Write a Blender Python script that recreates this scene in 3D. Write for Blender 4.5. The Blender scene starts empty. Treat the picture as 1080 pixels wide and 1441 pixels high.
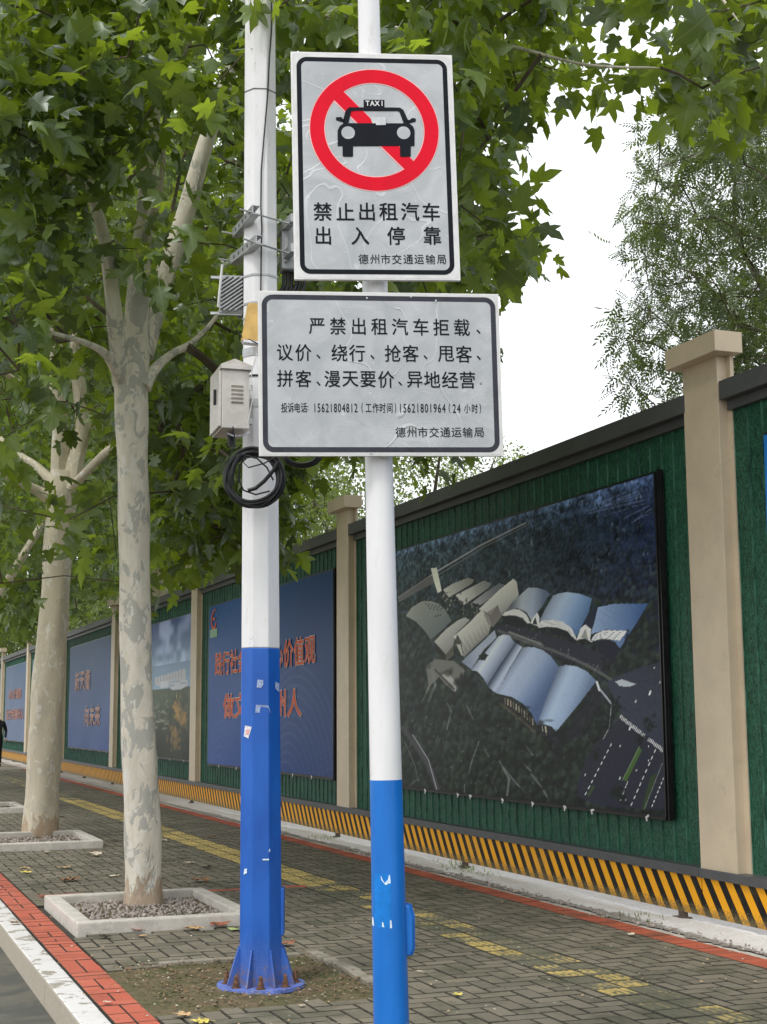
import bpy, bmesh, math, random
import numpy as np
from mathutils import Vector, Matrix

scene = bpy.context.scene
# ------------------------------------------------------------------ camera
CAM = np.array([0.0, 0.0, 1.5])
# rows: world X, Y, Z written in (image right, image down, forward)
R = np.array([[0.93341635, 0.04649848, 0.35576932],
              [-0.35874732, 0.13713083, 0.92330683],
              [-0.00585458, -0.98946098, 0.14468136]])
FOC = 1977.0
cam = bpy.data.cameras.new('camera')
cam_ob = bpy.data.objects.new('camera', cam)
scene.collection.objects.link(cam_ob)
cam.sensor_fit = 'HORIZONTAL'; cam.sensor_width = 36.0
cam.lens = FOC / 1080 * 36.0
cam.clip_start = 0.05; cam.clip_end = 3000
cam_ob.matrix_world = Matrix(((R[0, 0], -R[0, 1], -R[0, 2], CAM[0]),
                              (R[1, 0], -R[1, 1], -R[1, 2], CAM[1]),
                              (R[2, 0], -R[2, 1], -R[2, 2], CAM[2]), (0, 0, 0, 1)))
scene.camera = cam_ob
# ------------------------------------------------------------------ overcast daylight
SUN_EL, SUN_AZ = math.radians(58), math.radians(235)      # azimuth clockwise from +Y
world = bpy.data.worlds.new('World'); scene.world = world; world.use_nodes = True
wn = world.node_tree; wn.nodes.clear()
sky = wn.nodes.new('ShaderNodeTexSky'); sky.sky_type = 'NISHITA'; sky.sun_disc = False
sky.sun_elevation = SUN_EL; sky.sun_rotation = SUN_AZ; sky.air_density = 1.0; sky.dust_density = 4.0
mx = wn.nodes.new('ShaderNodeMix'); mx.data_type = 'RGBA'; mx.inputs[0].default_value = 0.82
mx.inputs[7].default_value = (12.6, 12.9, 13.2, 1)             # even cloud cover
bgn = wn.nodes.new('ShaderNodeBackground'); bgn.inputs[1].default_value = 0.10
wo = wn.nodes.new('ShaderNodeOutputWorld')
wn.links.new(sky.outputs[0], mx.inputs[6]); wn.links.new(mx.outputs[2], bgn.inputs[0]); wn.links.new(bgn.outputs[0], wo.inputs[0])
sun = bpy.data.lights.new('sun', 'SUN'); sun.energy = 1.5; sun.angle = math.radians(14); sun.color = (1, 0.97, 0.92)
sun_ob = bpy.data.objects.new('sun', sun); scene.collection.objects.link(sun_ob)
sd = Vector((math.sin(SUN_AZ) * math.cos(SUN_EL), math.cos(SUN_AZ) * math.cos(SUN_EL), math.sin(SUN_EL)))
sun_ob.rotation_euler = sd.to_track_quat('Z', 'Y').to_euler()
scene.view_settings.view_transform = 'Standard'; scene.view_settings.look = 'None'
scene.view_settings.exposure = 0.40; scene.view_settings.gamma = 1.0
scene.view_settings.use_curve_mapping = False
scene.render.engine = 'CYCLES'
scene.cycles.max_bounces = 7; scene.cycles.diffuse_bounces = 4; scene.cycles.transmission_bounces = 4

rnd = random.Random(11); rng = np.random.default_rng(11)
PI = math.pi

# ------------------------------------------------------------------ surveying helpers (rays from the survey station onto real planes)
def ray(x, y): return R @ np.array([x - 540.0, y - 720.5, FOC])
def on_x(x, y, X):
    d = ray(x, y); return CAM + d * (X - CAM[0]) / d[0]
def on_z(x, y, Z=0.0):
    d = ray(x, y); return CAM + d * (Z - CAM[2]) / d[2]
def at_d(x, y, D): return CAM + ray(x, y) / FOC * D
def on_plane(x, y, P0, n):
    d = ray(x, y); return CAM + d * (np.dot(np.array(P0) - CAM, n) / np.dot(d, n))
def to_px(P):
    c = (np.atleast_2d(P) - CAM) @ R
    return 540 + FOC * c[:, 0] / c[:, 2], 720.5 + FOC * c[:, 1] / c[:, 2], c[:, 2]

# ------------------------------------------------------------------ object helpers
def put(o, parent=None):
    scene.collection.objects.link(o)
    if parent is not None: o.parent = parent
    return o
def tag(o, label=None, cat=None, group=None, kind=None):
    if label: o['label'] = label
    if cat: o['category'] = cat
    if group: o['group'] = group
    if kind: o['kind'] = kind
    return o
def thing(name, label, cat, loc=(0, 0, 0), group=None):
    o = bpy.data.objects.new(name, None); o.location = loc; o.empty_display_size = 0.2
    put(o); return tag(o, label, cat, group)
class MB:
    """collects vertices and faces of one mesh; coordinates are world"""
    def __init__(s): s.v = []; s.f = []; s.m = []
    def add(s, vs, fs, mi=0):
        b = len(s.v); s.v += [tuple(map(float, p)) for p in vs]
        s.f += [tuple(b + i for i in f) for f in fs]; s.m += [mi] * len(fs)
    def box(s, c, size, ax=None, mi=0, bev=0.0):
        c = np.array(c, float); h = np.array(size, float) / 2
        A = np.eye(3) if ax is None else np.array(ax, float)
        if bev <= 0:
            vs = [c + A.T @ (h * np.array(q)) for q in [(-1,-1,-1),(1,-1,-1),(1,1,-1),(-1,1,-1),(-1,-1,1),(1,-1,1),(1,1,1),(-1,1,1)]]
            s.add(vs, [(0,3,2,1),(4,5,6,7),(0,1,5,4),(1,2,6,5),(2,3,7,6),(3,0,4,7)], mi)
        else:
            bm = bmesh.new(); bmesh.ops.create_cube(bm, size=1)
            for v in bm.verts: v.co = Vector([v.co[i] * 2 * h[i] for i in range(3)])
            bmesh.ops.bevel(bm, geom=bm.edges[:], offset=bev, segments=2, affect='EDGES', profile=.6)
            bm.verts.index_update()
            s.add([c + A.T @ np.array(v.co) for v in bm.verts], [tuple(v.index for v in f.verts) for f in bm.faces], mi); bm.free()
    def prism(s, poly, d, mi=0):
        """poly: 3-D points of one face, d: vector to the other"""
        n = len(poly); P = [np.array(p, float) for p in poly]; d = np.array(d, float)
        vs = P + [p + d for p in P]
        s.add(vs, [tuple(range(n)), tuple(range(2 * n - 1, n - 1, -1))] + [(i, i + n, (i + 1) % n + n, (i + 1) % n) for i in range(n)], mi)
    def tube(s, pts, rad, seg=8, mi=0, cap=True, phase=0.0, wob=None):
        pts = [np.array(p, float) for p in pts]; n = len(pts)
        if np.isscalar(rad): rad = [rad] * n
        prev = None; vs = []
        for i, p in enumerate(pts):
            t = pts[min(i + 1, n - 1)] - pts[max(i - 1, 0)]; t = t / (np.linalg.norm(t) + 1e-9)
            if prev is None:
                u = np.cross(t, [0, 0, 1.0]) if abs(t[2]) < .9 else np.cross([0, 1.0, 0], t)
            else: u = prev - t * np.dot(prev, t)
            u = u / (np.linalg.norm(u) + 1e-9); w = np.cross(t, u); prev = u
            for k in range(seg):
                a = 2 * PI * k / seg + phase; r = rad[i] * (1 if wob is None else wob(i, a))
                vs.append(p + r * (math.cos(a) * u + math.sin(a) * w))
        fs = [(i * seg + k, i * seg + (k + 1) % seg, (i + 1) * seg + (k + 1) % seg, (i + 1) * seg + k) for i in range(n - 1) for k in range(seg)]
        if cap: fs += [tuple(range(seg - 1, -1, -1)), tuple(range((n - 1) * seg, n * seg))]
        s.add(vs, fs, mi)
    def mesh(s, name, mats, smooth=False, origin=None):
        me = bpy.data.meshes.new(name)
        v = np.array(s.v) if origin is None else np.array(s.v) - np.array(origin)
        me.from_pydata([tuple(p) for p in v], [], s.f)
        for m in (mats if isinstance(mats, (list, tuple)) else [mats]): me.materials.append(m)
        me.polygons.foreach_set('material_index', s.m)
        if smooth: me.polygons.foreach_set('use_smooth', [True] * len(s.f))
        me.update(); return me
    def build(s, name, mats, parent=None, smooth=False, origin=None, weld=False):
        """origin world; when parented to an unrotated empty the mesh is stored relative to it"""
        base = np.zeros(3) if parent is None else world_loc(parent)
        if origin is None: origin = base
        o = bpy.data.objects.new(name, s.mesh(name, mats, smooth, origin))
        put(o, parent); o.location = Vector(np.array(origin) - base)
        if smooth:
            bm = bmesh.new(); bm.from_mesh(o.data)
            for e in bm.edges:
                if len(e.link_faces) == 2 and e.calc_face_angle(0) > math.radians(38): e.smooth = False
            bm.to_mesh(o.data); bm.free()
        return o
def world_loc(o):
    p = np.array(o.location, float)
    while o.parent is not None: o = o.parent; p = p + np.array(o.location)
    return p

# ------------------------------------------------------------------ materials
def lin(c): return tuple(((x / 255) / 12.92 if x / 255 <= .04045 else ((x / 255 + .055) / 1.055) ** 2.4) for x in c)
class NT:
    def __init__(s, name):
        s.mat = bpy.data.materials.new(name); s.mat.use_nodes = True; s.t = s.mat.node_tree
        s.b = s.t.nodes['Principled BSDF']; s.out = s.t.nodes['Material Output']
    def n(s, typ, **kw):
        nd = s.t.nodes.new('ShaderNode' + typ)
        for k, v in kw.items():
            if k.startswith('i') and k[1:].isdigit(): s.inp(nd, int(k[1:]), v)
            elif k.startswith('I_'): s.inp(nd, k[2:].replace('_', ' '), v)
            else: setattr(nd, k, v)
        return nd
    def inp(s, nd, key, v):
        if isinstance(v, bpy.types.NodeSocket): s.t.links.new(v, nd.inputs[key])
        else:
            if isinstance(v, tuple) and len(v) == 3 and nd.inputs[key].type == 'RGBA': v = v + (1,)
            nd.inputs[key].default_value = v
    def pos(s): return s.n('NewGeometry').outputs['Position']
    def scaled(s, vec, sc): return s.n('VectorMath', operation='MULTIPLY', i0=vec, i1=sc).outputs[0]
    def noise(s, vec, scale, detail=3, rough=.5, dist=0): return s.n('TexNoise', I_Vector=vec, I_Scale=scale, I_Detail=detail, I_Roughness=rough, I_Distortion=dist).outputs[0]
    def ramp(s, fac, a, b):
        return s.n('MapRange', i0=fac, i1=a, i2=b, i3=0.0, i4=1.0, interpolation_type='SMOOTHSTEP').outputs[0]
    def mix(s, fac, a, b):
        m = s.n('Mix', data_type='RGBA'); s.inp(m, 0, fac); s.inp(m, 6, a); s.inp(m, 7, b); return m.outputs[2]
    def math(s, op, a, b=0.0, c=0.0): return s.n('Math', operation=op, i0=a, i1=b, i2=c).outputs[0]
    def sep(s, v): return s.n('SeparateXYZ', i0=v).outputs
    def bump(s, h, strength=.3, dist=.01): s.inp(s.b, 'Normal', s.n('Bump', I_Height=h, I_Strength=strength, I_Distance=dist).outputs[0])
    def set(s, col=None, rough=None, metal=None, spec=None):
        if col is not None: s.inp(s.b, 'Base Color', col)
        if rough is not None: s.inp(s.b, 'Roughness', rough)
        if metal is not None: s.inp(s.b, 'Metallic', metal)
        if spec is not None: s.inp(s.b, 'Specular IOR Level', spec)
        return s.mat
def simple(name, col, rough=.5, metal=0, var=.15, vs=6, bump=0, bs=60, dirt=None, dirt_amt=.5, spec=.3):
    t = NT(name); p = t.pos(); n1 = t.noise(p, vs, 4, .6)
    c = t.mix(t.ramp(n1, .3, .7), tuple(x * (1 - var) for x in col), tuple(min(1, x * (1 + var)) for x in col))
    if dirt is not None: c = t.mix(t.math('MULTIPLY', t.ramp(t.noise(p, vs * 2.3, 6, .7, 1.0), .52, .75), dirt_amt), c, dirt)
    r = t.math('ADD', rough - .06, t.math('MULTIPLY', n1, .12))
    if bump: t.bump(t.noise(p, bs, 3), bump, .004)
    return t.set(c, r, metal, spec)

def m_paver(name, cols, moss=.5, wear=None):
    """cols: three alternative brick colours; every brick draws its own"""
    t = NT(name); p = t.pos()
    rv = t.math('FRACT', t.math('ADD', t.n('ObjectInfo').outputs['Random'], t.n('Attribute', attribute_name='rv').outputs['Fac']))
    c = t.mix(t.ramp(rv, .0, .5), cols[0], cols[1]); c = t.mix(t.ramp(rv, .6, 1), c, cols[2])
    grain = t.noise(p, 240, 3, .7); big = t.noise(p, 2.6, 5, .6); mid = t.noise(p, 16, 5, .7)
    c = t.mix(t.math('MULTIPLY', t.ramp(grain, .35, .7), .35), c, tuple(x * 1.7 for x in cols[1]))
    if wear:
        wn_ = t.math('ADD', t.math('MULTIPLY', big, 1.0), t.math('MULTIPLY', mid, .7))
        hz = t.sep(t.pos())[2]
        wn_ = t.math('SUBTRACT', wn_, t.math('MULTIPLY', t.ramp(hz, .0055, .0085), .13))
        wn_ = t.math('ADD', wn_, wear_map(t, p))
        c = t.mix(t.ramp(wn_, .78, 1.0), c, wear)
    c = t.mix(t.math('MULTIPLY', t.ramp(big, .46, .7), moss), c, (.052, .062, .030))
    c = t.mix(t.math('MULTIPLY', t.ramp(mid, .52, .75), .5), c, (.060, .050, .040))
    t.bump(t.math('ADD', grain, t.math('MULTIPLY', mid, 2)), .35, .002)
    return t.set(c, t.math('ADD', .62, t.math('MULTIPLY', big, .25)), spec=.35)
def wear_map(t, p):
    y = t.sep(p)[1]      # the yellow strip kept its paint between 13 and 18 m and further off round 22 to 27 m
    a = t.math('MULTIPLY', t.ramp(y, 12.9, 12.0), .30); b = t.math('MULTIPLY', t.ramp(y, 19.6, 20.3), .20)
    c = t.math('MULTIPLY', t.ramp(y, 21.6, 22.2), -.20); d = t.math('MULTIPLY', t.ramp(y, 25.5, 28), .34)
    rv = t.math('FRACT', t.math('ADD', t.n('ObjectInfo').outputs['Random'], t.n('Attribute', attribute_name='rv').outputs['Fac']))
    e = t.math('MULTIPLY', t.math('SUBTRACT', rv, .5), .30)
    return t.math('ADD', t.math('ADD', t.math('ADD', a, e), t.math('ADD', b, t.math('ADD', c, d))), -.13)

M = {}
M['paver'] = m_paver('grey paver', [(.138, .122, .090), (.180, .158, .118), (.104, .096, .070)], .68)
M['red'] = m_paver('red paver', [(.40, .088, .052), (.45, .115, .070), (.34, .078, .048)], .22)
M['red_dull'] = m_paver('dull red paver', [(.36, .085, .05), (.42, .10, .055), (.28, .08, .05)], .45)
M['yellow'] = m_paver('yellow tactile paver', [(.36, .27, .085), (.42, .32, .11), (.30, .23, .08)], .45, wear=(.125, .118, .082))
M['joint'] = simple('joint sand', (.045, .042, .032), .9, var=.4, vs=30)
M['asphalt'] = (lambda t: (t.bump(t.noise(t.pos(), 160, 3), .6, .004), t.set(t.mix(t.ramp(t.noise(t.pos(), 2.2, 6, .7, .6), .42, .62), (.062, .064, .055), (.105, .098, .078)), .85))[1])(NT('asphalt'))
M['ground'] = simple('bare ground', (.16, .14, .10), .95, var=.3, vs=.6, bump=.4)
def m_dirt():
    t = NT('dirt'); p = t.pos(); a = t.noise(p, 5, 6, .7); b = t.noise(p, 60, 4, .7)
    c = t.mix(t.ramp(a, .35, .62), (.155, .118, .072), (.085, .088, .038)); c = t.mix(t.math('MULTIPLY', t.ramp(b, .5, .7), .6), c, (.24, .19, .13))
    t.bump(t.math('ADD', t.math('MULTIPLY', a, 2), b), .8, .012); return t.set(c, .95, spec=.2)
M['dirt'] = m_dirt()
def m_kerb(name='painted kerb stone', topw=.62):
    t = NT(name); p = t.pos(); a = t.noise(p, 5.5, 6, .65, .5); b = t.noise(p, 50, 4, .7)
    nz = t.sep(t.n('NewGeometry').outputs['Normal'])[2]
    paint = (topw, topw * .975, topw * .95); stone = (.30, .27, .22)
    chip = t.ramp(t.math('ADD', a, t.math('MULTIPLY', b, .06)), .585, .60)
    c = t.mix(chip, paint, stone)
    side = t.mix(t.ramp(b, .3, .8), (.42, .375, .30), (.32, .285, .225))
    c = t.mix(t.math('MULTIPLY', t.ramp(t.noise(p, 3, 5, .7), .5, .75), .45), c, (.36, .35, .29))
    c = t.mix(t.ramp(nz, .5, .75), side, c)
    t.bump(t.math('SUBTRACT', b, t.math('MULTIPLY', chip, 2)), .5, .003); return t.set(c, .75)
M['kerb'] = m_kerb()
def m_concrete(name, c0, c1, streak=(.16, .14, .12)):
    t = NT(name); p = t.pos(); a = t.noise(p, 9, 6, .7); b = t.noise(p, 90, 3, .7)
    c = t.mix(t.ramp(a, .35, .65), c0, c1); c = t.mix(t.math('MULTIPLY', t.ramp(t.noise(p, 23, 5, .8), .55, .7), .6), c, streak)
    t.bump(t.math('ADD', a, b), .6, .004); return t.set(c, .85)
M['planter'] = m_concrete('planter concrete', (.48, .45, .40), (.60, .56, .50))
def m_white():
    t = NT('spilt white screed'); p = t.pos(); a = t.noise(p, 7, 7, .75, .6); b = t.noise(p, 45, 5, .8); x = t.sep(p)[0]
    c = t.mix(t.ramp(b, .3, .7), (.86, .85, .84), (.70, .68, .66))
    e = t.math('ADD', t.ramp(x, 5.68, 5.50), t.math('MULTIPLY', a, .9))
    c = t.mix(t.math('MULTIPLY', t.ramp(t.math('ADD', e, t.math('MULTIPLY', b, .5)), 1.25, 1.5), .8), c, (.17, .14, .11))
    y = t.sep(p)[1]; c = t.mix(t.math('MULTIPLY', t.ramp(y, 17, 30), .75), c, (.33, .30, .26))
    t.bump(t.math('ADD', t.math('MULTIPLY', a, 3), b), .9, .012); return t.set(c, .8)
M['white_ground'] = m_white()
def m_bark():
    t = NT('plane bark'); p = t.scaled(t.pos(), (1, 1, .62)); n1 = t.noise(p, 6.2, 4, .55, 1.0); n2 = t.noise(t.scaled(p, (1.3, 1.3, 1.1)), 9, 4, .55, 1.1); n3 = t.noise(t.scaled(p, (1, 1, .35)), 26, 5, .7)
    z = t.sep(t.pos())[2]
    y_ = t.sep(t.pos())[1]
    base = t.mix(t.ramp(n3, .3, .7), (.79, .735, .62), (.67, .62, .51))
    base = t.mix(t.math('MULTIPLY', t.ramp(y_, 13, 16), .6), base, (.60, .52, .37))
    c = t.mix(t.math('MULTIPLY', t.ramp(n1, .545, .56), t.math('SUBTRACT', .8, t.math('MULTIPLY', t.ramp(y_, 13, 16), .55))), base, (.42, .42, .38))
    c = t.mix(t.math('MULTIPLY', t.ramp(n2, .59, .605), .85), c, (.78, .75, .67))
    br = t.ramp(t.math('ADD', t.noise(t.scaled(p, (1, 1, .5)), 11, 5, .7, .6), t.math('MULTIPLY', t.ramp(z, .50, .0), .30)), .66, .72)
    c = t.mix(t.math('MULTIPLY', br, .75), c, (.44, .30, .19))
    cr = t.ramp(t.noise(t.scaled(p, (1, 1, .25)), 42, 5, .75, .8), .66, .73)
    c = t.mix(t.math('MULTIPLY', cr, .55), c, (.12, .085, .06))
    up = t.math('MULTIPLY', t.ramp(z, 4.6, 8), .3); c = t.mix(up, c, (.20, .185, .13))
    t.bump(t.math('ADD', t.math('MULTIPLY', t.ramp(n1, .52, .545), -1.2), t.math('ADD', t.math('MULTIPLY', n3, 1.2), t.math('MULTIPLY', br, -1.5))), .6, .006)
    return t.set(c, .8, spec=.25)
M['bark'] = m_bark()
M['twig'] = simple('dark twig bark', (.10, .080, .055), .85, var=.3, vs=5)
def m_leaf(name, dark, light, trans, amt=.5, gloss=.45, vein=True):
    t = NT(name); a = t.n('Attribute', attribute_name='lv'); s = t.sep(a.outputs['Vector'])
    rv = t.math('FRACT', t.math('ADD', s[2], t.n('ObjectInfo').outputs['Random']))
    pn = t.noise(t.pos(), 1.3, 3, .6)
    k = t.math('ADD', t.math('MULTIPLY', rv, .7), t.math('MULTIPLY', t.ramp(pn, .3, .7), .3))
    c = t.mix(k, dark, light); tr = t.mix(k, tuple(x * .22 for x in trans), tuple(x * 1.15 for x in trans))
    if vein:
        v = t.ramp(s[0], .028, .0); c = t.mix(t.math('MULTIPLY', v, .5), c, (.26, .31, .14))
    back = t.n('NewGeometry').outputs['Backfacing']
    c = t.mix(t.math('MULTIPLY', back, .25), c, (.14, .19, .09))
    d = t.n('BsdfDiffuse', I_Color=c); tb = t.n('BsdfTranslucent', I_Color=tr); m = t.n('MixShader', i0=amt); t.inp(m, 1, d.outputs[0]); t.inp(m, 2, tb.outputs[0])
    g = t.n('BsdfGlossy', I_Color=(.8, .85, .85), I_Roughness=gloss); gm = t.n('NewGeometry')
    dt = t.math('ABSOLUTE', t.n('VectorMath', operation='DOT_PRODUCT', i0=gm.outputs['Normal'], i1=gm.outputs['Incoming']).outputs['Value'])
    fz = t.math('ADD', .05, t.math('MULTIPLY', t.math('POWER', t.math('SUBTRACT', 1.0, dt), 4.0), .35))
    m2 = t.n('MixShader'); t.inp(m2, 0, fz); t.inp(m2, 1, m.outputs[0]); t.inp(m2, 2, g.outputs[0])
    t.t.links.new(m2.outputs[0], t.out.inputs[0]); t.t.nodes.remove(t.b); return t.mat
M['leaf'] = m_leaf('plane leaf', (.028, .056, .018), (.115, .175, .032), (.46, .62, .035), amt=.48, gloss=.36)
M['leaf_b'] = m_leaf('far plane leaf', (.045, .082, .024), (.13, .195, .038), (.40, .56, .05), vein=False)
M['leaf_bush'] = m_leaf('bushy leaf', (.060, .105, .030), (.17, .225, .055), (.46, .60, .08), vein=False)
M['leaf_locust'] = m_leaf('locust leaflet', (.038, .055, .022), (.095, .135, .040), (.28, .38, .06), amt=.4, vein=False)
M['fallen'] = None
def m_pole_white():
    t = NT('white enamel'); p = t.pos(); n = t.noise(t.scaled(p, (1, 1, .25)), 9, 5, .6); b = t.noise(p, 70, 3)
    c = t.mix(t.ramp(n, .3, .75), (.74, .74, .745), (.66, .66, .66)); c = t.mix(t.math('MULTIPLY', t.ramp(t.noise(t.scaled(p, (1, 1, .3)), 20, 6, .8), .56, .70), .42), c, (.45, .42, .36))
    return t.set(c, .35)
M['white'] = m_pole_white()
def m_blue(name, c0, c1, low):
    t = NT(name); p = t.pos(); n = t.noise(t.scaled(p, (1, 1, .35)), 8, 5, .65); b = t.noise(p, 120, 4, .8); z = t.sep(p)[2]
    c = t.mix(t.ramp(n, .3, .7), c0, c1)
    g = t.math('ADD', t.math('MULTIPLY', t.ramp(z, .75, .0), .42), t.math('MULTIPLY', b, .5))
    c = t.mix(t.math('MULTIPLY', t.ramp(g, .50, .78), low), c, (.13, .19, .42))
    c = t.mix(t.math('MULTIPLY', t.ramp(t.math('ADD', t.math('MULTIPLY', t.ramp(z, .30, .0), .3), t.noise(p, 35, 5, .8)), .72, .84), low), c, (.22, .15, .10))
    c = t.mix(t.ramp(t.noise(p, 17, 4, .5), .755, .765), c, (.6, .65, .75))
    return t.set(c, t.math('ADD', .28, t.math('MULTIPLY', n, .2)), spec=.5)
M['blue_royal'] = m_blue('royal blue enamel', (.007, .082, .38), (.010, .11, .47), .7)
M['blue_azure'] = m_blue('azure enamel', (.003, .135, .50), (.006, .165, .58), .25)
M['galv'] = simple('galvanised steel', (.42, .43, .43), .42, .75, .2, 14, dirt=(.25, .22, .18), dirt_amt=.35)
M['flange'] = simple('worn flange enamel', (.10, .15, .42), .5, 0, .3, 12, dirt=(.48, .50, .58), dirt_amt=.8)
M['rust'] = simple('rusty bolt', (.15, .080, .048), .85, .2, .5, 60, .5, 120)
M['steel_cab'] = simple('brushed cabinet steel', (.52, .49, .45), .36, .55, .12, 8, dirt=(.3, .24, .18), dirt_amt=.35)
M['dark_plastic'] = simple('black cable sheath', (.016, .017, .018), .42, 0, .3, 20)
M['grey_box'] = simple('grey cast radio', (.33, .34, .34), .5, .3, .15, 9)
M['amber'] = simple('amber cabinet paint', (.62, .40, .13), .5, 0, .15, 12)
M['tan'] = simple('tan sheet metal', (.57, .475, .345), .42, 0, .06, 3, dirt=(.36, .30, .22), dirt_amt=.35)
M['rail'] = simple('dark grey rail', (.078, .081, .084), .42, 0, .10, 4, dirt=(.14, .135, .12), dirt_amt=.4)
M['rail_dark'] = simple('shadowed channel', (.055, .055, .058), .5, 0, .1, 4)
M['black'] = simple('black frame', (.012, .012, .013), .3, 0, .2, 10)
M['paper'] = simple('white sticker paper', (.68, .69, .72), .6, 0, .25, 90)
M['paper_blue'] = simple('worn sticker paper', (.30, .38, .58), .6, 0, .45, 160)
M['tie'] = simple('white tie wrap', (.62, .62, .60), .6)
M['bluepaint_chip'] = simple('chipped primer', (.62, .74, .82), .6, 0, .2, 90)
def m_grass_print():
    t = NT('green grass-print sheet'); p = t.pos(); q = t.scaled(p, (1, 38, 11)); a = t.noise(q, 1.0, 4, .6, 1.6); b = t.noise(t.scaled(p, (1, 55, 15)), 1.0, 3, .6, 2.0); L = t.noise(p, 2.0, 3, .6)
    blade = t.ramp(t.math('ABSOLUTE', t.math('SUBTRACT', a, .5)), .035, .0); blade2 = t.ramp(t.math('ABSOLUTE', t.math('SUBTRACT', b, .52)), .02, .0)
    c = t.mix(t.ramp(a, .3, .7), (.003, .023, .014), (.008, .050, .030))
    c = t.mix(t.math('MULTIPLY', blade, .9), c, (.040, .19, .11)); c = t.mix(t.math('MULTIPLY', blade2, t.math('MULTIPLY', L, 1.2)), c, (.13, .34, .22))
    t.bump(a, .15, .002); return t.set(c, .45, spec=.18)
M['grass_print'] = m_grass_print()
M['rib_edge'] = simple('worn pale rib edge', (.035, .11, .075), .45, 0, .6, 6)
def m_hazard():
    t = NT('hazard stripes'); p = t.pos(); s = t.sep(p)
    u = t.math('DIVIDE', t.math('SUBTRACT', s[1], t.math('MULTIPLY', s[2], .72)), .178); fr = t.math('FRACT', t.math('ADD', u, 100.0))
    k = t.math('GREATER_THAN', fr, .48)
    c = t.mix(k, (.010, .009, .008), (.78, .36, .012))
    c = t.mix(t.math('MULTIPLY', t.ramp(t.noise(p, 1.7, 5, .7), .5, .75), .35), c, (.30, .21, .09))
    d = t.noise(p, 55, 5, .8); z = t.ramp(s[2], .22, .07)
    c = t.mix(t.math('MULTIPLY', t.ramp(t.math('ADD', t.math('MULTIPLY', z, .28), d), .62, .78), .75), c, (.16, .125, .06))
    return t.set(c, .5, spec=.15)
M['hazard'] = m_hazard()
def m_vc(name, rough=.3, gain=1.0, spec=.5, bump=0.0):
    t = NT(name); a = t.n('Attribute', attribute_name='ink'); c = a.outputs['Color']
    if gain != 1.0: c = t.n('VectorMath', operation='SCALE', i0=c, I_Scale=gain).outputs[0]
    if bump: t.bump(t.noise(t.pos(), 1.6, 3), bump, .02)
    return t.set(c, rough, spec=spec)
M['print'] = m_vc('printed vinyl', .4, 1.0, .12, .15)
def m_sheet():
    t = NT('reflective grey sheeting'); p = t.pos(); a = t.noise(p, 5, 5, .6, 1.0); b = t.noise(p, 22, 4, .6, .6)
    line = t.ramp(t.math('ABSOLUTE', t.math('SUBTRACT', t.noise(p, 2.6, 2, .4, .8), .5)), .008, .0)
    c = t.mix(t.ramp(a, .3, .75), (.34, .355, .36), (.44, .45, .455)); c = t.mix(t.math('MULTIPLY', line, .22), c, (.8, .8, .8))
    c = t.mix(t.math('MULTIPLY', t.ramp(b, .62, .8), .45), c, (.75, .75, .76))
    t.bump(t.math('ADD', a, t.math('MULTIPLY', line, .5)), .2, .02)
    return t.set(c, .27, .45, .3)
M['sheet'] = m_sheet()
M['alu'] = simple('white aluminium edge', (.66, .655, .64), .45, .15, .08, 18, dirt=(.4, .38, .34), dirt_amt=.35)
M['ink_black'] = simple('black film', (.006, .008, .013), .5, 0, .15, 20, spec=.12)
M['ink_grey'] = simple('slate border film', (.042, .043, .055), .5, 0, .15, 20, spec=.15)
M['ink_red'] = simple('red film', (.66, .004, .022), .5, 0, .06, 9, spec=.12)
M['ink_pink'] = simple('pale red film edge', (.80, .42, .42), .4)
M['ink_white'] = simple('white film', (.74, .74, .74), .4)
M['banner_red'] = simple('orange red lettering', (.62, .115, .045), .5, 0, .15, 3, spec=.1)
M['banner_edge'] = simple('pale lettering outline', (.58, .56, .58), .5, spec=.1)
M['banner_faint'] = simple('faded pink lettering', (.42, .20, .15), .5)
M['gravel'] = simple('gravel stones', (.36, .31, .28), .85, 0, .45, 25, .3, 200)
M['cloth'] = simple('black clothing', (.012, .012, .014), .85, 0, .2, 9, .3, 90)
M['skin'] = simple('skin', (.42, .25, .17), .55)
M['shoe'] = simple('shoe', (.02, .02, .02), .5)
# ------------------------------------------------------------------ ground, road, paving
def flat(name, pts, z, mat, parent=None, kind='structure'):
    b = MB(); b.add([(x, y, z) for x, y in pts], [tuple(range(len(pts)))]); o = b.build(name, mat, parent)
    if kind and parent is None: o['kind'] = kind
    return o
flat('ground', [(-700, -500), (900, -500), (900, 1800), (-700, 1800)], -.17, M['ground'])
flat('road', [(-9, -60), (1.19, -60), (1.19, 400), (-9, 400)], -.15, M['asphalt'])
b = MB(); b.box((3.45, 172, -.088), (4.48, 464, .14)); pav = b.build('pavement', M['joint']); pav['kind'] = 'structure'
b = MB(); b.box((206.5, 172, -.075), (400, 464, .15)); lot = b.build('site_ground', M['ground']); lot['kind'] = 'structure'
# white screed under the hoarding: an uneven sheet
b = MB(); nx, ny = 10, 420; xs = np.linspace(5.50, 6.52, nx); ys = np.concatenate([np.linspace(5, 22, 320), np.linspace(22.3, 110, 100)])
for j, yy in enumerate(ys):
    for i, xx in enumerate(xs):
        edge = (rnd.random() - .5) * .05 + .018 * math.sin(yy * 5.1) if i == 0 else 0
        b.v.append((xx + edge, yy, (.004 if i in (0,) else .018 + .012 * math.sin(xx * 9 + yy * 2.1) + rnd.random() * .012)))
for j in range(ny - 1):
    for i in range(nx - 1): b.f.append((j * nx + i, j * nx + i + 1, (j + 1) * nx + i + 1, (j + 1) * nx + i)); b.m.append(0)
ws = b.build('white_screed_strip', M['white_ground'], smooth=True); ws['kind'] = 'structure'

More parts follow.
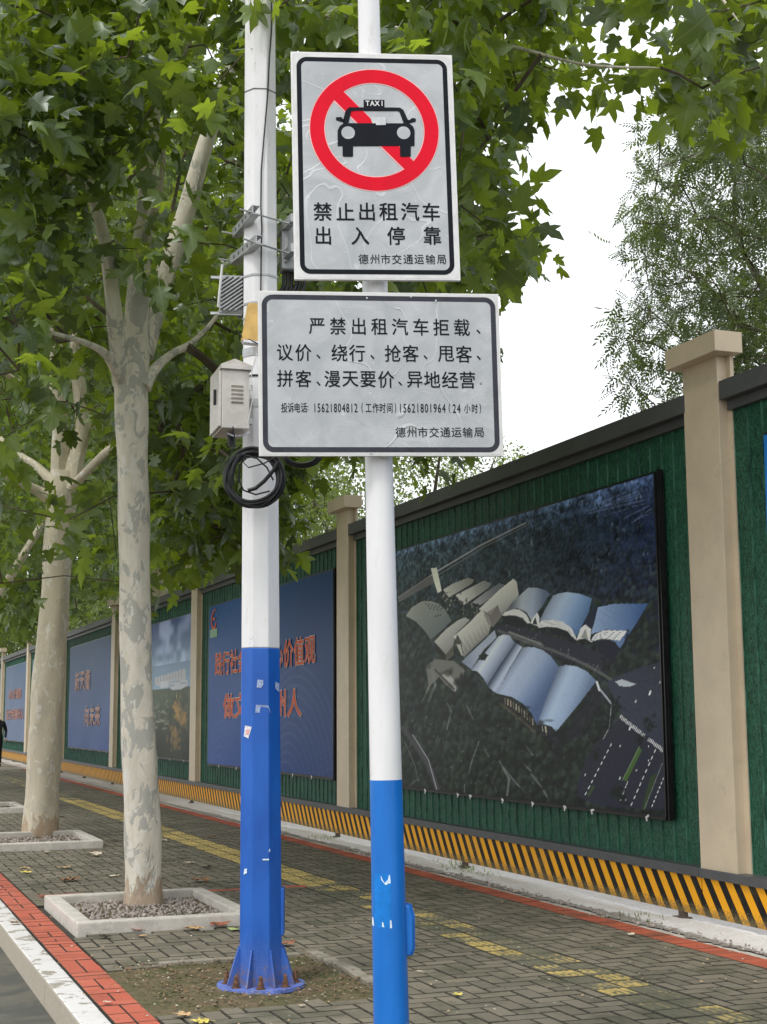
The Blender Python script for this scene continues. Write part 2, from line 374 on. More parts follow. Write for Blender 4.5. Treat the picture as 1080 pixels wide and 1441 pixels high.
b = MB(); b.box((5.485, 60, -.055), (.085, 240, .10)); es = b.build('edge_strip', M['planter']); es['kind'] = 'structure'
# kerb stones
kerb = tag(bpy.data.objects.new('kerb', None), kind='structure'); put(kerb)
sm = MB(); sm.box((0, 0, 0), (.150, .992, .26), bev=.012); kme = sm.mesh('kerb_stone', M['kerb'])
for k in range(-4, 90):
    o = bpy.data.objects.new('kerb_stone', kme); put(o, kerb)
    o.location = (1.267 + (rnd.random() - .5) * .006, 8.13 + k * 1.0, -.126 + (rnd.random() - .5) * .006); o.rotation_euler = (0, 0, (rnd.random() - .5) * .006)

PLANTERS = [(1.63, 2.94, 10.24, 11.94), (1.70, 2.98, 16.95, 18.72), (1.66, 2.94, 23.8, 25.5), (1.66, 2.94, 30.5, 32.2), (1.66, 2.94, 37.3, 39.0)]
PATCH = (1.60, 2.86, 7.42, 8.78)
def brick_geo(w, l, h=.022, g=.0040, b_=.0050):
    """top of a paver: chamfered block standing in the joint bed"""
    x, y = w / 2 - g, l / 2 - g; v = [(-x, -y, -h), (x, -y, -h), (x, y, -h), (-x, y, -h), (-x, -y, -.005), (x, -y, -.005), (x, y, -.005), (-x, y, -.005),
        (-x + b_, -y + b_, 0), (x - b_, -y + b_, 0), (x - b_, y - b_, 0), (-x + b_, y - b_, 0)]
    f = [(0, 1, 5, 4), (1, 2, 6, 5), (2, 3, 7, 6), (3, 0, 4, 7), (4, 5, 9, 8), (5, 6, 10, 9), (6, 7, 11, 10), (7, 4, 8, 11), (8, 9, 10, 11)]
    return v, f
def lay(name, bricks, mat, parent, nobj, key, bars=False, stuff_name=None, gap=.0040, ch=.0050):
    """bricks: (x0,x1,y0,y1); the nobj largest in view are objects, the rest one mesh"""
    bricks = sorted(bricks, key=key); cache = {}
    joined_v = []; joined_f = []; rvs = []; mis = []
    for i, (x0, x1, y0, y1) in enumerate(bricks):
        w, l = round(x1 - x0, 3), round(y1 - y0, 3); cx_, cy_ = (x0 + x1) / 2, (y0 + y1) / 2
        k = (w, l)
        if k not in cache:
            v, f = brick_geo(w, l, g=gap, b_=ch)
            if bars:
                for q in (-.066, -.022, .022, .066):
                    bb = len(v); v += [(q - .011, -l / 2 + .02, 0.0), (q + .011, -l / 2 + .02, 0.0), (q + .011, l / 2 - .02, 0.0), (q - .011, l / 2 - .02, 0.0),
                                       (q - .007, -l / 2 + .026, .0045), (q + .007, -l / 2 + .026, .0045), (q + .007, l / 2 - .026, .0045), (q - .007, l / 2 - .026, .0045)]
                    f += [tuple(bb + t for t in F) for F in [(4, 5, 6, 7), (0, 1, 5, 4), (1, 2, 6, 5), (2, 3, 7, 6), (3, 0, 4, 7)]]
            me = bpy.data.meshes.new(name); me.from_pydata(v, [], f); me.materials.append(mat); me.materials.append(M['joint']); me.polygons.foreach_set('material_index', [1] * 8 + [0] * (len(f) - 8)); cache[k] = (me, np.array(v), f)
        me, v, f = cache[k]; dz = (rnd.random() - .5) * .0035; rx, ry = (rnd.random() - .5) * .014, (rnd.random() - .5) * .014
        if i < nobj:
            o = bpy.data.objects.new(name, me); put(o, parent); o.location = (cx_, cy_, dz + .003); o.rotation_euler = (rx, ry, (rnd.random() - .5) * .01)
        else:
            q = v.copy(); q[:, 2] += q[:, 0] * -ry + q[:, 1] * rx + dz + .003; q += np.array([cx_, cy_, 0]); b0 = len(joined_v)
            joined_v += q.tolist(); joined_f += [tuple(b0 + t for t in F) for F in f]; rvs += [rnd.random()] * len(f); mis += [1] * 8 + [0] * (len(f) - 8)
    if joined_v:
        me = bpy.data.meshes.new(stuff_name); me.from_pydata(joined_v, [], joined_f); me.materials.append(mat); me.materials.append(M['joint']); me.polygons.foreach_set('material_index', mis)
        a = me.attributes.new('rv', 'FLOAT', 'FACE'); a.data.foreach_set('value', rvs)
        o = bpy.data.objects.new(stuff_name, me); put(o, parent); o['kind'] = 'stuff'
def near(q): return (q[0] + q[1] - .2) ** 2 / 40 + ((q[2] + q[3]) / 2) - (100 if (q[2] + q[3]) / 2 > 7.0 else -100)
def inrect(x, y, r, m=0): return r[0] - m < x < r[1] + m and r[2] - m < y < r[3] + m
grey = []; u = .115; X0, X1 = 1.575, 5.235
for i in range(-1, 34):
    for j in range(0, 348):
        k = (i - j) % 4
        if k == 0: q = (X0 + i * u, X0 + (i + 2) * u, 4.5 + j * u, 4.5 + (j + 1) * u)
        elif k == 3: q = (X0 + i * u, X0 + (i + 1) * u, 4.5 + j * u, 4.5 + (j + 2) * u)
        else: continue
        for (a0, a1) in ((X0, 3.955), (4.365, X1)):
            x0, x1 = max(q[0], a0), min(q[1], a1)
            if x1 - x0 < .03: continue
            cx_, cy_ = (x0 + x1) / 2, (q[2] + q[3]) / 2
            if any(inrect(cx_, cy_, r) for r in PLANTERS) or inrect(cx_, cy_, PATCH): continue
            grey.append((x0, x1, q[2], q[3]))
lay('paver', grey, M['paver'], pav, 300, near, stuff_name='paver_field')
reds = []; y = 4.5
while y < 44:
    r = rnd.random()
    if r < .55: reds.append((1.352, 1.568, y, y + .115)); y += .115
    elif r < .8: reds += [(1.352, 1.46, y, y + .23), (1.46, 1.568, y, y + .23)]; y += .23
    else: reds += [(1.352, 1.46, y, y + .115), (1.46, 1.568, y, y + .115)]; y += .115
lay('red_paver', reds, M['red'], pav, 290, near, stuff_name='red_paver_row', gap=.003, ch=.003)
fr = []; y = 4.5
while y < 44: fr.append((5.24, 5.44, y, y + .115)); y += .115
for bx in ((3.02, 3.95, 12.35, 12.55), (2.0, 2.3, 12.2, 12.4)): 
    pass
lay('dull_red_paver', fr, M['red_dull'], pav, 290, near, stuff_name='dull_red_paver_row', gap=.0015, ch=.0015)
yl = [(3.96 + c * .2, 4.16 + c * .2, 4.5 + r * .2, 4.7 + r * .2) for r in range(200) for c in range(2)]
lay('tactile_paver', yl, M['yellow'], pav, 296, near, bars=True, stuff_name='tactile_paver_row')
flat('pavement_far', [(1.36, 44.4), (5.45, 44.4), (5.45, 400), (1.36, 400)], 0.0, M['paver'])
# small red patches relaid in the grey field
for (x0, x1, y0) in ((3.0, 3.95, 12.36), (1.66, 2.0, 12.6)):
    k = 0; x = x0
    while x < x1 - .05:
        v, f = brick_geo(.2, .1); bb = MB(); bb.add([(p[0] + x + .1, p[1] + y0, p[2] + .0085) for p in v], f); bb.build('dull_red_paver', M['red_dull'], pav); x += .2
# dirt patch round the pole with a broken edging
nx, ny = 26, 28; b = MB()
for j in range(ny):
    for i in range(nx):
        x = PATCH[0] - .04 + (PATCH[1] - PATCH[0] + .11) * i / (nx - 1); y = PATCH[2] - .08 + (PATCH[3] - PATCH[2] + .14) * j / (ny - 1)
        e = min(i, j, nx - 1 - i, ny - 1 - j); b.v.append((x, y, -.006 + (rnd.random() * .010 + .005 * math.sin(x * 7) + .008 if e > 1 else 0)))
b.f = [(j * nx + i, j * nx + i + 1, (j + 1) * nx + i + 1, (j + 1) * nx + i) for j in range(ny - 1) for i in range(nx - 1)]; b.m = [0] * len(b.f)
d = b.build('dirt_patch', M['dirt'], smooth=True); d['kind'] = 'structure'
EDG = m_concrete('mossy edging', (.20, .185, .14), (.30, .27, .22)); ex = 1.9
while ex < 2.8:
    L = .12 + rnd.random() * .1; b = MB(); b.box((ex + L / 2, 8.80 + rnd.random() * .01, .010), (L - .01, .075, .03), bev=.006)
    b.build('edging_stone', EDG, pav); ex += L
ey = 7.7
while ey < 8.74:
    L = .10 + rnd.random() * .1; a = (rnd.random() - .5) * .3; b = MB(); b.box((2.90 + rnd.random() * .03, ey + L / 2, .012), (.08, L - .012, .03), ax=((math.cos(a), math.sin(a), 0), (-math.sin(a), math.cos(a), 0), (0, 0, 1)), bev=.007)
    b.build('edging_stone', EDG, pav); ey += L

# ------------------------------------------------------------------ planters
PL_LABEL = ['concrete tree surround of gravel in front, at the foot of the nearest plane tree', 'concrete tree surround round the stouter plane tree farther back',
            'concrete tree surround beyond the second tree, only its corner in view', 'concrete tree surround fourth along the kerb, far down the pavement', 'concrete tree surround fifth along the kerb, farthest away']
stone_meshes = []
def stones(n, x0, x1, y0, y1, z, smin, smax, name, mat, parent, kind='stuff', skip=None):
    ico = bmesh.new(); bmesh.ops.create_icosphere(ico, subdivisions=1, radius=1); V = np.array([v.co[:] for v in ico.verts]); ico.verts.index_update(); F = [tuple(v.index for v in f.verts) for f in ico.faces]; ico.free()
    b = MB()
    for _ in range(n):
        x, y = rng.uniform(x0, x1), rng.uniform(y0, y1)
        if skip and skip(x, y): continue
        s = rng.uniform(smin, smax); A = rng.normal(size=(3, 3)); Q, _r = np.linalg.qr(A); sc = s * rng.uniform([.7, .5, .35], [1, .9, .6])
        P = (V * sc * rng.uniform(.85, 1.15, (len(V), 1))) @ Q.T + np.array([x, y, z + s * .2]); b.add(P, F)
    o = b.build(name, mat, parent)
    if kind: o['kind'] = kind
    return o
for k, (x0, x1, y0, y1) in enumerate(PLANTERS):
    c = ((x0 + x1) / 2, (y0 + y1) / 2, 0); t = thing('tree_surround', PL_LABEL[k], 'planter', c, 'square tree surrounds along the kerb'); w = .115; h = .088
    for nm, cc, sz in (('kerb_block', ((x0 + x1) / 2, y0 + w / 2, h / 2 - .03), (x1 - x0, w, h + .06)), ('kerb_block', ((x0 + x1) / 2, y1 - w / 2, h / 2 - .03), (x1 - x0, w, h + .06)),
                       ('kerb_block', (x0 + w / 2, c[1], h / 2 - .031), (w, y1 - y0 - 2 * w - .006, h + .058)), ('kerb_block', (x1 - w / 2, c[1], h / 2 - .029), (w, y1 - y0 - 2 * w - .006, h + .06))):
        b = MB(); b.box(cc, sz, bev=.012); b.build(nm, M['planter'], t)
    b = MB(); b.box((c[0], c[1], .0), (x1 - x0 - 2 * w, y1 - y0 - 2 * w, .05)); b.build('soil', M['dirt'], t)
    n = [1300, 900, 150, 80, 60][k]; stones(n, x0 + w + .01, x1 - w - .01, y0 + w + .01, y1 - w - .01, .028, .008, .022, 'gravel', M['gravel'], t)

# ------------------------------------------------------------------ hoarding
FX = 5.87
POST_Y = [8.9 + 8.02 * k for k in range(-1, 13)]
fence = thing('site_hoarding', 'tall green grass-print site hoarding with tan posts and striped bottom board beside the pavement', 'fence', (5.95, 8.9, 0))
def post_mesh():
    b = MB(); b.box((5.92, -.225, 2.255), (.10, .45, 3.70), bev=.006); b.box((5.965, -.475, 2.255), (.03, .05, 3.70)); return b
pm = post_mesh().mesh('fence_post', M['tan'], origin=(5.95, 0, 0)); cb = MB(); cb.box((5.89, -.25, 4.18), (.235, .66, .155), bev=.004); cm = cb.mesh('post_cap', M['tan'], origin=(5.95, 0, 4.1))
for y in POST_Y:
    o = bpy.data.objects.new('fence_post', pm); put(o, fence); o.location = (0, y - 8.9, 0)
    c = bpy.data.objects.new('post_cap', cm); put(c, o); c.location = (0, 0, 4.1)
board = MB(); bw = .1675
board.add([(0, .004, .40), (0, bw - .012, .40), (0, bw - .012, 3.73), (0, .004, 3.73), (-.0, bw - .012, .40), (-.014, bw - .009, .40), (-.014, bw - .002, .40), (0, bw, .40), (0, bw - .012, 3.73), (-.014, bw - .009, 3.73), (-.014, bw - .002, 3.73), (0, bw, 3.73), (.012, .004, .4), (.012, .004, 3.73)],
          [(0, 3, 2, 1), (0, 12, 13, 3)], 0)
board.add([(0, bw - .012, .40), (-.012, bw - .009, .40), (-.012, bw - .003, .40), (.012, bw, .40), (0, bw - .012, 3.73), (-.012, bw - .009, 3.73), (-.012, bw - .003, 3.73), (.012, bw, 3.73)], [(0, 4, 5, 1), (1, 5, 6, 2), (2, 6, 7, 3)], 1)
bm_ = board.mesh('sheet_board', [M['grass_print'], M['rib_edge']])
stuffv = MB(); nb = 0
for k in range(len(POST_Y) - 1):
    y0, y1 = POST_Y[k], POST_Y[k + 1] - .47
    n = int((y1 - y0) / bw); st = (y1 - y0) / n
    for i in range(n + 3):
        yy = y0 - .02 + i * st * (n / (n + 0.0)) - st
        if yy + bw < y0 - .1: continue
        if yy > y1 + .1: break
        if nb < 292 and y0 > .5:
            o = bpy.data.objects.new('sheet_board', bm_); put(o, fence); o.location = (5.97 - 5.95, yy - 8.9, 0); nb += 1
        else:
            stuffv.add([(5.97, yy + .004, .4), (5.97, yy + bw - .012, .4), (5.97, yy + bw - .012, 3.73), (5.97, yy + .004, 3.73)], [(0, 3, 2, 1)], 0)
            stuffv.add([(5.97, yy + bw - .012, .4), (5.958, yy + bw - .006, .4), (5.982, yy + bw, .4), (5.97, yy + bw - .012, 3.73), (5.958, yy + bw - .006, 3.73), (5.982, yy + bw, 3.73)], [(0, 3, 4, 1), (1, 4, 5, 2)], 1)
    yc, L = (y0 + y1) / 2, (y1 - y0)
    b = MB(); b.box((5.935, yc, 3.835), (.14, L + (.04 if k == 1 else 0.0) - .004, .14), bev=.004); b.box((5.955, yc, 3.7275), (.05, L - .006, .071)); b.build('top_rail', M['rail'], fence)
    b = MB(); b.box((5.915, yc + .235, .3775), (.13, L + .466, .065), bev=.003); b.build('bottom_rail', M['rail'], fence)
    b = MB(); b.box((5.880, yc + .235, .2085), (.012, L + .455, .271)); b.build('hazard_board', M['hazard'], fence)
    b = MB(); b.box((5.995, yc + .235, 2.05), (.012, L + .46, 3.5)); b.build('backing_sheet', M['rail_dark'], fence)
so = stuffv.build('sheet_board_run', [M['grass_print'], M['rib_edge']], fence); so['kind'] = 'stuff'
fb = MB(); fb.box((0, 0, .05), (.05, .05, .13)); fb.box((-.01, 0, .006), (.09, .13, .010)); fm = fb.mesh('foot', simple('weathered foot steel', (.10, .075, .06), .8, .1, .4, 40))
y = 1.4
while y < 90:
    o = bpy.data.objects.new('foot', fm); put(o, fence); o.location = (5.90 - 5.95, y - 8.9 + (rnd.random() - .5) * .06, .02); y += 3.9

# ------------------------------------------------------------------ posters
def value_noise(y, z, s, seed):
    r = np.random.default_rng(seed); G = r.random((256, 256)); a, c = y * s + 500, z * s + 500
    i, j = np.floor(a).astype(int), np.floor(c).astype(int); fa, fc = a - i, c - j; fa = fa * fa * (3 - 2 * fa); fc = fc * fc * (3 - 2 * fc)
    g = lambda p, q: G[p % 256, q % 256]
    return (g(i, j) * (1 - fa) + g(i + 1, j) * fa) * (1 - fc) + (g(i, j + 1) * (1 - fa) + g(i + 1, j + 1) * fa) * fc
def pip(poly, X, Y):
    c = np.zeros(X.shape, bool); n = len(poly); j = n - 1
    for i in range(n):
        xi, yi = poly[i]; xj, yj = poly[j]
        if yi != yj: c ^= ((yi > Y) != (yj > Y)) & (X < (xj - xi) * (Y - yi) / (yj - yi) + xi)
        j = i
    return c
def seg_d(X, Y, a, b):
    ax, ay = a; bx, by = b; dx, dy = bx - ax, by - ay; t = np.clip(((X - ax) * dx + (Y - ay) * dy) / (dx * dx + dy * dy), 0, 1)
    return np.hypot(X - ax - t * dx, Y - ay - t * dy)
def L3(c): return np.array(lin(c))
class Print:
    """a flat printed picture: a fine grid of coloured vertices on the plane x = X"""
    def __init__(s, X, y0, y1, z0, z1, ny, nz):
        s.X = X; s.ys = np.linspace(y1, y0, ny); s.zs = np.linspace(z0, z1, nz); s.Yg, s.Zg = np.meshgrid(s.ys, s.zs)
        s.ny, s.nz = ny, nz; P = np.stack([np.full(s.Yg.size, X), s.Yg.ravel(), s.Zg.ravel()], 1); px, py, _ = to_px(P)
        s.px, s.py = px.reshape(s.Yg.shape), py.reshape(s.Yg.shape); s.c = np.zeros(s.Yg.shape + (3,))
    def fill(s, poly, c1, c2=None, a=None, b=None, X=None, Y=None, alpha=1.0):
        X = s.tx if X is None else X; Y = s.ty if Y is None else Y; m = pip(poly, X, Y)
        if c2 is None: col = L3(c1)[None]
        else:
            d = np.array(b, float) - a; t = np.clip(((X - a[0]) * d[0] + (Y - a[1]) * d[1]) / (d @ d), 0, 1)[m][:, None]; col = L3(c1) * (1 - t) + L3(c2) * t
        s.c[m] = s.c[m] * (1 - alpha) + col * alpha; return m
    def line(s, pts, w, c, alpha=1.0):
        for a, b in zip(pts[:-1], pts[1:]):
            k = np.clip((w - seg_d(s.tx, s.ty, a, b)) / (w * .5), 0, 1)[..., None] * alpha; s.c = s.c * (1 - k) + L3(c) * k
    def blob(s, x, y, rx, ry, c, alpha=1.0):
        k = np.clip(1.6 - np.hypot((s.tx - x) / rx, (s.ty - y) / ry) * 1.2, 0, 1)[..., None] * alpha; s.c = s.c * (1 - k) + L3(c) * k
    def crown(s, y, z, r, c, alpha=1.0):
        """small round tree crown, lit from the upper left, painted in metres on the sheet"""
        dy, dz = abs(s.ys[1] - s.ys[0]), s.zs[1] - s.zs[0]; i0, j0 = int((s.ys[0] - y) / dy), int((z - s.zs[0]) / dz); ri, rj = int(r / dy) + 2, int(r / dz) + 2
        a, b_, c_, d_ = max(0, j0 - rj), min(s.nz, j0 + rj), max(0, i0 - ri), min(s.ny, i0 + ri)
        if a >= b_ or c_ >= d_: return
        Yw, Zw = s.Yg[a:b_, c_:d_], s.Zg[a:b_, c_:d_]; q = np.hypot((Yw - y) / 1.3, Zw - z) / r; k = np.clip(1.5 - q * 1.5, 0, 1)[..., None] * alpha
        li = np.clip(.55 + ((Zw - z) + (Yw - y) * .5) / r * .7, .12, 1.3)[..., None]; s.c[a:b_, c_:d_] = s.c[a:b_, c_:d_] * (1 - k) + L3(c) * li * k
    def build(s, parent, thick=.012, name='print_sheet'):
        n = s.ny * s.nz; V = np.stack([np.full(n, s.X) + .006 * np.sin(s.Yg.ravel() * 2.1) * np.sin(s.Zg.ravel() * 2.6 + 1), s.Yg.ravel(), s.Zg.ravel()], 1); idx = np.arange(n).reshape(s.nz, s.ny)
        F = np.stack([idx[:-1, :-1], idx[:-1, 1:], idx[1:, 1:], idx[1:, :-1]], -1).reshape(-1, 4); base = world_loc(parent)
        me = bpy.data.meshes.new(name); me.vertices.add(n); me.vertices.foreach_set('co', (V - base).ravel()); me.loops.add(F.size); me.loops.foreach_set('vertex_index', F.ravel())
        me.polygons.add(len(F)); me.polygons.foreach_set('loop_start', np.arange(0, F.size, 4)); me.update(calc_edges=True)
        at = me.attributes.new('ink', 'FLOAT_COLOR', 'POINT'); at.data.foreach_set('color', np.concatenate([np.clip(s.c.reshape(-1, 3), 0, 1), np.ones((n, 1))], 1).ravel())
        me.materials.append(M['print']); o = bpy.data.objects.new(name, me); put(o, parent); return o
PX = 5.915
def poster(label, y0, y1, z0, z1, ny, nz, frame=.045, ties=6):
    t = thing('poster_board', label, 'poster', (5.93, y0, z0), 'framed posters hung on the hoarding')
    b = MB(); fr_ = .035
    b.box((5.937, (y0 + y1) / 2 - frame / 2, (z0 + z1) / 2), (.024, y1 - y0 + frame + .04, z1 - z0 + .05)); b.build('backing_board', M['black'], t)
    b = MB(); b.box((5.922, y0 - frame + .004, (z0 + z1) / 2), (.03, .016, z1 - z0 + .06)); b.box((5.915, y0 - .012, (z0 + z1) / 2), (.036, .018, z1 - z0 + .02))
    b.box((5.918, (y0 + y1) / 2, z0 - .022), (.04, y1 - y0 + .02, .022)); b.build('frame_bar', M['black'], t)
    for k in range(ties):
        yy = y0 + (y1 - y0) * (k + .5 + rnd.uniform(-.3, .3)) / ties; b = MB(); a = rnd.uniform(-.5, .5)
        b.box((5.892, yy, z0 - .02), (.006, .05, .018), ax=((1, 0, 0), (0, math.cos(a), math.sin(a)), (0, -math.sin(a), math.cos(a)))); b.box((5.893, yy + .01, z0 - .036), (.006, .015, .035)); b.build('tie', M['tie'], t)
    return t, Print(PX - .012, y0, y1, z0, z1, ny, nz)

# aerial view of the exhibition halls
p1, S = poster('huge dark poster of an aerial view of white vaulted exhibition halls', 9.40, 14.95, .745, 3.385, 560, 390, ties=9)
S.tx = (S.px - 550) * 2.634; S.ty = (S.py - 660) * 2.634; X, Y = S.tx, S.ty
wx, wy = S.Yg, S.Zg
t1 = np.clip((Y - 100) / 1000, 0, 1)[..., None]; t2 = np.clip(X / 1000, 0, 1)[..., None]
S.c = (L3((70, 90, 98)) * (1 - t2) + L3((26, 36, 68)) * t2) * (1 - t1) + (L3((34, 42, 36)) * (1 - t2) + L3((28, 32, 36)) * t2) * t1
horizon = np.exp(-((Y - (285 - X * .255)) / 60) ** 2)[..., None]; S.c += horizon * L3((66, 84, 118)) * .9
n_ = value_noise(wx * .6, wy, 7, 1) * .25 + value_noise(wx * .6, wy, 20, 2) * .4 + value_noise(wx * .7, wy, 44, 3) * .35
S.c *= (.15 + 1.5 * np.clip((n_ - .5) * 2.0 + .5, 0, 1.2))[..., None]
g_ = np.clip((value_noise(wx, wy, 30, 4) - .74) * 6, 0, 1) * np.clip((value_noise(wx, wy * 2, 4, 5) - .5) * 5, 0, 1) * (Y < 420); S.c += g_[..., None] * L3((96, 110, 120)) * .7
for k in range(10): S.line([(700 + k * 18 + 60 * math.sin(k), 120 + k * 9), (900 + 8 * k, 60 + k * 11)], 1.6 + (k % 3), (120, 135, 175), .35)
for k in range(5200):
    y_, z_ = rng.uniform(9.4, 14.95), rng.uniform(.75, 3.35); x_, q_ = to_px([S.X, y_, z_])[:2]; x_, q_ = (x_[0] - 550) * 2.634, (q_[0] - 660) * 2.634
    far = np.clip(1 - (q_ - 250) / 500, 0, 1); r_ = .018 + .05 * (1 - far) * rng.uniform(.5, 1.2)
    cc_ = [(58, 74, 60), (44, 58, 50), (66, 80, 70), (36, 46, 42)][k % 4] if q_ > 480 else [(54, 70, 82), (44, 56, 74), (70, 86, 90), (34, 44, 60)][k % 4]
    S.crown(y_, z_, r_, cc_, .75)
S.line([(30, 478), (180, 375), (330, 285), (500, 200)], 3.2, (150, 150, 155), .8); S.line([(30, 492), (190, 385), (345, 290), (515, 203)], 2.0, (120, 125, 128), .7)
S.fill([(30, 470), (150, 395), (185, 410), (30, 495)], (104, 102, 104), alpha=.8)
S.fill([(150, 368), (172, 366), (190, 452), (176, 460), (160, 410)], (176, 180, 168))
for q, c1, c2 in (([(195, 448), (230, 425), (285, 403), (308, 410), (300, 425), (218, 478)], (150, 150, 138), (112, 114, 106)),
              ([(240, 468), (345, 413), (372, 425), (362, 442), (272, 506)], (160, 160, 150), (118, 122, 122)),
              ([(300, 495), (345, 460), (402, 423), (425, 430), (400, 460), (330, 505)], (140, 142, 142), (105, 110, 118))): S.fill(q, c1, c2, q[0], q[-2])
S.line([(218, 478), (300, 428)], 3, (20, 24, 28)); S.line([(272, 506), (368, 440)], 3, (20, 24, 28))
for k in range(120):
    x = rng.uniform(190, 345); S.blob(x, 470 + (x - 190) * .42 + rng.normal() * 16, rng.uniform(1.5, 4), rng.uniform(1.5, 5), [(30, 34, 32), (130, 125, 115), (54, 60, 54)][k % 3], .8)
S.fill([(58, 545), (78, 515), (118, 490), (152, 490), (180, 500), (205, 525), (226, 563), (190, 598), (150, 632), (128, 600), (95, 565)], (132, 136, 130), (96, 104, 104), (80, 510), (180, 600))
for k in range(14): S.blob(133 + (k % 5) * 12 + (k // 5) * 8, 500 + (k // 5) * 9 + (k % 5) * 2, 3.4, 2.2, (52, 58, 62))
for k in range(3): S.blob(168 + 9 * k, 546 - 2 * k, 3.6, 2.6, (52, 58, 62))
S.fill([(163, 640), (205, 595), (250, 560), (275, 550), (292, 560), (240, 612), (232, 655), (205, 688)], (146, 146, 136), (112, 114, 106), (200, 600), (250, 660))
S.fill([(163, 640), (205, 688), (203, 712), (165, 672)], (36, 36, 32)); S.fill([(205, 688), (232, 655), (234, 690), (206, 712)], (84, 82, 70))
S.fill([(232, 622), (290, 570), (335, 523), (360, 545), (372, 575), (362, 612), (310, 660), (272, 698), (262, 650), (245, 635)], (168, 166, 152), (118, 118, 110), (290, 565), (340, 640))
for k in range(9): S.line([(250 + k * 14, 640 - k * 13), (278 + k * 12, 682 - k * 12)], 1.0, (196, 194, 178), .4)
S.fill([(236, 655), (246, 612), (262, 640), (268, 690), (250, 668)], (70, 74, 66)); S.fill([(244, 650), (258, 650), (270, 694), (262, 690)], (150, 148, 130))
S.fill([(325, 520), (400, 450), (455, 407), (468, 418), (476, 468), (440, 512), (410, 542), (396, 505), (370, 540)], (182, 182, 170), (130, 132, 128), (400, 440), (450, 510))
S.fill([(344, 540), (395, 506), (412, 545), (380, 585), (360, 575)], (128, 112, 108), alpha=.8)
S.fill([(425, 530), (450, 495), (512, 440), (545, 440), (578, 450), (593, 463), (560, 515), (522, 560), (505, 530), (470, 515)], (118, 128, 142), (146, 158, 176), (450, 520), (570, 450))
S.fill([(411, 545), (425, 528), (450, 518), (480, 522), (505, 540), (520, 572), (508, 572), (490, 552), (465, 544), (440, 542)], (196, 196, 188))
S.fill([(415, 547), (465, 546), (505, 572), (500, 590), (420, 575)], (24, 26, 34))
S.fill([(520, 572), (528, 540), (540, 522), (552, 545), (556, 585), (538, 580)], (186, 190, 188)); S.fill([(527, 575), (538, 548), (546, 578)], (50, 54, 60))
S.fill([(555, 562), (575, 520), (605, 468), (650, 456), (700, 462), (746, 480), (735, 530), (690, 622), (672, 590), (640, 566), (605, 560)], (132, 150, 176), (72, 104, 148), (590, 480), (720, 590))
S.fill([(548, 588), (560, 560), (600, 556), (640, 566), (672, 590), (692, 634), (680, 628), (655, 600), (620, 588), (585, 585)], (206, 208, 208))
for k in range(4): S.line([(556, 566 + 5 * k), (610, 562 + 5 * k), (650, 575 + 6 * k), (684, 618 + 4 * k)], .9, (130, 134, 140), .8)
S.fill([(585, 587), (620, 590), (655, 602), (676, 628), (600, 612)], (26, 28, 36))
S.fill([(690, 634), (705, 590), (735, 568), (744, 585), (740, 640), (725, 628)], (204, 206, 206)); S.fill([(706, 626), (722, 592), (734, 632)], (130, 134, 130))
for k in range(5): S.line([(697 + k * 9, 620 - k * 10), (703 + k * 9, 632 - k * 10)], .9, (110, 114, 122), .6)
S.fill([(748, 520), (765, 522), (750, 600), (715, 570)], (34, 42, 62))
S.fill([(742, 612), (758, 560), (768, 512), (830, 500), (952, 499), (905, 580), (850, 664), (835, 645), (818, 640), (870, 600), (800, 596)], (122, 142, 172), (62, 92, 140), (760, 540), (920, 560))
for k in range(9): S.line([(768 + k * 3, 530 + k * 9), (830 + 6 * k, 512 + k * 10), (910 - k * 7, 512 + k * 13)], .8, (84, 108, 150), .5)
S.fill([(740, 642), (755, 615), (790, 598), (876, 600), (850, 636), (800, 630), (765, 634)], (206, 210, 214))
for k in range(4): S.line([(750 - 2 * k, 622 + 5 * k), (795, 606 + 7 * k), (866 - 6 * k, 607 + 7 * k)], .9, (96, 106, 124), .9)
S.fill([(758, 640), (800, 634), (832, 640), (850, 664), (830, 720), (780, 690)], (32, 34, 50))
S.fill([(380, 590), (420, 575), (520, 600), (700, 650), (790, 690), (830, 740), (800, 760), (600, 690), (480, 630), (400, 610)], (44, 46, 60))
S.line([(400, 600), (500, 640), (600, 672), (680, 705), (760, 745), (850, 800)], 7, (104, 108, 106), .7); S.line([(440, 605), (560, 650)], 5, (140, 142, 138), .7)
for k in range(60):
    t_ = rng.random(); S.blob(420 + 400 * t_, 590 + 160 * t_ + rng.normal() * 12, 3, 4, [(24, 32, 28), (110, 112, 116)][k % 2], .6)
S.fill([(262, 715), (385, 597), (392, 625), (345, 670), (300, 742)], (112, 122, 142), (140, 148, 164), (262, 715), (330, 700))
S.fill([(298, 746), (330, 705), (400, 620), (418, 614), (440, 617), (462, 645), (400, 735), (360, 802), (345, 775), (322, 750)], (162, 170, 186), (92, 106, 136), (330, 690), (400, 750))
S.fill([(326, 692), (345, 680), (362, 690), (350, 710), (330, 708)], (22, 34, 26))
S.fill([(362, 806), (400, 740), (465, 645), (488, 660), (440, 740), (396, 832), (380, 822)], (112, 124, 150), (146, 156, 176), (370, 800), (430, 800))
def vault(poly, a, b, stops):
    m = pip(poly, S.tx, S.ty); d = np.array(b, float) - a; t = np.clip(((S.tx - a[0]) * d[0] + (S.ty - a[1]) * d[1]) / (d @ d), 0, 1)[m]
    tt = np.linspace(0, 1, len(stops)); cols = np.array([L3(c) for c in stops]); S.c[m] = np.stack([np.interp(t, tt, cols[:, q]) for q in range(3)], 1)
vault([(395, 832), (440, 745), (490, 662), (530, 660), (565, 672), (595, 695), (623, 732), (590, 830), (540, 947), (520, 905), (490, 870), (450, 845)], (430, 730), (575, 830), [(96, 108, 132), (150, 162, 184), (134, 148, 172), (104, 124, 158), (78, 98, 136)])
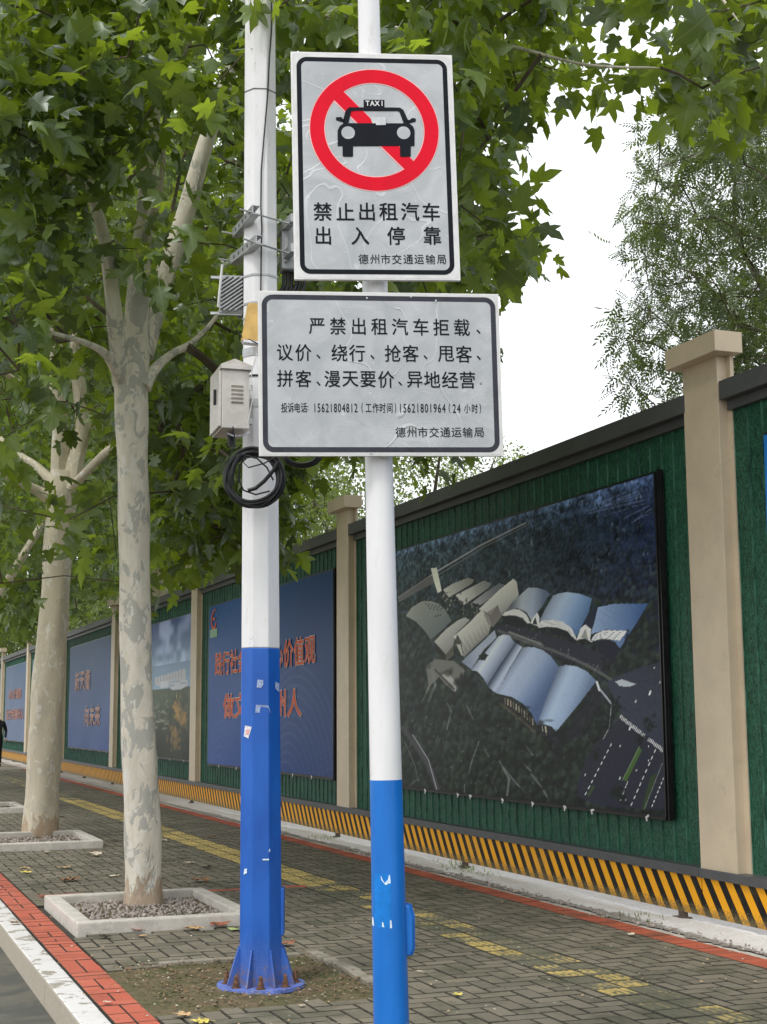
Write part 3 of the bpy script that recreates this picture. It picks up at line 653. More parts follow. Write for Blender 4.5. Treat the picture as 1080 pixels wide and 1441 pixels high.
vault([(541, 947), (580, 840), (623, 733), (650, 727), (690, 732), (730, 752), (763, 786), (700, 868), (612, 973), (595, 955), (570, 947)], (575, 835), (700, 890), [(88, 100, 126), (150, 168, 192), (130, 148, 174), (98, 116, 146)])
vault([(298, 746), (330, 705), (400, 620), (418, 614), (440, 617), (462, 645), (400, 735), (360, 802), (345, 775), (322, 750)], (332, 690), (408, 740), [(110, 120, 142), (176, 184, 198), (136, 146, 166), (84, 98, 128)])
vault([(362, 806), (400, 740), (465, 645), (488, 660), (440, 740), (396, 832), (380, 822)], (375, 790), (415, 815), [(80, 92, 118), (160, 170, 188), (112, 124, 150)])
vault([(555, 562), (575, 520), (605, 468), (650, 456), (700, 462), (746, 480), (735, 530), (700, 600), (672, 590), (640, 566), (605, 560)], (580, 490), (725, 560), [(110, 122, 142), (148, 164, 186), (112, 138, 172), (74, 106, 148)])
vault([(425, 530), (450, 495), (512, 440), (545, 440), (578, 450), (593, 463), (560, 515), (522, 560), (505, 530), (470, 515)], (450, 490), (570, 500), [(96, 104, 114), (150, 158, 168), (134, 146, 164), (92, 106, 132)])
S.fill([(326, 692), (345, 680), (362, 690), (350, 710), (330, 708)], (22, 34, 26))
for k in range(14): S.line([(560 + k * 4.5, 930 - k * 13), (600 + k * 9, 950 - k * 11)], .6, (150, 166, 190), .3)
S.fill([(400, 838), (450, 852), (492, 890), (540, 950), (534, 968), (480, 930), (438, 888), (405, 862)], (44, 44, 42))
for k in range(11):
    x = 425 + k * 10; y = 850 + (k / 11) ** 1.35 * 88; S.line([(x, y), (x + 1, y + 22)], 2.3, (168, 152, 108) if k % 3 else (120, 110, 84), .85)
S.line([(405, 866), (440, 896), (500, 944), (532, 975)], 6, (96, 90, 74), .6)
S.fill([(544, 950), (575, 950), (610, 975), (596, 996), (560, 975)], (40, 42, 50)); S.line([(572, 955), (576, 985)], 3, (170, 160, 110)); S.line([(560, 952), (563, 975)], 2, (140, 132, 96))
S.fill([(535, 970), (640, 985), (700, 900), (760, 800), (790, 860), (700, 990), (620, 1040)], (34, 34, 46), alpha=.7)
S.fill([(130, 730), (165, 705), (235, 712), (275, 745), (262, 800), (240, 828), (205, 800), (180, 770), (150, 800), (112, 870), (140, 800)], (112, 112, 100), alpha=.85)
S.fill([(185, 770), (212, 750), (246, 800), (240, 825), (215, 800)], (140, 142, 130)); S.line([(165, 745), (235, 815)], 5, (70, 66, 66))
for pts_, w in (([(150, 720), (165, 800), (140, 860)], 6), ([(210, 870), (225, 900), (208, 965)], 4), ([(285, 880), (310, 930)], 3), ([(330, 1010), (300, 1090), (290, 1130)], 3), ([(405, 1085), (440, 1150), (432, 1210)], 5),
               ([(420, 1110), (470, 1170), (500, 1200)], 3.5), ([(495, 1095), (520, 1120)], 4), ([(520, 1130), (560, 1180), (580, 1215)], 4), ([(275, 1170), (272, 1210)], 2.5), ([(350, 1040), (365, 1065)], 3), ([(500, 1025), (525, 1060)], 5)):
    S.line(pts_, w, (112, 118, 116), .65)
for k in range(150):
    x = rng.uniform(60, 560); y = rng.uniform(880, 1200); S.blob(x, y, rng.uniform(1, 3), rng.uniform(1, 4), (126, 130, 130), rng.uniform(.1, .6))
for k in range(260):
    x = rng.uniform(40, 700); y = rng.uniform(700, 1200)
    if not (x > 230 and y < 1000 - (700 - x) * .6): S.blob(x, y, rng.uniform(6, 20), rng.uniform(6, 18), (20, 26, 22), rng.uniform(.3, .8))
S.line([(45, 960), (110, 1050), (150, 1120), (175, 1190)], 12, (70, 68, 74), .8); S.line([(80, 985), (140, 1080), (172, 1190)], 2.2, (150, 150, 160), .7); S.line([(50, 1010), (90, 1100), (100, 1150), (60, 1185)], 2, (96, 100, 98), .7)
S.fill([(800, 790), (900, 745), (1000, 715), (1020, 1045), (940, 985), (860, 905), (830, 850)], (56, 60, 78), (48, 52, 66), (830, 850), (1000, 800), alpha=.9)
for k in range(500):
    x = rng.uniform(830, 1015); y = rng.uniform(760, 960); S.blob(x, y, 2, 2, (84, 90, 112), .25)
S.fill([(690, 1170), (735, 1050), (800, 980), (858, 915), (1020, 1045), (1032, 1262), (930, 1262), (760, 1248), (700, 1215)], (40, 42, 56), alpha=.95)
S.fill([(905, 1065), (922, 1030), (935, 1042), (875, 1160), (862, 1150)], (66, 96, 48)); S.fill([(965, 1140), (990, 1125), (945, 1262), (930, 1262)], (46, 62, 40)); S.fill([(728, 1210), (750, 1170), (758, 1178), (735, 1218)], (56, 72, 44))
for a_, b_ in (((985, 1040), (885, 1262)), ((1028, 1110), (965, 1262)), ((820, 1020), (715, 1220)), ((880, 1160), (850, 1235))):
    for k in range(9):
        f0, f1 = k / 9, k / 9 + .05; S.line([(a_[0] + (b_[0] - a_[0]) * f0, a_[1] + (b_[1] - a_[1]) * f0), (a_[0] + (b_[0] - a_[0]) * f1, a_[1] + (b_[1] - a_[1]) * f1)], 1.8, (196, 200, 205), .9)
S.line([(925, 1030), (860, 1155)], 1.5, (120, 130, 110), .8); S.line([(1010, 1090), (940, 1262)], 1.4, (130, 140, 130), .7)
for k in range(32):
    x = 857 + k * 5.2; y = 913 + k * 4.15
    if 17 < k < 20: continue
    S.line([(x, y), (x - 4, y + 11)], 1.6, (220, 222, 225), .95)
S.line([(862, 930), (1018, 1050)], 1.2, (150, 154, 160), .6); S.line([(765, 790), (775, 820)], 5, (200, 205, 210), .9); S.line([(775, 815), (800, 845), (820, 870)], 4, (160, 165, 172), .8); S.line([(820, 880), (812, 960), (790, 1000)], 2, (150, 152, 156), .7)
S.fill([(835, 788), (860, 780), (912, 798), (890, 806), (850, 806)], (150, 156, 162))
for x, y, w in ((962, 830, 6), (910, 862, 3.5), (888, 962, 5), (1014, 975, 4), (852, 1028, 3), (850, 1146, 3.5), (870, 1228, 4), (1000, 790, 3), (978, 738, 2.5), (958, 1030, 2.5), (958, 1080, 2.6), (912, 1118, 2.6), (720, 1135, 3)):
    S.line([(x, y + w), (x + w * .6, y - w)], w * .62, (206, 210, 214), .95)
for x, y, r_ in ((840, 870, 26), (962, 950, 30), (930, 1000, 24), (760, 900, 44), (790, 940, 42), (740, 960, 40), (700, 1030, 45), (760, 1060, 22), (900, 640, 50), (960, 600, 45), (870, 720, 34), (840, 1190, 30), (855, 1220, 24), (800, 730, 26), (640, 1090, 60), (600, 1180, 50)):
    for k in range(26): S.blob(x + rng.normal() * r_ * .42, y + rng.normal() * r_ * .42, rng.uniform(4, 9), rng.uniform(4, 9), [(22, 30, 28), (30, 40, 34), (16, 20, 22)][k % 3], .7)
lum = S.c.mean(-1, keepdims=True); S.c = S.c * (1 + .6 * np.clip((lum - .10) / .2, 0, 1)) * (1 + .10 * (value_noise(wx, wy, 60, 31) - .5))[..., None]
gr = S.c.mean(-1, keepdims=True); wm = ((S.c[..., :1] > S.c[..., 2:] * 1.05) & (gr > .08) & (S.c[..., 1:2] < S.c[..., :1] * 1.04)); S.c = np.where(wm, S.c * .5 + gr * .62, S.c)
S.c *= 1.25
S.build(p1)

# ------------------------------------------------------------------ lettering
_gl = {}
def glyph(ch, weight):
    k = (ch, weight)
    if k not in _gl:
        c = bpy.data.curves.new('glyph', 'FONT'); c.body = ch; c.size = 1; c.offset = weight; c.resolution_u = 3
        o = bpy.data.objects.new('glyph', c); scene.collection.objects.link(o); bpy.context.view_layer.update()
        ev = o.evaluated_get(bpy.context.evaluated_depsgraph_get()); m = ev.to_mesh()
        v = np.array([p.co[:2] for p in m.vertices]); f = [tuple(p.vertices) for p in m.polygons]; ev.to_mesh_clear()
        bpy.data.objects.remove(o); bpy.data.curves.remove(c)
        _gl[k] = (v - (v.min(0) + v.max(0)) / 2, f)
    return _gl[k]
def text_line(b, items, place, weight=0.012, mi=0, dirs=4):
    """items: (char, u, v, width, height) - centre and em size in local metres; strokes are thickened by stacked shifted films"""
    for ch, u_, v_, w, h in items:
        V, F = glyph(ch, 0)
        for k in range(dirs if weight > 0 else 1):
            a = 2 * PI * (k + .5) / dirs; dx, dy = (weight * math.cos(a), weight * math.sin(a)) if weight > 0 else (0, 0)
            b.add([place(u_ + (p[0] + dx) * w, v_ + (p[1] + dy) * h, k * .00012) for p in V], F, mi)
# ---- other posters
def grad(S, top, bot, left=None):
    t = np.clip((S.Zg - S.Zg.min()) / (S.Zg.max() - S.Zg.min()), 0, 1)[..., None]; S.c = L3(top) * t + L3(bot) * (1 - t); S.tx, S.ty = S.px, S.py
def arcs(S, cy, cz, n, r0, dr, col, sy=1.0):
    for k in range(n):
        r = r0 + k * dr; d = np.abs(np.hypot((S.Yg - cy + .05 * k) * sy, S.Zg - cz) - r); a = np.clip(1 - d / .018, 0, 1)[..., None] * .18; S.c = S.c * (1 - a) + L3(col) * a
def slogan(t, rows, wt=.016, mats=('banner_red', 'banner_edge')):
    """rows: (text, first glyph px, last glyph px, glyph height px)"""
    for txt, p0, p1_, hp in rows:
        A, B_ = on_x(p0[0], p0[1], PX), on_x(p1_[0], p1_[1], PX); n = len(txt); b = MB(); e = MB()
        hz = abs(on_x(p1_[0], p1_[1] - hp / 2, PX)[2] - on_x(p1_[0], p1_[1] + hp / 2, PX)[2]) / .92; w = abs(A[1] - B_[1]) / max(1, n - 1) * .98
        items = [(c, -(A[1] + (B_[1] - A[1]) * k / max(1, n - 1)), A[2] + (B_[2] - A[2]) * k / max(1, n - 1), w, hz) for k, c in enumerate(txt)]
        text_line(e, items, lambda u, v, d: (PX - .021 - d, -u, v), wt + .022, dirs=8); e.build('lettering_outline', M[mats[1]], t)
        text_line(b, items, lambda u, v, d: (PX - .025 - d, -u, v), wt); b.build('lettering', M[mats[0]], t)
p2, S = poster('blue slogan poster behind the octagonal pole with two rows of orange red characters', 17.15, 23.72, .745, 3.40, 150, 110)
grad(S, (18, 74, 132), (42, 76, 142)); xx = np.clip((23.7 - S.Yg) / 6.5, 0, 1)[..., None]; S.c = S.c * (1.15 - .55 * xx); arcs(S, 19.2, .2, 11, .7, .13, (130, 150, 190), 1.0); arcs(S, 23.0, .4, 5, .5, .14, (110, 135, 190)); S.build(p2)
b = MB(); yy, zz = on_x(303, 873, PX)[1:]
for k in range(10):
    a0, a1 = math.radians(100 + 24 * k), math.radians(124 + 24 * k); r0, r1 = .12, .17
    b.add([(PX - .024, yy - r0 * math.cos(a0) * 1.1, zz + r0 * math.sin(a0)), (PX - .024, yy - r1 * math.cos(a0) * 1.1, zz + r1 * math.sin(a0)), (PX - .024, yy - r1 * math.cos(a1) * 1.1, zz + r1 * math.sin(a1)), (PX - .024, yy - r0 * math.cos(a1) * 1.1, zz + r0 * math.sin(a1))], [(0, 1, 2, 3)])
b.box((PX - .024, yy, zz + .02), (.002, .16, .04)); b.box((PX - .024, yy - .05, zz + .17), (.002, .12, .03)); b.build('emblem', M['banner_red'], p2)
b = MB(); b.box((PX - .024, yy, zz - .22), (.002, .50, .14)); b.build('emblem_base', simple('pale green film', (.18, .34, .20), .4), p2)
slogan(p2, [('践行社会主义核心价值观', (309.5, 934.6), (438.6, 914.6), 39), ('做文明德州人', (323.7, 993.6), (416.5, 989), 39)])
p3, S = poster('poster of a white block above an autumn garden, right of the nearest trunk', 24.98, 31.5, .76, 3.39, 200, 130)
grad(S, (52, 66, 104), (40, 42, 38)); zt = (S.Zg - .76) / 2.63
S.c = np.where((zt > .5)[..., None], L3((44, 62, 108)) * np.clip((zt - .5) * 2, 0, 1)[..., None] + L3((116, 140, 158)) * (1 - np.clip((zt - .5) * 2, 0, 1))[..., None], L3((52, 64, 40)) * np.clip(zt * 2.2, .25, 1)[..., None])
cl = np.clip((value_noise(S.Yg, S.Zg * 2.2, 1.1, 8) * .6 + value_noise(S.Yg, S.Zg * 2, 3, 9) * .4 - .48) * 3.5, 0, 1) * (zt > .68); S.c += cl[..., None] * L3((150, 158, 176)) * .55
nn = (value_noise(S.Yg, S.Zg, 6, 11) * .5 + value_noise(S.Yg, S.Zg, 16, 12) * .5); S.c = np.where((zt < .47)[..., None], S.c * (.3 + 1.4 * nn)[..., None], S.c)
S.tx, S.ty = (S.px - 205) * 6.007, (S.py - 850) * 6.007
S.fill([(80, 625), (130, 610), (335, 545), (342, 640), (210, 660), (205, 700), (80, 690)], (150, 152, 156))
for k in range(9): S.line([(100 + k * 26, 622 - k * 8), (100 + k * 26, 660 - k * 5)], 4, (110, 116, 124), .9)
S.fill([(125, 660), (190, 655), (190, 710), (125, 712)], (160, 164, 168)); S.fill([(210, 670), (355, 640), (355, 690), (300, 722), (210, 725)], (158, 162, 168)); S.line([(212, 690), (352, 662)], 3, (110, 116, 124))
for k in range(60):
    S.blob(rng.normal(262, 17), rng.normal(900, 42), 9, 16, (150, 116, 56), .35); S.blob(rng.normal(318, 16), rng.normal(970, 40), 8, 16, (142, 108, 52), .3); S.blob(rng.normal(240, 22), rng.normal(1120, 60), 8, 20, (128, 100, 52), .3)
for k in range(40): S.blob(rng.uniform(70, 190), rng.uniform(810, 1060), rng.uniform(6, 22), rng.uniform(3, 10), (128, 128, 116), .45)
for k in range(60): S.blob(rng.uniform(60, 390), rng.uniform(730, 1250), rng.uniform(5, 16), rng.uniform(5, 14), (38, 52, 32), .4)
S.blob(262, 780, 4, 30, (150, 130, 90), .8); S.c *= 1.5; S.build(p3)
p4, S = poster('blue poster with two short rows of three orange characters, between the two plane trunks', 33.1, 39.45, .76, 3.44, 40, 40)
grad(S, (30, 72, 114), (52, 82, 138)); S.build(p4)
slogan(p4, [('新天衢', (110, 959.6), (124.5, 956.7), 27), ('向未来', (123.3, 1008), (138.4, 1007), 29)], .012, ('banner_faint', 'banner_edge'))
p4b, S = poster('pale blue poster almost hidden behind the stouter plane trunk', 41.1, 47.6, .76, 3.44, 30, 30)
grad(S, (84, 110, 124), (86, 96, 116)); S.build(p4b)
p5, S = poster('faded blue poster with pink characters at the far left end of the hoarding', 49.1, 55.5, .76, 3.44, 30, 30)
grad(S, (54, 84, 116), (84, 100, 134)); S.build(p5); slogan(p5, [('核心价值观', (15, 977.5), (29, 976), 14), ('做文明德州人', (11, 1006), (32, 1004.5), 15)], .01, ('banner_faint', 'banner_faint'))
p6, S = poster('grey poster farthest along the hoarding, beyond the last blue one', 57.1, 63.5, .76, 3.44, 30, 30)
grad(S, (90, 100, 100), (84, 92, 100)); S.build(p6)
p0, S = poster('bright blue poster cut off by the right edge, right of the big tan post', 1.6, 7.98, 1.95, 3.42, 40, 30)
grad(S, (40, 118, 196), (52, 132, 205)); S.build(p0)

# ------------------------------------------------------------------ sign post
BASE = np.array([2.0445, 5.2386, 0]); TOPP = np.array([1.9745, 5.2656, 4.5336]); AX = (TOPP - BASE) / (TOPP[2])
def sp(z): return BASE + AX * z
def srad(z): return .0705 - (.0705 - .0470) * min(z, 4.6) / 4.53
sign_post = thing('sign_post', 'round pole carrying the two taxi notices, white above and azure blue below', 'pole', BASE)
zb = 1.257
b = MB(); zs = [-.12] + list(np.linspace(0, zb, 12)); b.tube([sp(z) for z in zs], [srad(z) for z in zs], 40); b.build('blue_section', M['blue_azure'], sign_post, smooth=True)
b = MB(); zs = list(np.linspace(zb, 5.6, 24)); b.tube([sp(z) for z in zs], [srad(z) - .0008 for z in zs], 40); b.build('white_section', M['white'], sign_post, smooth=True)
rt = np.array([.93315, -.35948, 0]); fw = np.array([.35948, .93315, 0]); upv = np.array([0, 0, 1.0])
def onsp(px_, py_, off=0.0):
    """point on the front of the sign pole under a sight line"""
    d = ray(px_, py_); d = d / np.linalg.norm(d)
    P = on_plane(px_, py_, BASE, fw); z = P[2]; c = sp(z); r = srad(z) + off; lat = np.dot(P - c, rt); lat = max(-r * .99, min(r * .99, lat)); return c + rt * lat - fw * math.sqrt(max(r * r - lat * lat, 0)) + upv * 0
def decal(fn, pts, mat, name, parent, off=.0012):
    c = np.mean(pts, 0); b = MB(); P = [fn(x, y, off) for x, y in pts]; b.add(P, [tuple(range(len(P)))]); return b.build(name, mat, parent)
# meter cover on the right side
z0, z1 = on_plane(576, 1346, BASE, fw)[2], on_plane(576, 1272, BASE, fw)[2]; zc = (z0 + z1) / 2; hh = (z1 - z0) / 2; r = srad(zc)
prof = [(0, -hh), (.028, -hh + .004), (.036, -hh + .03), (.036, hh - .05), (.024, hh - .008), (0, hh)]
b = MB(); b.prism([sp(zc) + rt * (r - .012 + a) + upv * c_ - fw * .012 for a, c_ in prof], fw * .06); o = b.build('terminal_cover', M['blue_azure'], sign_post)
md = o.modifiers.new('bevel', 'BEVEL'); md.width = .006; md.segments = 3
b = MB(); b.prism([sp(zc) + rt * (r - .004 + a * 1.04) + upv * c_ * 1.03 + fw * .02 for a, c_ in prof], fw * .008); b.build('cover_rim', M['blue_azure'], sign_post)
for z in (3.55, 3.95, 2.65, 2.95):
    b = MB(); b.tube([sp(z - .02), sp(z + .02)], [srad(z) + .004] * 2, 32); b.box(sp(z) - fw * (srad(z) + .02), (.12, .04, .035), ax=(rt, fw, upv)); b.build('clamp', M['galv'], sign_post, smooth=True)
for q in ([(536, 1231), (549, 1229), (550, 1240), (543, 1243), (537, 1236)], [(524, 1290), (526, 1290), (527, 1302), (524, 1301)], [(549, 1292), (551, 1292), (552, 1303), (549, 1303)], [(538, 1294), (540, 1296), (541, 1302), (538, 1301)]):
    decal(onsp, q, M['bluepaint_chip'], 'paper_remnant', sign_post)
b = MB(); P = []; 
for k in range(7):
    x = 523 + k * 4.6
    P.append((onsp(x, 1228, .0006), onsp(x + .4, 1303, .0006)))
for k in range(6): b.add([P[k][0], P[k + 1][0], P[k + 1][1], P[k][1]], [(0, 3, 2, 1)])
b.build('sticker_ghost', simple('glossy sticker ghost', (.012, .19, .60), .25, 0, .1, 30), sign_post)

class Sign:
    def __init__(s, C, u, w, n, W, H, corners, sc, off):
        s.C, s.u, s.w, s.n, s.W, s.H = map(lambda a: np.array(a, float) if not np.isscalar(a) else a, (C, u, w, n, W, H))
        dst = [(-W / 2, H / 2), (W / 2, H / 2), (W / 2, -H / 2), (-W / 2, -H / 2)]; A = []; B_ = []
        for (x, y), (p, q) in zip(corners, dst): A += [[x, y, 1, 0, 0, 0, -p * x, -p * y], [0, 0, 0, x, y, 1, -q * x, -q * y]]; B_ += [p, q]
        s.h = np.append(np.linalg.solve(np.array(A), B_), 1).reshape(3, 3); s.sc, s.off = sc, off
    def loc(s, x, y):
        p = s.h @ np.array([s.off[0] + x / s.sc, s.off[1] + y / s.sc, 1]); return p[:2] / p[2]
    def P(s, u, v, d=0.0): return s.C + s.u * u + s.w * v + s.n * d
    def poly(s, b, pts, d, local=False, mi=0):
        q = pts if local else [s.loc(*p) for p in pts]
        a = sum(q[i][0] * q[(i + 1) % len(q)][1] - q[(i + 1) % len(q)][0] * q[i][1] for i in range(len(q)))
        if a < 0: q = q[::-1]
        b.add([s.P(p[0], p[1], d) for p in q], [tuple(range(len(q)))], mi)
    def rrect(s, W, H, r, n=8):
        o = []
        for cx_, cy_, a0 in ((W / 2 - r, H / 2 - r, 0), (-W / 2 + r, H / 2 - r, 90), (-W / 2 + r, -H / 2 + r, 180), (W / 2 - r, -H / 2 + r, 270)):
            for k in range(n + 1): a = math.radians(a0 + 90 * k / n); o.append((cx_ + r * math.cos(a), cy_ + r * math.sin(a)))
        return o
    def ring(s, b, outer, inner, d):
        n = len(outer); b.add([s.P(p[0], p[1], d) for p in outer] + [s.P(p[0], p[1], d) for p in inner], [(i, (i + 1) % n, (i + 1) % n + n, i + n) for i in range(n)])
    def base(s, t, margin, thick, r):
        b = MB(); ax = (s.u, s.w, s.n); b.box(s.P(0, 0, -.009), (s.W, s.H, .018), ax=ax, bev=.002); b.build('panel', M['alu'], t)
        b = MB(); s.poly(b, s.rrect(s.W - .014, s.H - .014, .012), .0006, True); b.build('face_sheet', M['alu'] if False else M['sheet_edge'], t)
        b = MB(); s.poly(b, s.rrect(s.W - 2 * margin - thick, s.H - 2 * margin - thick, r), .0012, True); b.build('sheeting', M['sheet'], t)
        b = MB(); W, H = s.W - 2 * margin, s.H - 2 * margin; s.ring(b, s.rrect(W, H, r + thick / 2), s.rrect(W - 2 * thick, H - 2 * thick, max(r - thick / 2, .008)), .0018); b.build('border', M['ink_grey'] if s.H < s.W else M['ink_black'], t)
        for sx in (-1, 1):
            b = MB(); b.box(s.P(sx * s.W * .22, 0, -.028), (.03, s.H * .9, .02), ax=ax); b.build('back_rib', M['galv'], t)
    def chars(s, b, items, d, weight):
        it = []
        for ch, x, y, w, h in items:
            u, v = s.loc(x, y); a, c = s.loc(x - w / 2, y), s.loc(x + w / 2, y); e, g = s.loc(x, y - h / 2), s.loc(x, y + h / 2); it.append((ch, u, v, (c[0] - a[0]) / .92, (e[1] - g[1]) / .92))
        text_line(b, it, lambda p, q, e=0.0: s.P(p, q, d + e), weight)
M['sheet_edge'] = simple('pale sheeting margin', (.60, .60, .59), .4, .2, .08, 14)
UP = Sign((1.9633, 5.1714, 3.7581), (.9636, -.2668, .0184), (-.0094, .035, .9993), (-.2673, -.9631, .0312), .6794, .9944, [(408.7, 73), (636.5, 76), (648.5, 396), (415, 391.5)], 4.1154, (400, 60))
LO = Sign((1.9783, 5.1530, 2.8712), (.9685, -.2486, .0155), (-.0173, -.0048, .9998), (-.2485, -.9686, -.0089), .9853, .6753, [(363, 408.6), (702, 413.7), (709.4, 641.5), (364.6, 642)], 2.919, (350, 400))
up_t = thing('taxi_sign', 'portrait grey sign with a struck-out black taxi in a red ring, above the wide notice', 'sign', UP.C)
UP.base(up_t, .0235, .0195, .034)
def circ(c, r, n=72): return [(c[0] + r * math.cos(2 * PI * k / n), c[1] + r * math.sin(2 * PI * k / n)) for k in range(n)]
cc = UP.loc(520, 506.5)
b = MB(); UP.ring(b, circ(cc, .2715), circ(cc, .205), .0024); UP.poly(b, [(325, 267), (765, 698), (704, 756), (266, 327)], .0021); b.build('ring_edge', M['ink_pink'], up_t)
b = MB(); UP.ring(b, circ(cc, .2675), circ(cc, .2090), .0032); b.build('red_ring', M['ink_red'], up_t)
b = MB(); UP.poly(b, [(310, 255), (775, 716), (725, 765), (255, 303)], .0029); b.build('red_slash', M['ink_red'], up_t)
b = MB(); d = .0042
for q in ([(344, 470), (335, 462), (352, 398), (372, 377), (402, 377), (402, 397), (385, 402), (369, 470)], [(402, 377), (640, 377), (640, 397), (402, 397)], [(640, 377), (668, 378), (688, 392), (724, 470), (690, 470), (666, 404), (656, 397), (640, 397)],
          [(341, 469), (722, 469), (745, 488), (753, 512), (753, 601), (307, 601), (307, 512), (318, 487)],
          [(300, 434), (328, 434), (338, 446), (352, 448), (346, 462), (326, 460), (298, 450), (296, 440)], [(758, 440), (738, 438), (722, 450), (704, 448), (708, 464), (728, 466), (760, 458), (761, 446)],
          [(335, 601), (396, 601), (396, 657), (392, 662), (341, 662), (336, 656)], [(668, 601), (731, 601), (731, 658), (726, 664), (673, 664), (668, 658)], [(457, 333), (577, 333), (577, 377), (457, 377)]): UP.poly(b, q, d)
b.build('taxi_pictogram', M['ink_black'], up_t)
rr = abs(UP.loc(406, 525)[0] - UP.loc(328, 525)[0]) / 2
for x in (367, 689):
    b = MB(); UP.poly(b, circ(UP.loc(x, 525), rr, 32), .0052, True); b.build('headlight_disc', M['sheet'], up_t)
b = MB(); UP.chars(b, [('T', 479, 354, 24 * 1.5, 30 * 1.28), ('A', 507, 354, 24 * 1.5, 30 * 1.28), ('X', 535, 354, 24 * 1.5, 30 * 1.28), ('I', 563, 354, 24 * 1.5, 30 * 1.28)], .0050, .022); b.build('taxi_lettering', M['ink_white'], up_t)
b = MB(); UP.chars(b, [(c, x, y, 102, 102) for c, x, y in (('禁', 222, 978), ('止', 352, 980), ('出', 477, 980), ('租', 601, 981), ('汽', 727, 982), ('车', 850, 984))], .0024, .018); b.build('lettering', M['ink_black'], up_t)
b = MB(); UP.chars(b, [(c, x, y, 100, 102) for c, x, y in (('出', 226, 1116), ('入', 438, 1120), ('停', 645, 1121), ('靠', 857, 1122))], .0024, .018); b.build('lettering', M['ink_black'], up_t)
BUREAU = '德州市交通运输局'
b = MB(); UP.chars(b, [(c, x, 1254 + k * .9, 55, 56) for k, (c, x) in enumerate(zip(BUREAU, (457, 522, 585, 650, 716, 780, 846, 910)))], .0024, .008); b.build('lettering', M['ink_black'], up_t)
lo_t = thing('notice_sign', 'wide grey text notice with a slate border, lower one on the round pole', 'sign', LO.C)
LO.base(lo_t, .0155, .0205, .034)
rows = [[('严', 281, 172), ('禁', 368, 172), ('出', 454, 173), ('租', 538, 174), ('汽', 623, 175), ('车', 709, 176), ('拒', 792, 177), ('载', 877, 178)],
        [('议', 150, 280), ('价', 226, 281), ('绕', 374, 282), ('行', 447, 283), ('抢', 594, 284), ('客', 667, 284), ('甩', 812, 286), ('客', 885, 287)],
        [('拼', 150, 387), ('客', 226, 388), ('漫', 345, 389), ('天', 419, 389), ('要', 492, 390), ('价', 566, 391), ('异', 684, 391), ('地', 755, 391), ('经', 828, 392), ('营', 900, 393)]]
marks = [[('、', 945, 195)], [('、', 288, 297), ('、', 510, 299), ('、', 728, 300), ('、', 946, 302)], [('、', 288, 408), ('、', 624, 408)]]
for row, mk in zip(rows, marks):
    b = MB(); LO.chars(b, [(c, x, y, 64, 68) for c, x, y in row] + [(c, x, y, 50, 54) for c, x, y in mk], .0024, .012)
    if row is rows[2]: LO.ring(b, circ(LO.loc(955, 408), .0048, 20), circ(LO.loc(955, 408), .0032, 20), .0024)
    b.build('lettering', M['ink_black'], lo_t)
it = [(c, x, 507, 25, 40) for c, x in zip('投诉电话', (147, 174, 201, 228))] + [('：', 244, 509, 20, 26)]
it += [(c, 273 + 16.9 * k, 508, 26, 47) for k, c in enumerate('15621804812')] + [('(', 468, 507, 22, 40)] + [(c, x, 508, 25, 40) for c, x in zip('工作时间', (494, 523, 552, 581))] + [(')', 604, 508, 22, 40)]
it += [(c, 625 + 17.8 * k, 509, 27, 47) for k, c in enumerate('15621801964')] + [('(', 826, 509, 22, 40), ('2', 846, 510, 27, 47), ('4', 864, 510, 27, 47)] + [('小', 899, 510, 25, 38), ('时', 930, 510, 25, 38), (')', 952, 510, 22, 40)]
b = MB(); LO.chars(b, it, .0024, .012); b.build('lettering', M['ink_black'], lo_t)
b = MB(); LO.chars(b, [(c, x, 608, 40, 41) for c, x in zip(BUREAU, (625, 671, 717, 763, 809, 855, 901, 947))], .0024, .008); b.build('lettering', M['ink_black'], lo_t)
for x, y in ((487, 57), (668, 52), (505, 694), (770, 68)):
    u_, v_ = LO.loc(x, y); b = MB(); b.tube([LO.P(u_, v_, .001), LO.P(u_, v_, .0045)], .0042, 12); b.build('rivet', M['galv'], lo_t)

# ------------------------------------------------------------------ equipment pole (octagonal)
PB = np.array([2.290, 7.905, 0.0]); LEAN = np.array([-.93315 * .0075, .35948 * .0075, 1.0])
def pp(z): return PB + LEAN * z
def prad(z): return .1285 - .0285 * z / 6.2
PH0 = math.radians(-18)
def oct_ring(z, off=0.0):
    r = (prad(z) + off); return [pp(z) + r * (math.sin(PH0 + k * PI / 4) * rt - math.cos(PH0 + k * PI / 4) * fw) for k in range(8)]
def oct_tube(b, zs, off=0.0):
    vs = sum([oct_ring(z, off) for z in zs], []); n = len(zs)
    b.add(vs, [(i * 8 + k, i * 8 + (k + 1) % 8, (i + 1) * 8 + (k + 1) % 8, (i + 1) * 8 + k) for i in range(n - 1) for k in range(8)] + [tuple(range(7, -1, -1)), tuple(range((n - 1) * 8, n * 8))])
pole = thing('equipment_pole', 'thick octagonal pole bolted to the paving, royal blue at the foot and white above', 'pole', PB)
zbl = on_plane(368, 913, PB, fw)[2]
b = MB(); oct_tube(b, [.02, .3, .8, 1.3, zbl]); o = b.build('blue_section', M['blue_royal'], pole); md = o.modifiers.new('b', 'BEVEL'); md.width = .006; md.segments = 2; md.limit_method = 'ANGLE'
b = MB(); oct_tube(b, [zbl, 3, 4.2, 5.4, 8.5], -.0008); o = b.build('white_section', M['white'], pole); md = o.modifiers.new('b', 'BEVEL'); md.width = .006; md.segments = 2; md.limit_method = 'ANGLE'
b = MB(); b.tube([PB + (0, 0, .006), PB + (0, 0, .026)], [.248, .246], 48); b.build('base_flange', M['flange'], pole)
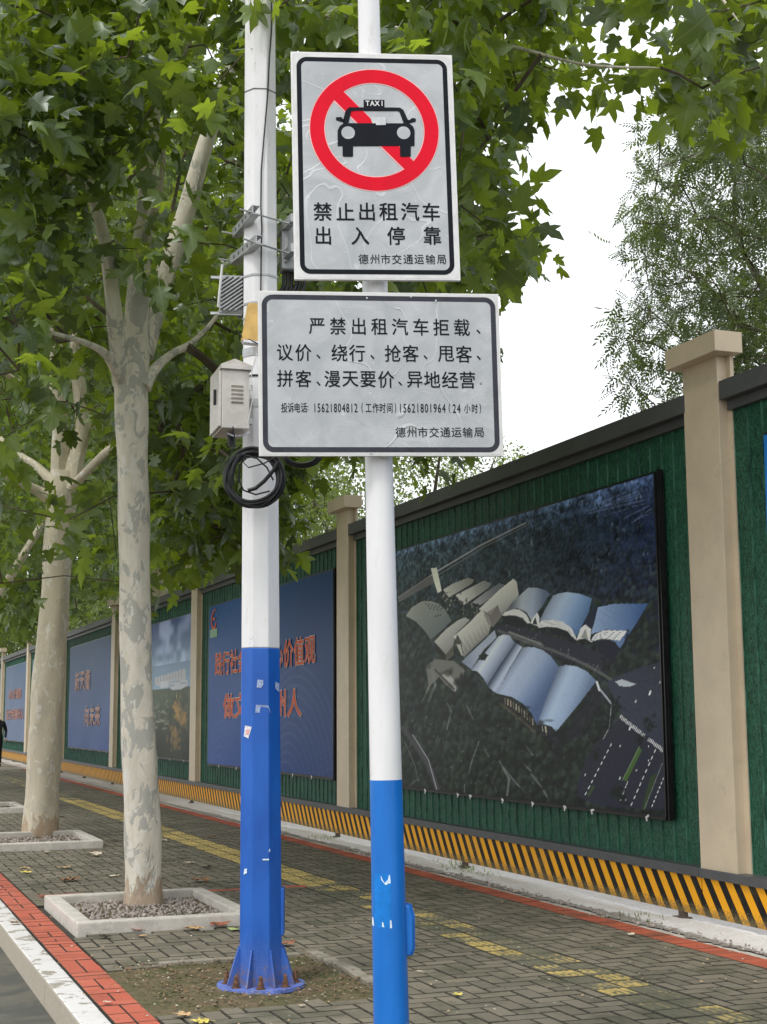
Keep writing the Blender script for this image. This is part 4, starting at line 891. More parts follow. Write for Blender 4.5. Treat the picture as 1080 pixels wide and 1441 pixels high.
for k in range(8):
    a = PH0 + k * PI / 4; dr = math.sin(a) * rt - math.cos(a) * fw; tn = math.cos(a) * rt + math.sin(a) * fw
    r0 = prad(0) - .012; P = [PB + dr * r0 + upv * .026, PB + dr * .202 + upv * .026, PB + dr * .202 + upv * .036, PB + dr * (r0 + .022) + upv * .222, PB + dr * r0 + upv * .222]
    b = MB(); b.prism([p - tn * .004 for p in P], tn * .008); b.build('gusset', M['blue_royal'], pole)
    a2 = a + PI / 8; d2 = math.sin(a2) * rt - math.cos(a2) * fw; Q = PB + d2 * .192
    b = MB(); b.tube([Q + upv * .026, Q + upv * .030], .028, 14); b.tube([Q + upv * .030, Q + upv * .054], .019, 6); b.tube([Q + upv * .054, Q + upv * .066, Q + upv * .085, Q + upv * .098], [.015, .013, .011, .004], 10); b.build('anchor_bolt', M['rust'], pole)
# hand-hole cover on the right
zc = on_plane(398, 1282, PB, fw)[2]; b = MB(); b.box(pp(zc) + rt * (prad(zc) * .98), (.02, .09, .26), ax=(rt, fw, upv), bev=.006); b.build('hand_hole_cover', M['blue_royal'], pole)
def onpole(x, y, off=0.0):
    P = on_plane(x, y, PB, fw); z = P[2]; ring = oct_ring(z, off); best = None
    lat = np.dot(P - pp(z), rt)
    for k in range(8):
        a, c = ring[k], ring[(k + 1) % 8]; la, lc = np.dot(a - pp(z), rt), np.dot(c - pp(z), rt)
        if la <= lat <= lc: t_ = (lat - la) / (lc - la); q = a + (c - a) * t_; return q - fw * off
    return ring[0]
for pts_, mt, nm in (([(347, 1021), (357, 1023), (352, 1039), (345, 1036)], 'paper', 'sticker'), ([(365, 957), (373, 958), (373, 964), (370, 969), (364, 968)], 'paper_blue', 'sticker'), ([(363, 992), (380, 993), (383, 1003), (362, 1003)], 'paper_blue', 'sticker'),
                    ([(389, 960), (394, 962), (394, 974), (389, 970)], 'paper_blue', 'sticker'), ([(353, 900), (359, 898), (360, 911), (353, 912)], 'paper', 'torn_sticker'),
                    ([(372, 1206), (381, 1206), (381, 1208), (372, 1208)], 'bluepaint_chip', 'paint_chip'), ([(346, 1221), (350, 1220), (350, 1226), (345, 1229)], 'bluepaint_chip', 'paint_chip'), ([(381, 1193), (382.5, 1192), (382.5, 1196), (380.5, 1197)], 'bluepaint_chip', 'paint_chip')):
    decal(onpole, pts_, M[mt], nm, pole, .0016)
decal(onpole, [(349, 1026), (354, 1027), (352, 1034), (348, 1033)], M['ink_pink'], 'sticker_mark', pole, .0026)
def zpole(py): return on_plane(367, py, PB, fw)[2]
for py, h, mt, off in ((393, .012, 'galv', .004), (500, .05, 'galv', .0035), (534, .012, 'dark_plastic', .004), (572, .05, 'galv', .003), (134, .006, 'rail', .002), (432, .012, 'galv', .004), (452, .010, 'galv', .0045)):
    z = zpole(py); b = MB(); oct_tube(b, [z - h / 2, z + h / 2], off); b.build('strap', M[mt], pole)
# cable running down the front of the pole
pts_ = [(383, -60), (383.5, 0), (384, 45), (381, 90), (379, 140), (374, 200), (370, 250), (369.5, 300), (371, 330), (370, 370), (369.5, 412), (369, 470)]
b = MB(); b.tube([onpole(x, y, .006) for x, y in pts_], .0045, 8); o = b.build('cable', M['dark_plastic'], smooth=True); tag(o, 'thin black cable running down the front of the white octagonal pole', 'cable')

def frame_at(px_, py_, D, yaw):
    c = at_d(px_, py_, D); a = math.radians(yaw); e1 = rt * math.cos(a) + fw * math.sin(a); e2 = fw * math.cos(a) - rt * math.sin(a); return c, e1, e2
# cabinet
C0, e1, e2 = frame_at(332, 560, 7.98, 17); ax = (e1, e2, upv); Wc, Dc, Hc = .158, .30, .352
cab = thing('equipment_cabinet', 'beige steel cabinet with louvres and a peaked lid strapped to the octagonal pole', 'cabinet', C0 + e2 * Dc / 2)
Cc_ = C0 + e2 * Dc / 2
b = MB(); b.box(Cc_, (Wc, Dc, Hc), ax=ax, bev=.004); b.build('body', M['steel_cab'], cab)
rf = [Cc_ + e1 * sx * (Wc / 2 + .012) + e2 * sy * (Dc / 2 + .025) + upv * (Hc / 2 + dz) for dz in (-.012, .012) for sx, sy in ((-1, -1), (1, -1), (1, 1), (-1, 1))] + [Cc_ + upv * (Hc / 2 + .065) - e2 * Dc * .36, Cc_ + upv * (Hc / 2 + .065) + e2 * Dc * .36]
b = MB(); b.add(rf, [(0, 3, 2, 1), (0, 1, 5, 4), (1, 2, 6, 5), (2, 3, 7, 6), (3, 0, 4, 7), (4, 5, 8), (5, 6, 9, 8), (6, 7, 9), (7, 4, 8, 9)]); b.build('lid', M['steel_cab'], cab)
b = MB(); b.box(Cc_ - e1 * (Wc / 2 + .009) - upv * .004, (.016, Dc * .96, Hc * .92), ax=ax, bev=.003); dr_ = b.build('door', M['steel_cab'], cab)
b = MB(); b.box(Cc_ - e1 * (Wc / 2 + .024) + upv * .02 - e2 * .05, (.014, .02, .09), ax=ax, bev=.003); b.build('handle', M['dark_plastic'], dr_)
for k in range(5):
    b = MB(); c = C0 + e1 * .008 + upv * (.075 - k * .0235); b.prism([c - e1 * .034 - e2 * .001, c - e1 * .034 - e2 * .010 - upv * .003, c - e1 * .034 - e2 * .001 - upv * .014], e1 * .068); b.build('louvre', M['steel_cab'], cab)
b = MB(); b.tube([Cc_ - upv * Hc / 2, Cc_ - upv * (Hc / 2 + .075) + e1 * .01], .022, 14); b.build('conduit', M['dark_plastic'], cab, smooth=True)
b = MB(); q = Cc_ - upv * (Hc / 2 + .01) - e2 * .06; b.tube([q - e1 * .03, q + e1 * .0 - upv * .018 - e2 * .02, q + e1 * .06 - upv * .012 - e2 * .01, q + e1 * .10 + upv * .01], .006, 8); b.build('loose_wire', M['paper'], cab, smooth=True)
b = MB(); zc = Cc_[2]; b.box((Cc_ + e1 * (Wc / 2 + .02) + upv * .1), (.05, .03, .03), ax=ax); b.box((Cc_ + e1 * (Wc / 2 + .02) - upv * .1), (.05, .03, .03), ax=ax); b.build('bracket', M['galv'], cab)
# cable coil
CO = at_d(357, 672, 7.93); coil = thing('cable_coil', 'coil of thick black cable hanging on the octagonal pole below the cabinet', 'cable', CO)
for k in range(15):
    r0 = .136 + rnd.uniform(-.004, .036); tilt = rnd.uniform(-.02, .02); ph = rnd.uniform(0, 6); ox, oz = rnd.uniform(-.010, .010), rnd.uniform(-.014, .006); dep = rnd.uniform(-.028, .028)
    P = [CO + rt * (ox + r0 * math.cos(a) * (1 + .03 * math.sin(2 * a + ph))) + upv * (oz + r0 * math.sin(a) * (1.0 + .03 * math.cos(3 * a + ph))) + fw * (dep + .012 * math.sin(a * 2 + ph)) for a in np.linspace(0, 2 * PI, 49)]
    b = MB(); b.tube(P, rnd.choice((.006, .0075, .0085)), 8, cap=False); b.build('cable_turn', M['dark_plastic'], coil, smooth=True)
for pts_, w in (([(392, 650), (385, 662), (372, 677), (360, 687), (349, 690)], .012), ([(347, 641), (362, 645), (376, 658), (385, 676)], .005), ([(338, 640), (330, 655), (326, 672), (328, 682)], .013), ([(346, 640), (338, 655), (336, 675), (343, 690), (360, 696), (380, 691)], .005), ([(328, 600), (331, 620), (326, 637), (318, 652)], .004), ([(352, 640), (342, 650), (350, 658), (372, 652), (390, 642)], .004)):
    b = MB(); b.tube([at_d(x, y, 7.90) for x, y in pts_], w, 8); b.build('cable_tail', M['dark_plastic'], coil, smooth=True)
CO2 = at_d(425, 640, 8.05); coil2 = thing('cable_coil', 'second dark cable coil peeping out under the wide notice sign', 'cable', CO2)
for k in range(5):
    P = [CO2 + rt * ((.085 + .006 * k) * math.cos(a)) + upv * ((.05 + .004 * k) * math.sin(a)) + fw * (.01 * k) for a in np.linspace(0, 2 * PI, 33)]; b = MB(); b.tube(P, .006, 8, cap=False); b.build('cable_turn', M['dark_plastic'], coil2, smooth=True)
# ribbed radio on the left
C1, e1, e2 = frame_at(326, 413, 8.45, 8); ax = (e1, e2, upv); rad_ = thing('ribbed_radio_unit', 'grey finned radio box with a slim aerial, left of the octagonal pole', 'radio unit', C1)
b = MB(); b.box(C1 + e2 * .045, (.145, .07, .235), ax=ax, bev=.006); b.build('housing', M['grey_box'], rad_)
for k in range(15):
    o_ = -.165 + k * .0235; P = []
    # fin along the diagonal, clipped to the face
    x0, z0, x1, z1 = -.066, -.19 + k * .0235 - .066 * .0, .066, 0
    zc = -.17 + k * .0245; a_, c_ = (-.066, zc - .066 * .75), (.066, zc + .066 * .75)
    def clipz(p, q):
        (xa, za), (xb, zb_) = p, q
        if zb_ > .108: t_ = (.108 - za) / (zb_ - za); xb, zb_ = xa + (xb - xa) * t_, .108
        if za < -.108: t_ = (-.108 - za) / (zb_ - za); xa, za = xa + (xb - xa) * t_, -.108
        return (xa, za), (xb, zb_)
    if c_[1] < -.10 or a_[1] > .10: continue
    a_, c_ = clipz(a_, c_); d_ = np.array([c_[0] - a_[0], c_[1] - a_[1]]); L_ = np.linalg.norm(d_)
    if L_ < .02: continue
    b = MB(); m_ = C1 + e1 * (a_[0] + c_[0]) / 2 + upv * (a_[1] + c_[1]) / 2 - e2 * .004; u_ = (e1 * d_[0] + upv * d_[1]) / L_; v_ = np.cross(e2, u_); b.box(m_, (L_, .03, .008), ax=(u_, e2, v_)); b.build('fin', M['grey_box'], rad_)
b = MB(); b.tube([at_d(307, 432, 8.34), at_d(313, 372, 8.34)], .0075, 8); b.build('aerial', M['tie'], rad_, smooth=True)
for dz in (-.118, .105):
    b = MB(); b.box(C1 + e2 * .03 + upv * dz + e1 * -.03, (.19, .02, .016), ax=ax); b.box(C1 + e2 * .09 + upv * dz + e1 * .09, (.10, .02, .02), ax=ax); b.build('mounting_bar', M['galv'], rad_)
# amber box
C2, e1, e2 = frame_at(357, 452, 8.0, 14); o = MB(); ax = (e1, e2, upv)
t = thing('junction_box', 'small amber box on the octagonal pole half hidden by the wide notice sign', 'junction box', C2)
P = [C2 + e1 * x + upv * z for x, z in ((-.062, -.108), (.055, -.115), (.055, .108), (-.028, .108))]; b = MB(); b.prism(P, e2 * .07); b.build('body', M['amber'], t)
b = MB(); P = [C2 + e1 * x + upv * z - e2 * .002 for x, z in ((-.052, -.125), (.050, -.132), (.052, -.117), (-.060, -.110))]; b.prism(P, e2 * .06); b.build('base', M['paper'], t)
# channel brackets and threaded rods
for (a_, c_), lab, dd in ((((356, 294), (328, 328)), 'upper galvanised channel bracket clamped across the left of the octagonal pole', 0), (((361, 336), (324, 366)), 'lower galvanised channel bracket on the octagonal pole, just above the finned radio', .0)):
    A, B_ = at_d(a_[0], a_[1], 8.28), at_d(c_[0], c_[1], 8.62); t = thing('channel_bracket', lab, 'bracket', (A + B_) / 2, 'channel brackets on the octagonal pole')
    u_ = (B_ - A); L_ = np.linalg.norm(u_); u_ /= L_; v_ = np.cross(u_, upv); v_ /= np.linalg.norm(v_); w_ = np.cross(v_, u_); m_ = (A + B_) / 2
    b = MB(); b.box(m_, (L_, .006, .055), ax=(u_, v_, w_)); b.box(m_ + v_ * .022 + w_ * .026, (L_, .044, .005), ax=(u_, v_, w_)); b.box(m_ + v_ * .022 - w_ * .026, (L_, .044, .005), ax=(u_, v_, w_)); b.build('channel', M['galv'], t)
    for k in range(5):
        q = A + (B_ - A) * (.15 + .17 * k) - v_ * .0036; b = MB(); b.box(q, (.014, .002, .02), ax=(u_, v_, w_)); b.build('slot', M['rail_dark'], t)
    for q0, q1, d0, d1 in (((a_[0] - 18, a_[1] + 0), (412, a_[1] + 22), 8.27, 8.45), ((c_[0] - 16, c_[1] - 2), (c_[0] + 16, c_[1] + 4), 8.60, 8.66)):
        b = MB(); b.tube([at_d(q0[0], q0[1], d0), at_d(q1[0], q1[1], d1)], .006, 8); b.build('threaded_rod', M['galv'], t)
    # twin channel on the far side of the pole
    A2, B2 = at_d(414, a_[1] + 12, 8.40), at_d(391, a_[1] + 36, 8.72); m_ = (A2 + B2) / 2; u2 = (B2 - A2) / np.linalg.norm(B2 - A2); v2 = np.cross(u2, upv); v2 /= np.linalg.norm(v2); w2 = np.cross(v2, u2)
    b = MB(); b.box(m_, (np.linalg.norm(B2 - A2), .04, .05), ax=(u2, v2, w2)); b.build('twin_channel', M['galv'], t)
C3, e1, e2 = frame_at(418, 350, 8.62, 10); ax = (e1, e2, upv); t = thing('radio_unit', 'smooth grey radio housing with hanging black leads, half behind the taxi sign', 'radio unit', C3)
b = MB(); b.box(C3, (.20, .12, .30), ax=ax, bev=.012); b.build('housing', M['grey_box'], t); b = MB(); b.box(C3 - e1 * .075 - e2 * .066, (.02, .02, .22), ax=ax); b.build('rib', M['grey_box'], t)
for k in range(6):
    q = C3 - upv * .15 + e1 * (-.08 + .025 * k) + e2 * rnd.uniform(-.03, .03); b = MB(); b.tube([q, q - upv * .09, q - upv * rnd.uniform(.13, .2) - e1 * .03], .012, 8); b.build('lead', M['dark_plastic'], t, smooth=True)
# extra thin wires round the box
for pts_, lab in (([(326, 450), (340, 474), (352, 478), (364, 484)], 'thin dark wire looping from the finned radio to the amber box'), ([(362, 497), (355, 520), (352, 545), (356, 560), (350, 590), (344, 606)], 'pale thin wire drooping beside the beige cabinet')):
    b = MB(); b.tube([at_d(x, y, 7.98) for x, y in pts_], .003, 6); o = b.build('wire', M['dark_plastic'] if pts_[0][0] < 340 else M['tie'], smooth=True); tag(o, lab, 'wire')
# ------------------------------------------------------------------ vegetation
PLANE_A = np.array([86,908,707,436,1166,666,375,1393,807,23,1489,810,236,978,652,76,1271,744,349,1328,348,150,1134,623,410,1237,476,508,1379,567,125,1234,588,263,1363,823,259,864,417,268,1503,635,545,980,802,484,1261,897,104,1456,1044,39,944,431,319,1454,966,396,1342,360,144,1308,725,244,1310,977,122,1482,619,210,1012,716,590,1129,922,317,983,666,166,830,633,618,1356,611,233,1528,876,208,825,552,275,953,348,87,999,595,311,1329,962,70,1359,864,78,1323,754,168,1168,472,153,1037,635,436,1018,368,152,1213,902,413,1472,723,26,887,619,41,1225,331,608,1315,857,562,1234,774,220,1448,767,502,1411,930,212,1102,530,142,1017,671,377,1228,592,390,1065,843,362,1479,550,438,1267,880,73,1269,585,552,1424,833,229,1259,925,127,1438,955,91,1110,695,382,1420,448,158,1455,913,587,1275,989,170,1242,877,408,948,449,435,1058,696,145,1541,817,323,1468,900,312,804,531,578,1330,1025,141,1356,586,421,1318,552,403,936,548,394,1072,420,442,982,538,173,1002,775,304,1153,372,605,1298,610,630,1028,827,75,1059,345,266,1323,571,219,1245,584,333,970,493,85,1133,505,273,1364,882,525,1468,692,202,1367,769,592,1319,663,376,867,743,451,1170,785,123,1399,403,286,1026,548,393,1122,658,553,1228,680,397,1003,645,407,1494,789,141,1368,999,608,1302,550,372,858,681,270,1229,933,478,1213,782,141,1435,546,273,1457,503,363,1290,391,36,1273,809,483,1384,1065,475,1269,761,350,1401,1040,181,1380,663,337,1030,389,345,1499,993,485,1224,595,331,952,691,592,1201,614,101,932,379,244,1314,426,142,1442,629,350,1413,673,278,1217,522,13,983,605,616,1089,883,575,1364,626,474,1001,814,320,924,643,270,1501,814,103,1400,457,592,1424,781,376,784,664,99,950,700,47,1106,688,88,1501,817,282,1442,435,250,911,687,196,1374,459,16,943,503,286,952,479,393,1203,935,664,1256,830,277,923,722,41,1459,540,406,1413,595,574,1188,938,535,1016,845,405,1224,710,483,1338,931,67,1381,784,559,1431,621,324,830,584,202,915,474,434,1498,667,30,1025,368,411,894,595,262,1474,568,67,1260,847,194,1493,689,138,1281,690,443,956,505,422,1325,480,419,1006,824,410,1487,860,186,1421,607,192,1461,834,484,1176,618,176,1299,499,440,1473,768,572,1325,741,299,1350,597,239,788,592,280,928,531,330,784,643,243,1210,429,441,1403,1003,381,1353,407,267,1375,946,458,1242,428,168,1158,311,80,1441,671,196,1353,551,164,907,598,239,1170,546,453,1091,626,401,986,720,85,917,545,520,1188,598,357,933,407,620,1196,815,89,1322,498,401,1148,502,203,1441,654,362,1030,650,115,1236,894,401,1437,943,682,1278,867,397,1231,843,299,1330,712,579,1232,972,417,1187,425,294,1344,412,267,1418,538,556,1332,593,132,972,590,536,1217,905,400,833,544,375,1084,641,275,1361,993,331,969,746,227,1536,633,345,925,582,551,1336,490,288,796,626,92,916,420,519,1254,690,340,1367,759,106,1220,775,472,1478,612,400,1383,840,398,1050,472,540,1368,885,515,1249,610,482,1146,755,167,1426,766,629,1190,987,438,1473,906,297,1161,444,256,833,675,336,1257,621,378,1347,713,348,1473,1042,528,1392,811,323,1192,490,325,791,694,37,1123,447,65,1180,535,546,916,747,452,1147,486,64,1151,834,518,988,690,327,1521,925,503,1106,785,397,1384,515,32,1497,878,51,929,636,434,1401,698,373,1468,734,176,1535,678,331,1150,567,18,1068,631,278,864,637,282,967,719,125,1052,527,537,1280,937,223,1471,1036,215,1380,1007,195,1515,959,381,1330,1023,241,1286,508,420,1176,611,139,1350,746,150,1397,802,76,1320,656,310,1432,524,397,926,745,120,1157,556,164,1524,576,82,1373,540,327,1457,790,19,903,451,457,1464,722,161,1220,540,52,1302,484,322,1032,603,184,1094,601,128,1313,541,58,1111,817,501,1449,948,96,1505,685,283,1498,503,66,1438,783,594,1208,762,416,1504,942,348,928,484,539,1458,857,104,777,619,219,858,706,360,1093,595,14,1219,687,420,1483,627,513,1070,720,37,1513,728,170,1479,981,376,1470,689,344,878,649,347,1331,791,373,1391,982,265,1006,342,473,1368,822,511,1339,437,63,1248,491,67,1214,633,213,1297,849,579,1030,842,280,1380,620,370,1289,848,68,1432,733,444,1376,610,212,1178,486,474,1182,900,556,1281,553,50,1196,749,389,1177,563,158,1502,651,394,1240,887,336,1324,894,527,1099,655,482,722,658,362,782,538,657,811,642,506,731,694,352,777,497,485,1000,583,478,1080,537,473,690,624,466,1115,635,633,720,595,355,671,611,494,1005,523,330,768,599,433,854,734,477,844,695,399,912,540,559,805,631,402,891,646,643,921,679,420,1033,688,521,839,687,458,1136,542,495,913,712,547,678,593,420,694,650,600,807,659,453,1024,717,375,776,668,382,938,502,470,1101,677,400,994,702,417,976,515,439,1027,526,366,731,643,323,729,587,490,964,655,497,791,660,379,810,462,437,987,728,522,979,701,295,721,518,519,1141,592,629,847,620,427,827,699,369,840,509,421,1007,617,596,774,687,391,853,692,498,1044,629,585,902,647,551,1091,567,424,766,670,470,662,566,544,752,673,503,1092,602,461,921,671,453,1108,594,610,875,694,553,740,579,447,730,676,606,780,608,497,869,725,449,851,667,459,1031,625,502,726,551,397,753,642,331,743,538,405,708,608,575,754,643,433,904,705,299,692,615,464,778,712,315,761,654,456,948,734,415,850,483,594,860,635,371,846,644,558,970,673,452,1054,683,318,1202,363,385,1281,384,261,1241,410,340,1330,473,308,1292,467,396,1420,380,291,1267,407,331,1389,447,284,1309,329,403,1390,390,306,1249,344,302,1408,341,296,1342,455,324,1217,327,369,1287,451,355,1368,369,380,1256,433,319,1351,335,303,1372,353,414,1372,423,267,1200,424,373,1293,326,414,1312,412,351,1327,336,366,1267,360,380,1351,331,275,1202,390,376,1336,372,321,1421,433,313,1450,332,273,1262,447,334,1349,440,323,1277,384,373,1356,395,343,1263,325,359,1235,408,351,1248,436,354,1392,350,365,1302,397,327,1299,331,332,1269,452,264,1206,348,411,1373,337,382,1353,450,276,1314,420,321,1447,377,388,1400,335,293,1363,398,390,1223,398,290,1279,299,120,1004,755,137,958,601,106,1024,498,61,1082,562,200,1026,756,167,1043,733,116,1043,531,230,1027,715,194,970,594,152,1009,715,138,987,547,201,1028,629,79,1092,700,56,998,591,104,1087,664,45,1047,453,43,1008,506,58,1091,647,245,971,625,119,1043,715,116,990,439,69,1015,557,270,1009,730,174,994,565,146,1016,628,119,1075,475,234,984,682,118,997,585,77,1021,447,62,1110,502,181,1019,672,53,1057,704,135,1084,706,199,996,708,82,973,608,61,1010,665,106,1008,620,26,1066,621,94,1059,619,69,999,480,43,1096,463,157,983,685,99,962,556,132,1079,578,31,1057,534,72,1103,612,97,1025,682,164,1072,679,128,986,496,119,992,699], float).reshape(-1, 3) / 100
PLANE_B = np.array([74,1607,793,143,1911,412,456,2077,922,95,1705,373,60,1628,940,395,1784,564,346,1642,750,468,1842,615,201,2054,627,210,1541,741,147,1653,442,51,1514,1010,408,1737,1169,252,2091,801,57,1504,590,249,1497,542,84,1929,857,463,1777,1176,300,1643,1055,328,2040,923,407,1510,639,253,2131,885,140,1989,1097,33,1789,972,275,1966,947,469,1634,549,140,1927,494,604,1904,943,451,1526,704,369,2153,787,388,2094,889,71,1761,1182,264,1967,1143,149,1691,1077,27,1978,796,129,1938,987,569,1876,485,51,1940,1127,145,1653,703,94,1978,943,504,1604,918,152,1552,744,59,1745,955,514,1717,426,540,1741,1166,172,1625,1112,91,1760,700,112,1980,602,614,1750,623,471,2046,585,80,1648,1068,205,2068,971,339,1818,1172,159,1586,820,327,1689,981,200,2052,1144,494,1902,1116,73,1737,464,416,1658,666,79,1505,964,348,1494,895,127,1901,366,484,1832,1030,104,1822,1006,411,1956,1231,575,1960,702,56,1865,1111,552,1933,967,44,1711,651,428,1562,1053,42,1964,1181,375,2113,629,181,1775,316,109,1885,1207,155,2162,822,243,1736,1173,565,1962,833,379,1744,669,317,1901,955,126,1551,874,375,1684,822,315,1983,1089,598,1815,763,251,1443,816,423,1841,709,141,2059,478,149,1538,660,289,2003,620,343,1797,323,112,1685,652,494,1894,752,471,1780,1117,68,1881,781,117,1960,765,244,1499,807,292,1820,551,420,1721,454,126,2043,534,49,1835,479,364,1896,893,198,1703,1154,198,1680,1078,277,1801,1217,188,1818,1018,563,1838,1150,121,2067,813,169,1919,1065,327,1893,464,25,2028,786,534,1794,416,632,1934,898,123,1749,1110,314,1906,1254,243,1531,1077,378,1536,589,300,1494,672,31,1759,806,407,1691,957,227,1979,510,513,1928,461,431,1490,781,128,1691,838,29,1684,1115,259,2035,1046,408,2051,575,257,1937,614,338,1845,1024,478,1878,491,611,1704,832,631,1839,936,363,1617,627,375,2028,403,350,1487,1006,222,1901,977,418,1488,719,415,1884,802,360,1749,715,482,1557,629,507,1845,925,569,1840,858,160,1586,699,119,1851,1120,427,1720,736,47,1802,666,257,1610,1135,376,1935,550,205,1906,1126,307,1993,978,254,2183,759,93,1541,644,349,1689,671,37,1940,1054,429,1618,712,468,1774,495,623,1698,784,268,2177,668,347,1998,684,146,1683,1133,442,1603,895,151,2115,586,75,2046,983,225,1888,1077,284,1725,947,494,1980,893,474,1641,1043,38,2055,880,424,1853,866,438,2131,740,370,2138,1002,388,2000,836,600,1988,911,451,1680,628,76,1576,841,370,1755,1083,343,1699,876,119,2112,1102,471,1945,928,427,1807,917,285,1601,956,133,1465,799,340,2041,1130,168,1985,687,296,1644,764,599,1932,642,261,1699,1106,189,1519,578,80,1798,814,121,2013,690,537,1760,901,626,1777,811,78,2078,605,351,1872,536,551,1638,928,87,1750,413,168,1970,389,445,1700,497,292,2087,846,177,1742,643,107,2040,1073,458,1899,639,437,1816,372,39,1827,394,281,2016,1207,163,1889,1212,409,1952,608,287,1700,698,642,1824,646,47,1696,389,522,1641,808,334,1691,1058,217,2054,693,537,1865,727,369,1616,1005,63,1998,825,422,1637,380,87,1964,447,51,2019,1192,149,1754,1051,256,2097,463,378,1765,1033,218,1555,796,199,2005,592,154,1761,417,297,1645,626,89,1774,339,257,2116,720,272,1603,1025,229,1952,889,493,1695,881,527,2084,878,248,1493,954,602,1748,688,369,2119,531,597,1807,585,595,1887,846,538,1738,651,476,1765,710,258,1874,1170,433,1637,761,375,1688,1015,184,2069,834,356,1971,376,235,1593,1092,42,1772,1136,137,2002,642,381,2014,1003,60,1963,676,151,2106,530,273,2052,554,476,2010,471,344,1574,496,34,1995,638,586,1912,893,53,1568,1075,377,1901,750,339,1758,581,391,1612,1176,144,1831,308,198,1503,689,431,1776,435,456,1942,1084,475,1974,568,390,1776,948,474,1833,724,57,1606,673,518,1884,558,330,2105,1044,236,1577,676,46,1995,419,157,1743,998,295,1727,1038,185,1576,876,295,1535,462,201,1629,1065,471,2053,774,110,1609,412,119,1772,567,128,2091,932,189,1988,1007,486,1900,1035], float).reshape(-1, 3) / 100
PLANE_C = np.array([331,2730,886,105,2470,1479,158,2290,1230,503,2334,1078,443,2254,1069,84,2263,468,220,2645,1186,126,2410,475,514,2338,589,425,2468,1145,293,2683,697,581,2440,1128,350,2654,727,363,2573,993,285,2426,1064,428,2729,999,184,2330,854,97,2578,1184,304,2413,1459,317,2173,1110,496,2689,757,77,2298,626,165,2230,487,174,2586,1406,173,2406,1364,218,2345,817,249,2650,1010,68,2593,366,111,2708,855,158,2299,933,290,2279,981,273,2265,1165,319,2851,817,515,2304,645,337,2431,1112,211,2379,1463,333,2197,885,145,2794,1182,82,2415,1256,373,2437,377,400,2228,1186,473,2248,693,388,2217,956,82,2721,432,61,2174,712,208,2726,482,258,2576,536,559,2269,770,124,2384,1167,54,2832,835,486,2280,951,620,2541,676,164,2617,542,322,2821,887,351,2300,462,436,2325,683,464,2636,1032,158,2603,974,291,2631,346,315,2508,501,488,2330,486,560,2507,1160,95,2309,1362,72,2730,1101,429,2419,1063,497,2287,1140,585,2549,1005,180,2602,1103,143,2424,641,148,2848,1000,159,2240,569,664,2514,726,557,2594,1050,458,2333,596,234,2743,800,266,2703,1187,530,2687,576,332,2312,791,372,2650,1235,426,2332,1230,73,2433,355,155,2161,1004,121,2407,588,218,2356,1159,383,2480,925,477,2340,1278,399,2691,971,418,2498,1208,345,2290,646,452,2815,808,85,2747,1254,13,2384,1256,319,2396,622,306,2240,667,395,2347,949,596,2383,574,299,2777,732,355,2604,954,604,2449,659,336,2234,1110,375,2726,1166,225,2517,601,499,2412,626,55,2442,596,366,2426,639,428,2300,1101,130,2319,462,145,2809,552,118,2587,538,245,2650,416,390,2662,927,48,2349,1272,373,2201,1140,161,2545,392,128,2224,1265,473,2235,831,382,2251,425,493,2532,804,271,2519,566,212,2644,1372,297,2120,879,477,2724,881,218,2231,451,574,2490,865,121,2558,1018,528,2634,608,133,2675,1402,181,2326,1356,479,2597,1187,642,2443,979,161,2454,1301,448,2456,769,63,2396,866,650,2553,879,459,2727,572,51,2299,748,287,2768,1038,313,2779,508,231,2676,1060,520,2219,799,279,2352,841,538,2690,845,139,2438,431,275,2511,449,186,2706,1322,180,2645,1063,115,2339,933,368,2203,603,535,2376,1217,438,2653,1340,316,2466,1149,159,2250,1113,582,2361,1187,75,2238,632,190,2665,441,352,2244,1203,321,2164,944,476,2402,954,218,2701,550,236,2816,1043,290,2426,1168,399,2260,1294,609,2358,1036,79,2729,577,149,2787,882,241,2187,1174,309,2802,653,245,2353,426,187,2568,1313,352,2714,730,146,2396,1298,236,2681,823,402,2693,1129,421,2581,579,369,2578,910,480,2354,738,388,2310,1371,469,2659,943,346,2605,1329,441,2270,1195,89,2618,1144,327,2445,475,56,2285,933,513,2445,796,660,2472,1042,225,2562,658,244,2162,885,129,2322,338,161,2385,505,328,2301,1381,419,2738,521,199,2550,1076,343,2237,1052,344,2572,1208,601,2655,1079,433,2389,552,267,2154,765,271,2665,1104,596,2687,1015,164,2362,399,541,2389,1112,403,2649,752,549,2612,803,240,2839,658,560,2326,1000,145,2314,1066,336,2599,1072,32,2261,1264,220,2268,491,500,2315,994,649,2408,691,106,2616,594,174,2191,921,78,2444,431,594,2666,880,307,2577,1113,446,2527,468,327,2342,1053,74,2798,602,640,2482,901,230,2114,948,441,2525,765,547,2318,769,282,2473,488,468,2478,1058,303,2248,754,132,2280,663,112,2820,1092,249,2709,663,210,2833,812,207,2789,568,342,2713,1078,87,2720,806,335,2564,1292,136,2715,914,452,2385,883,212,2503,1235,410,2220,799,69,2562,550,89,2746,666,548,2648,740,70,2796,909,363,2478,995,324,2755,582,569,2528,1210,382,2406,457,92,2386,1357,391,2525,996,473,2620,432,549,2242,713], float).reshape(-1, 3) / 100
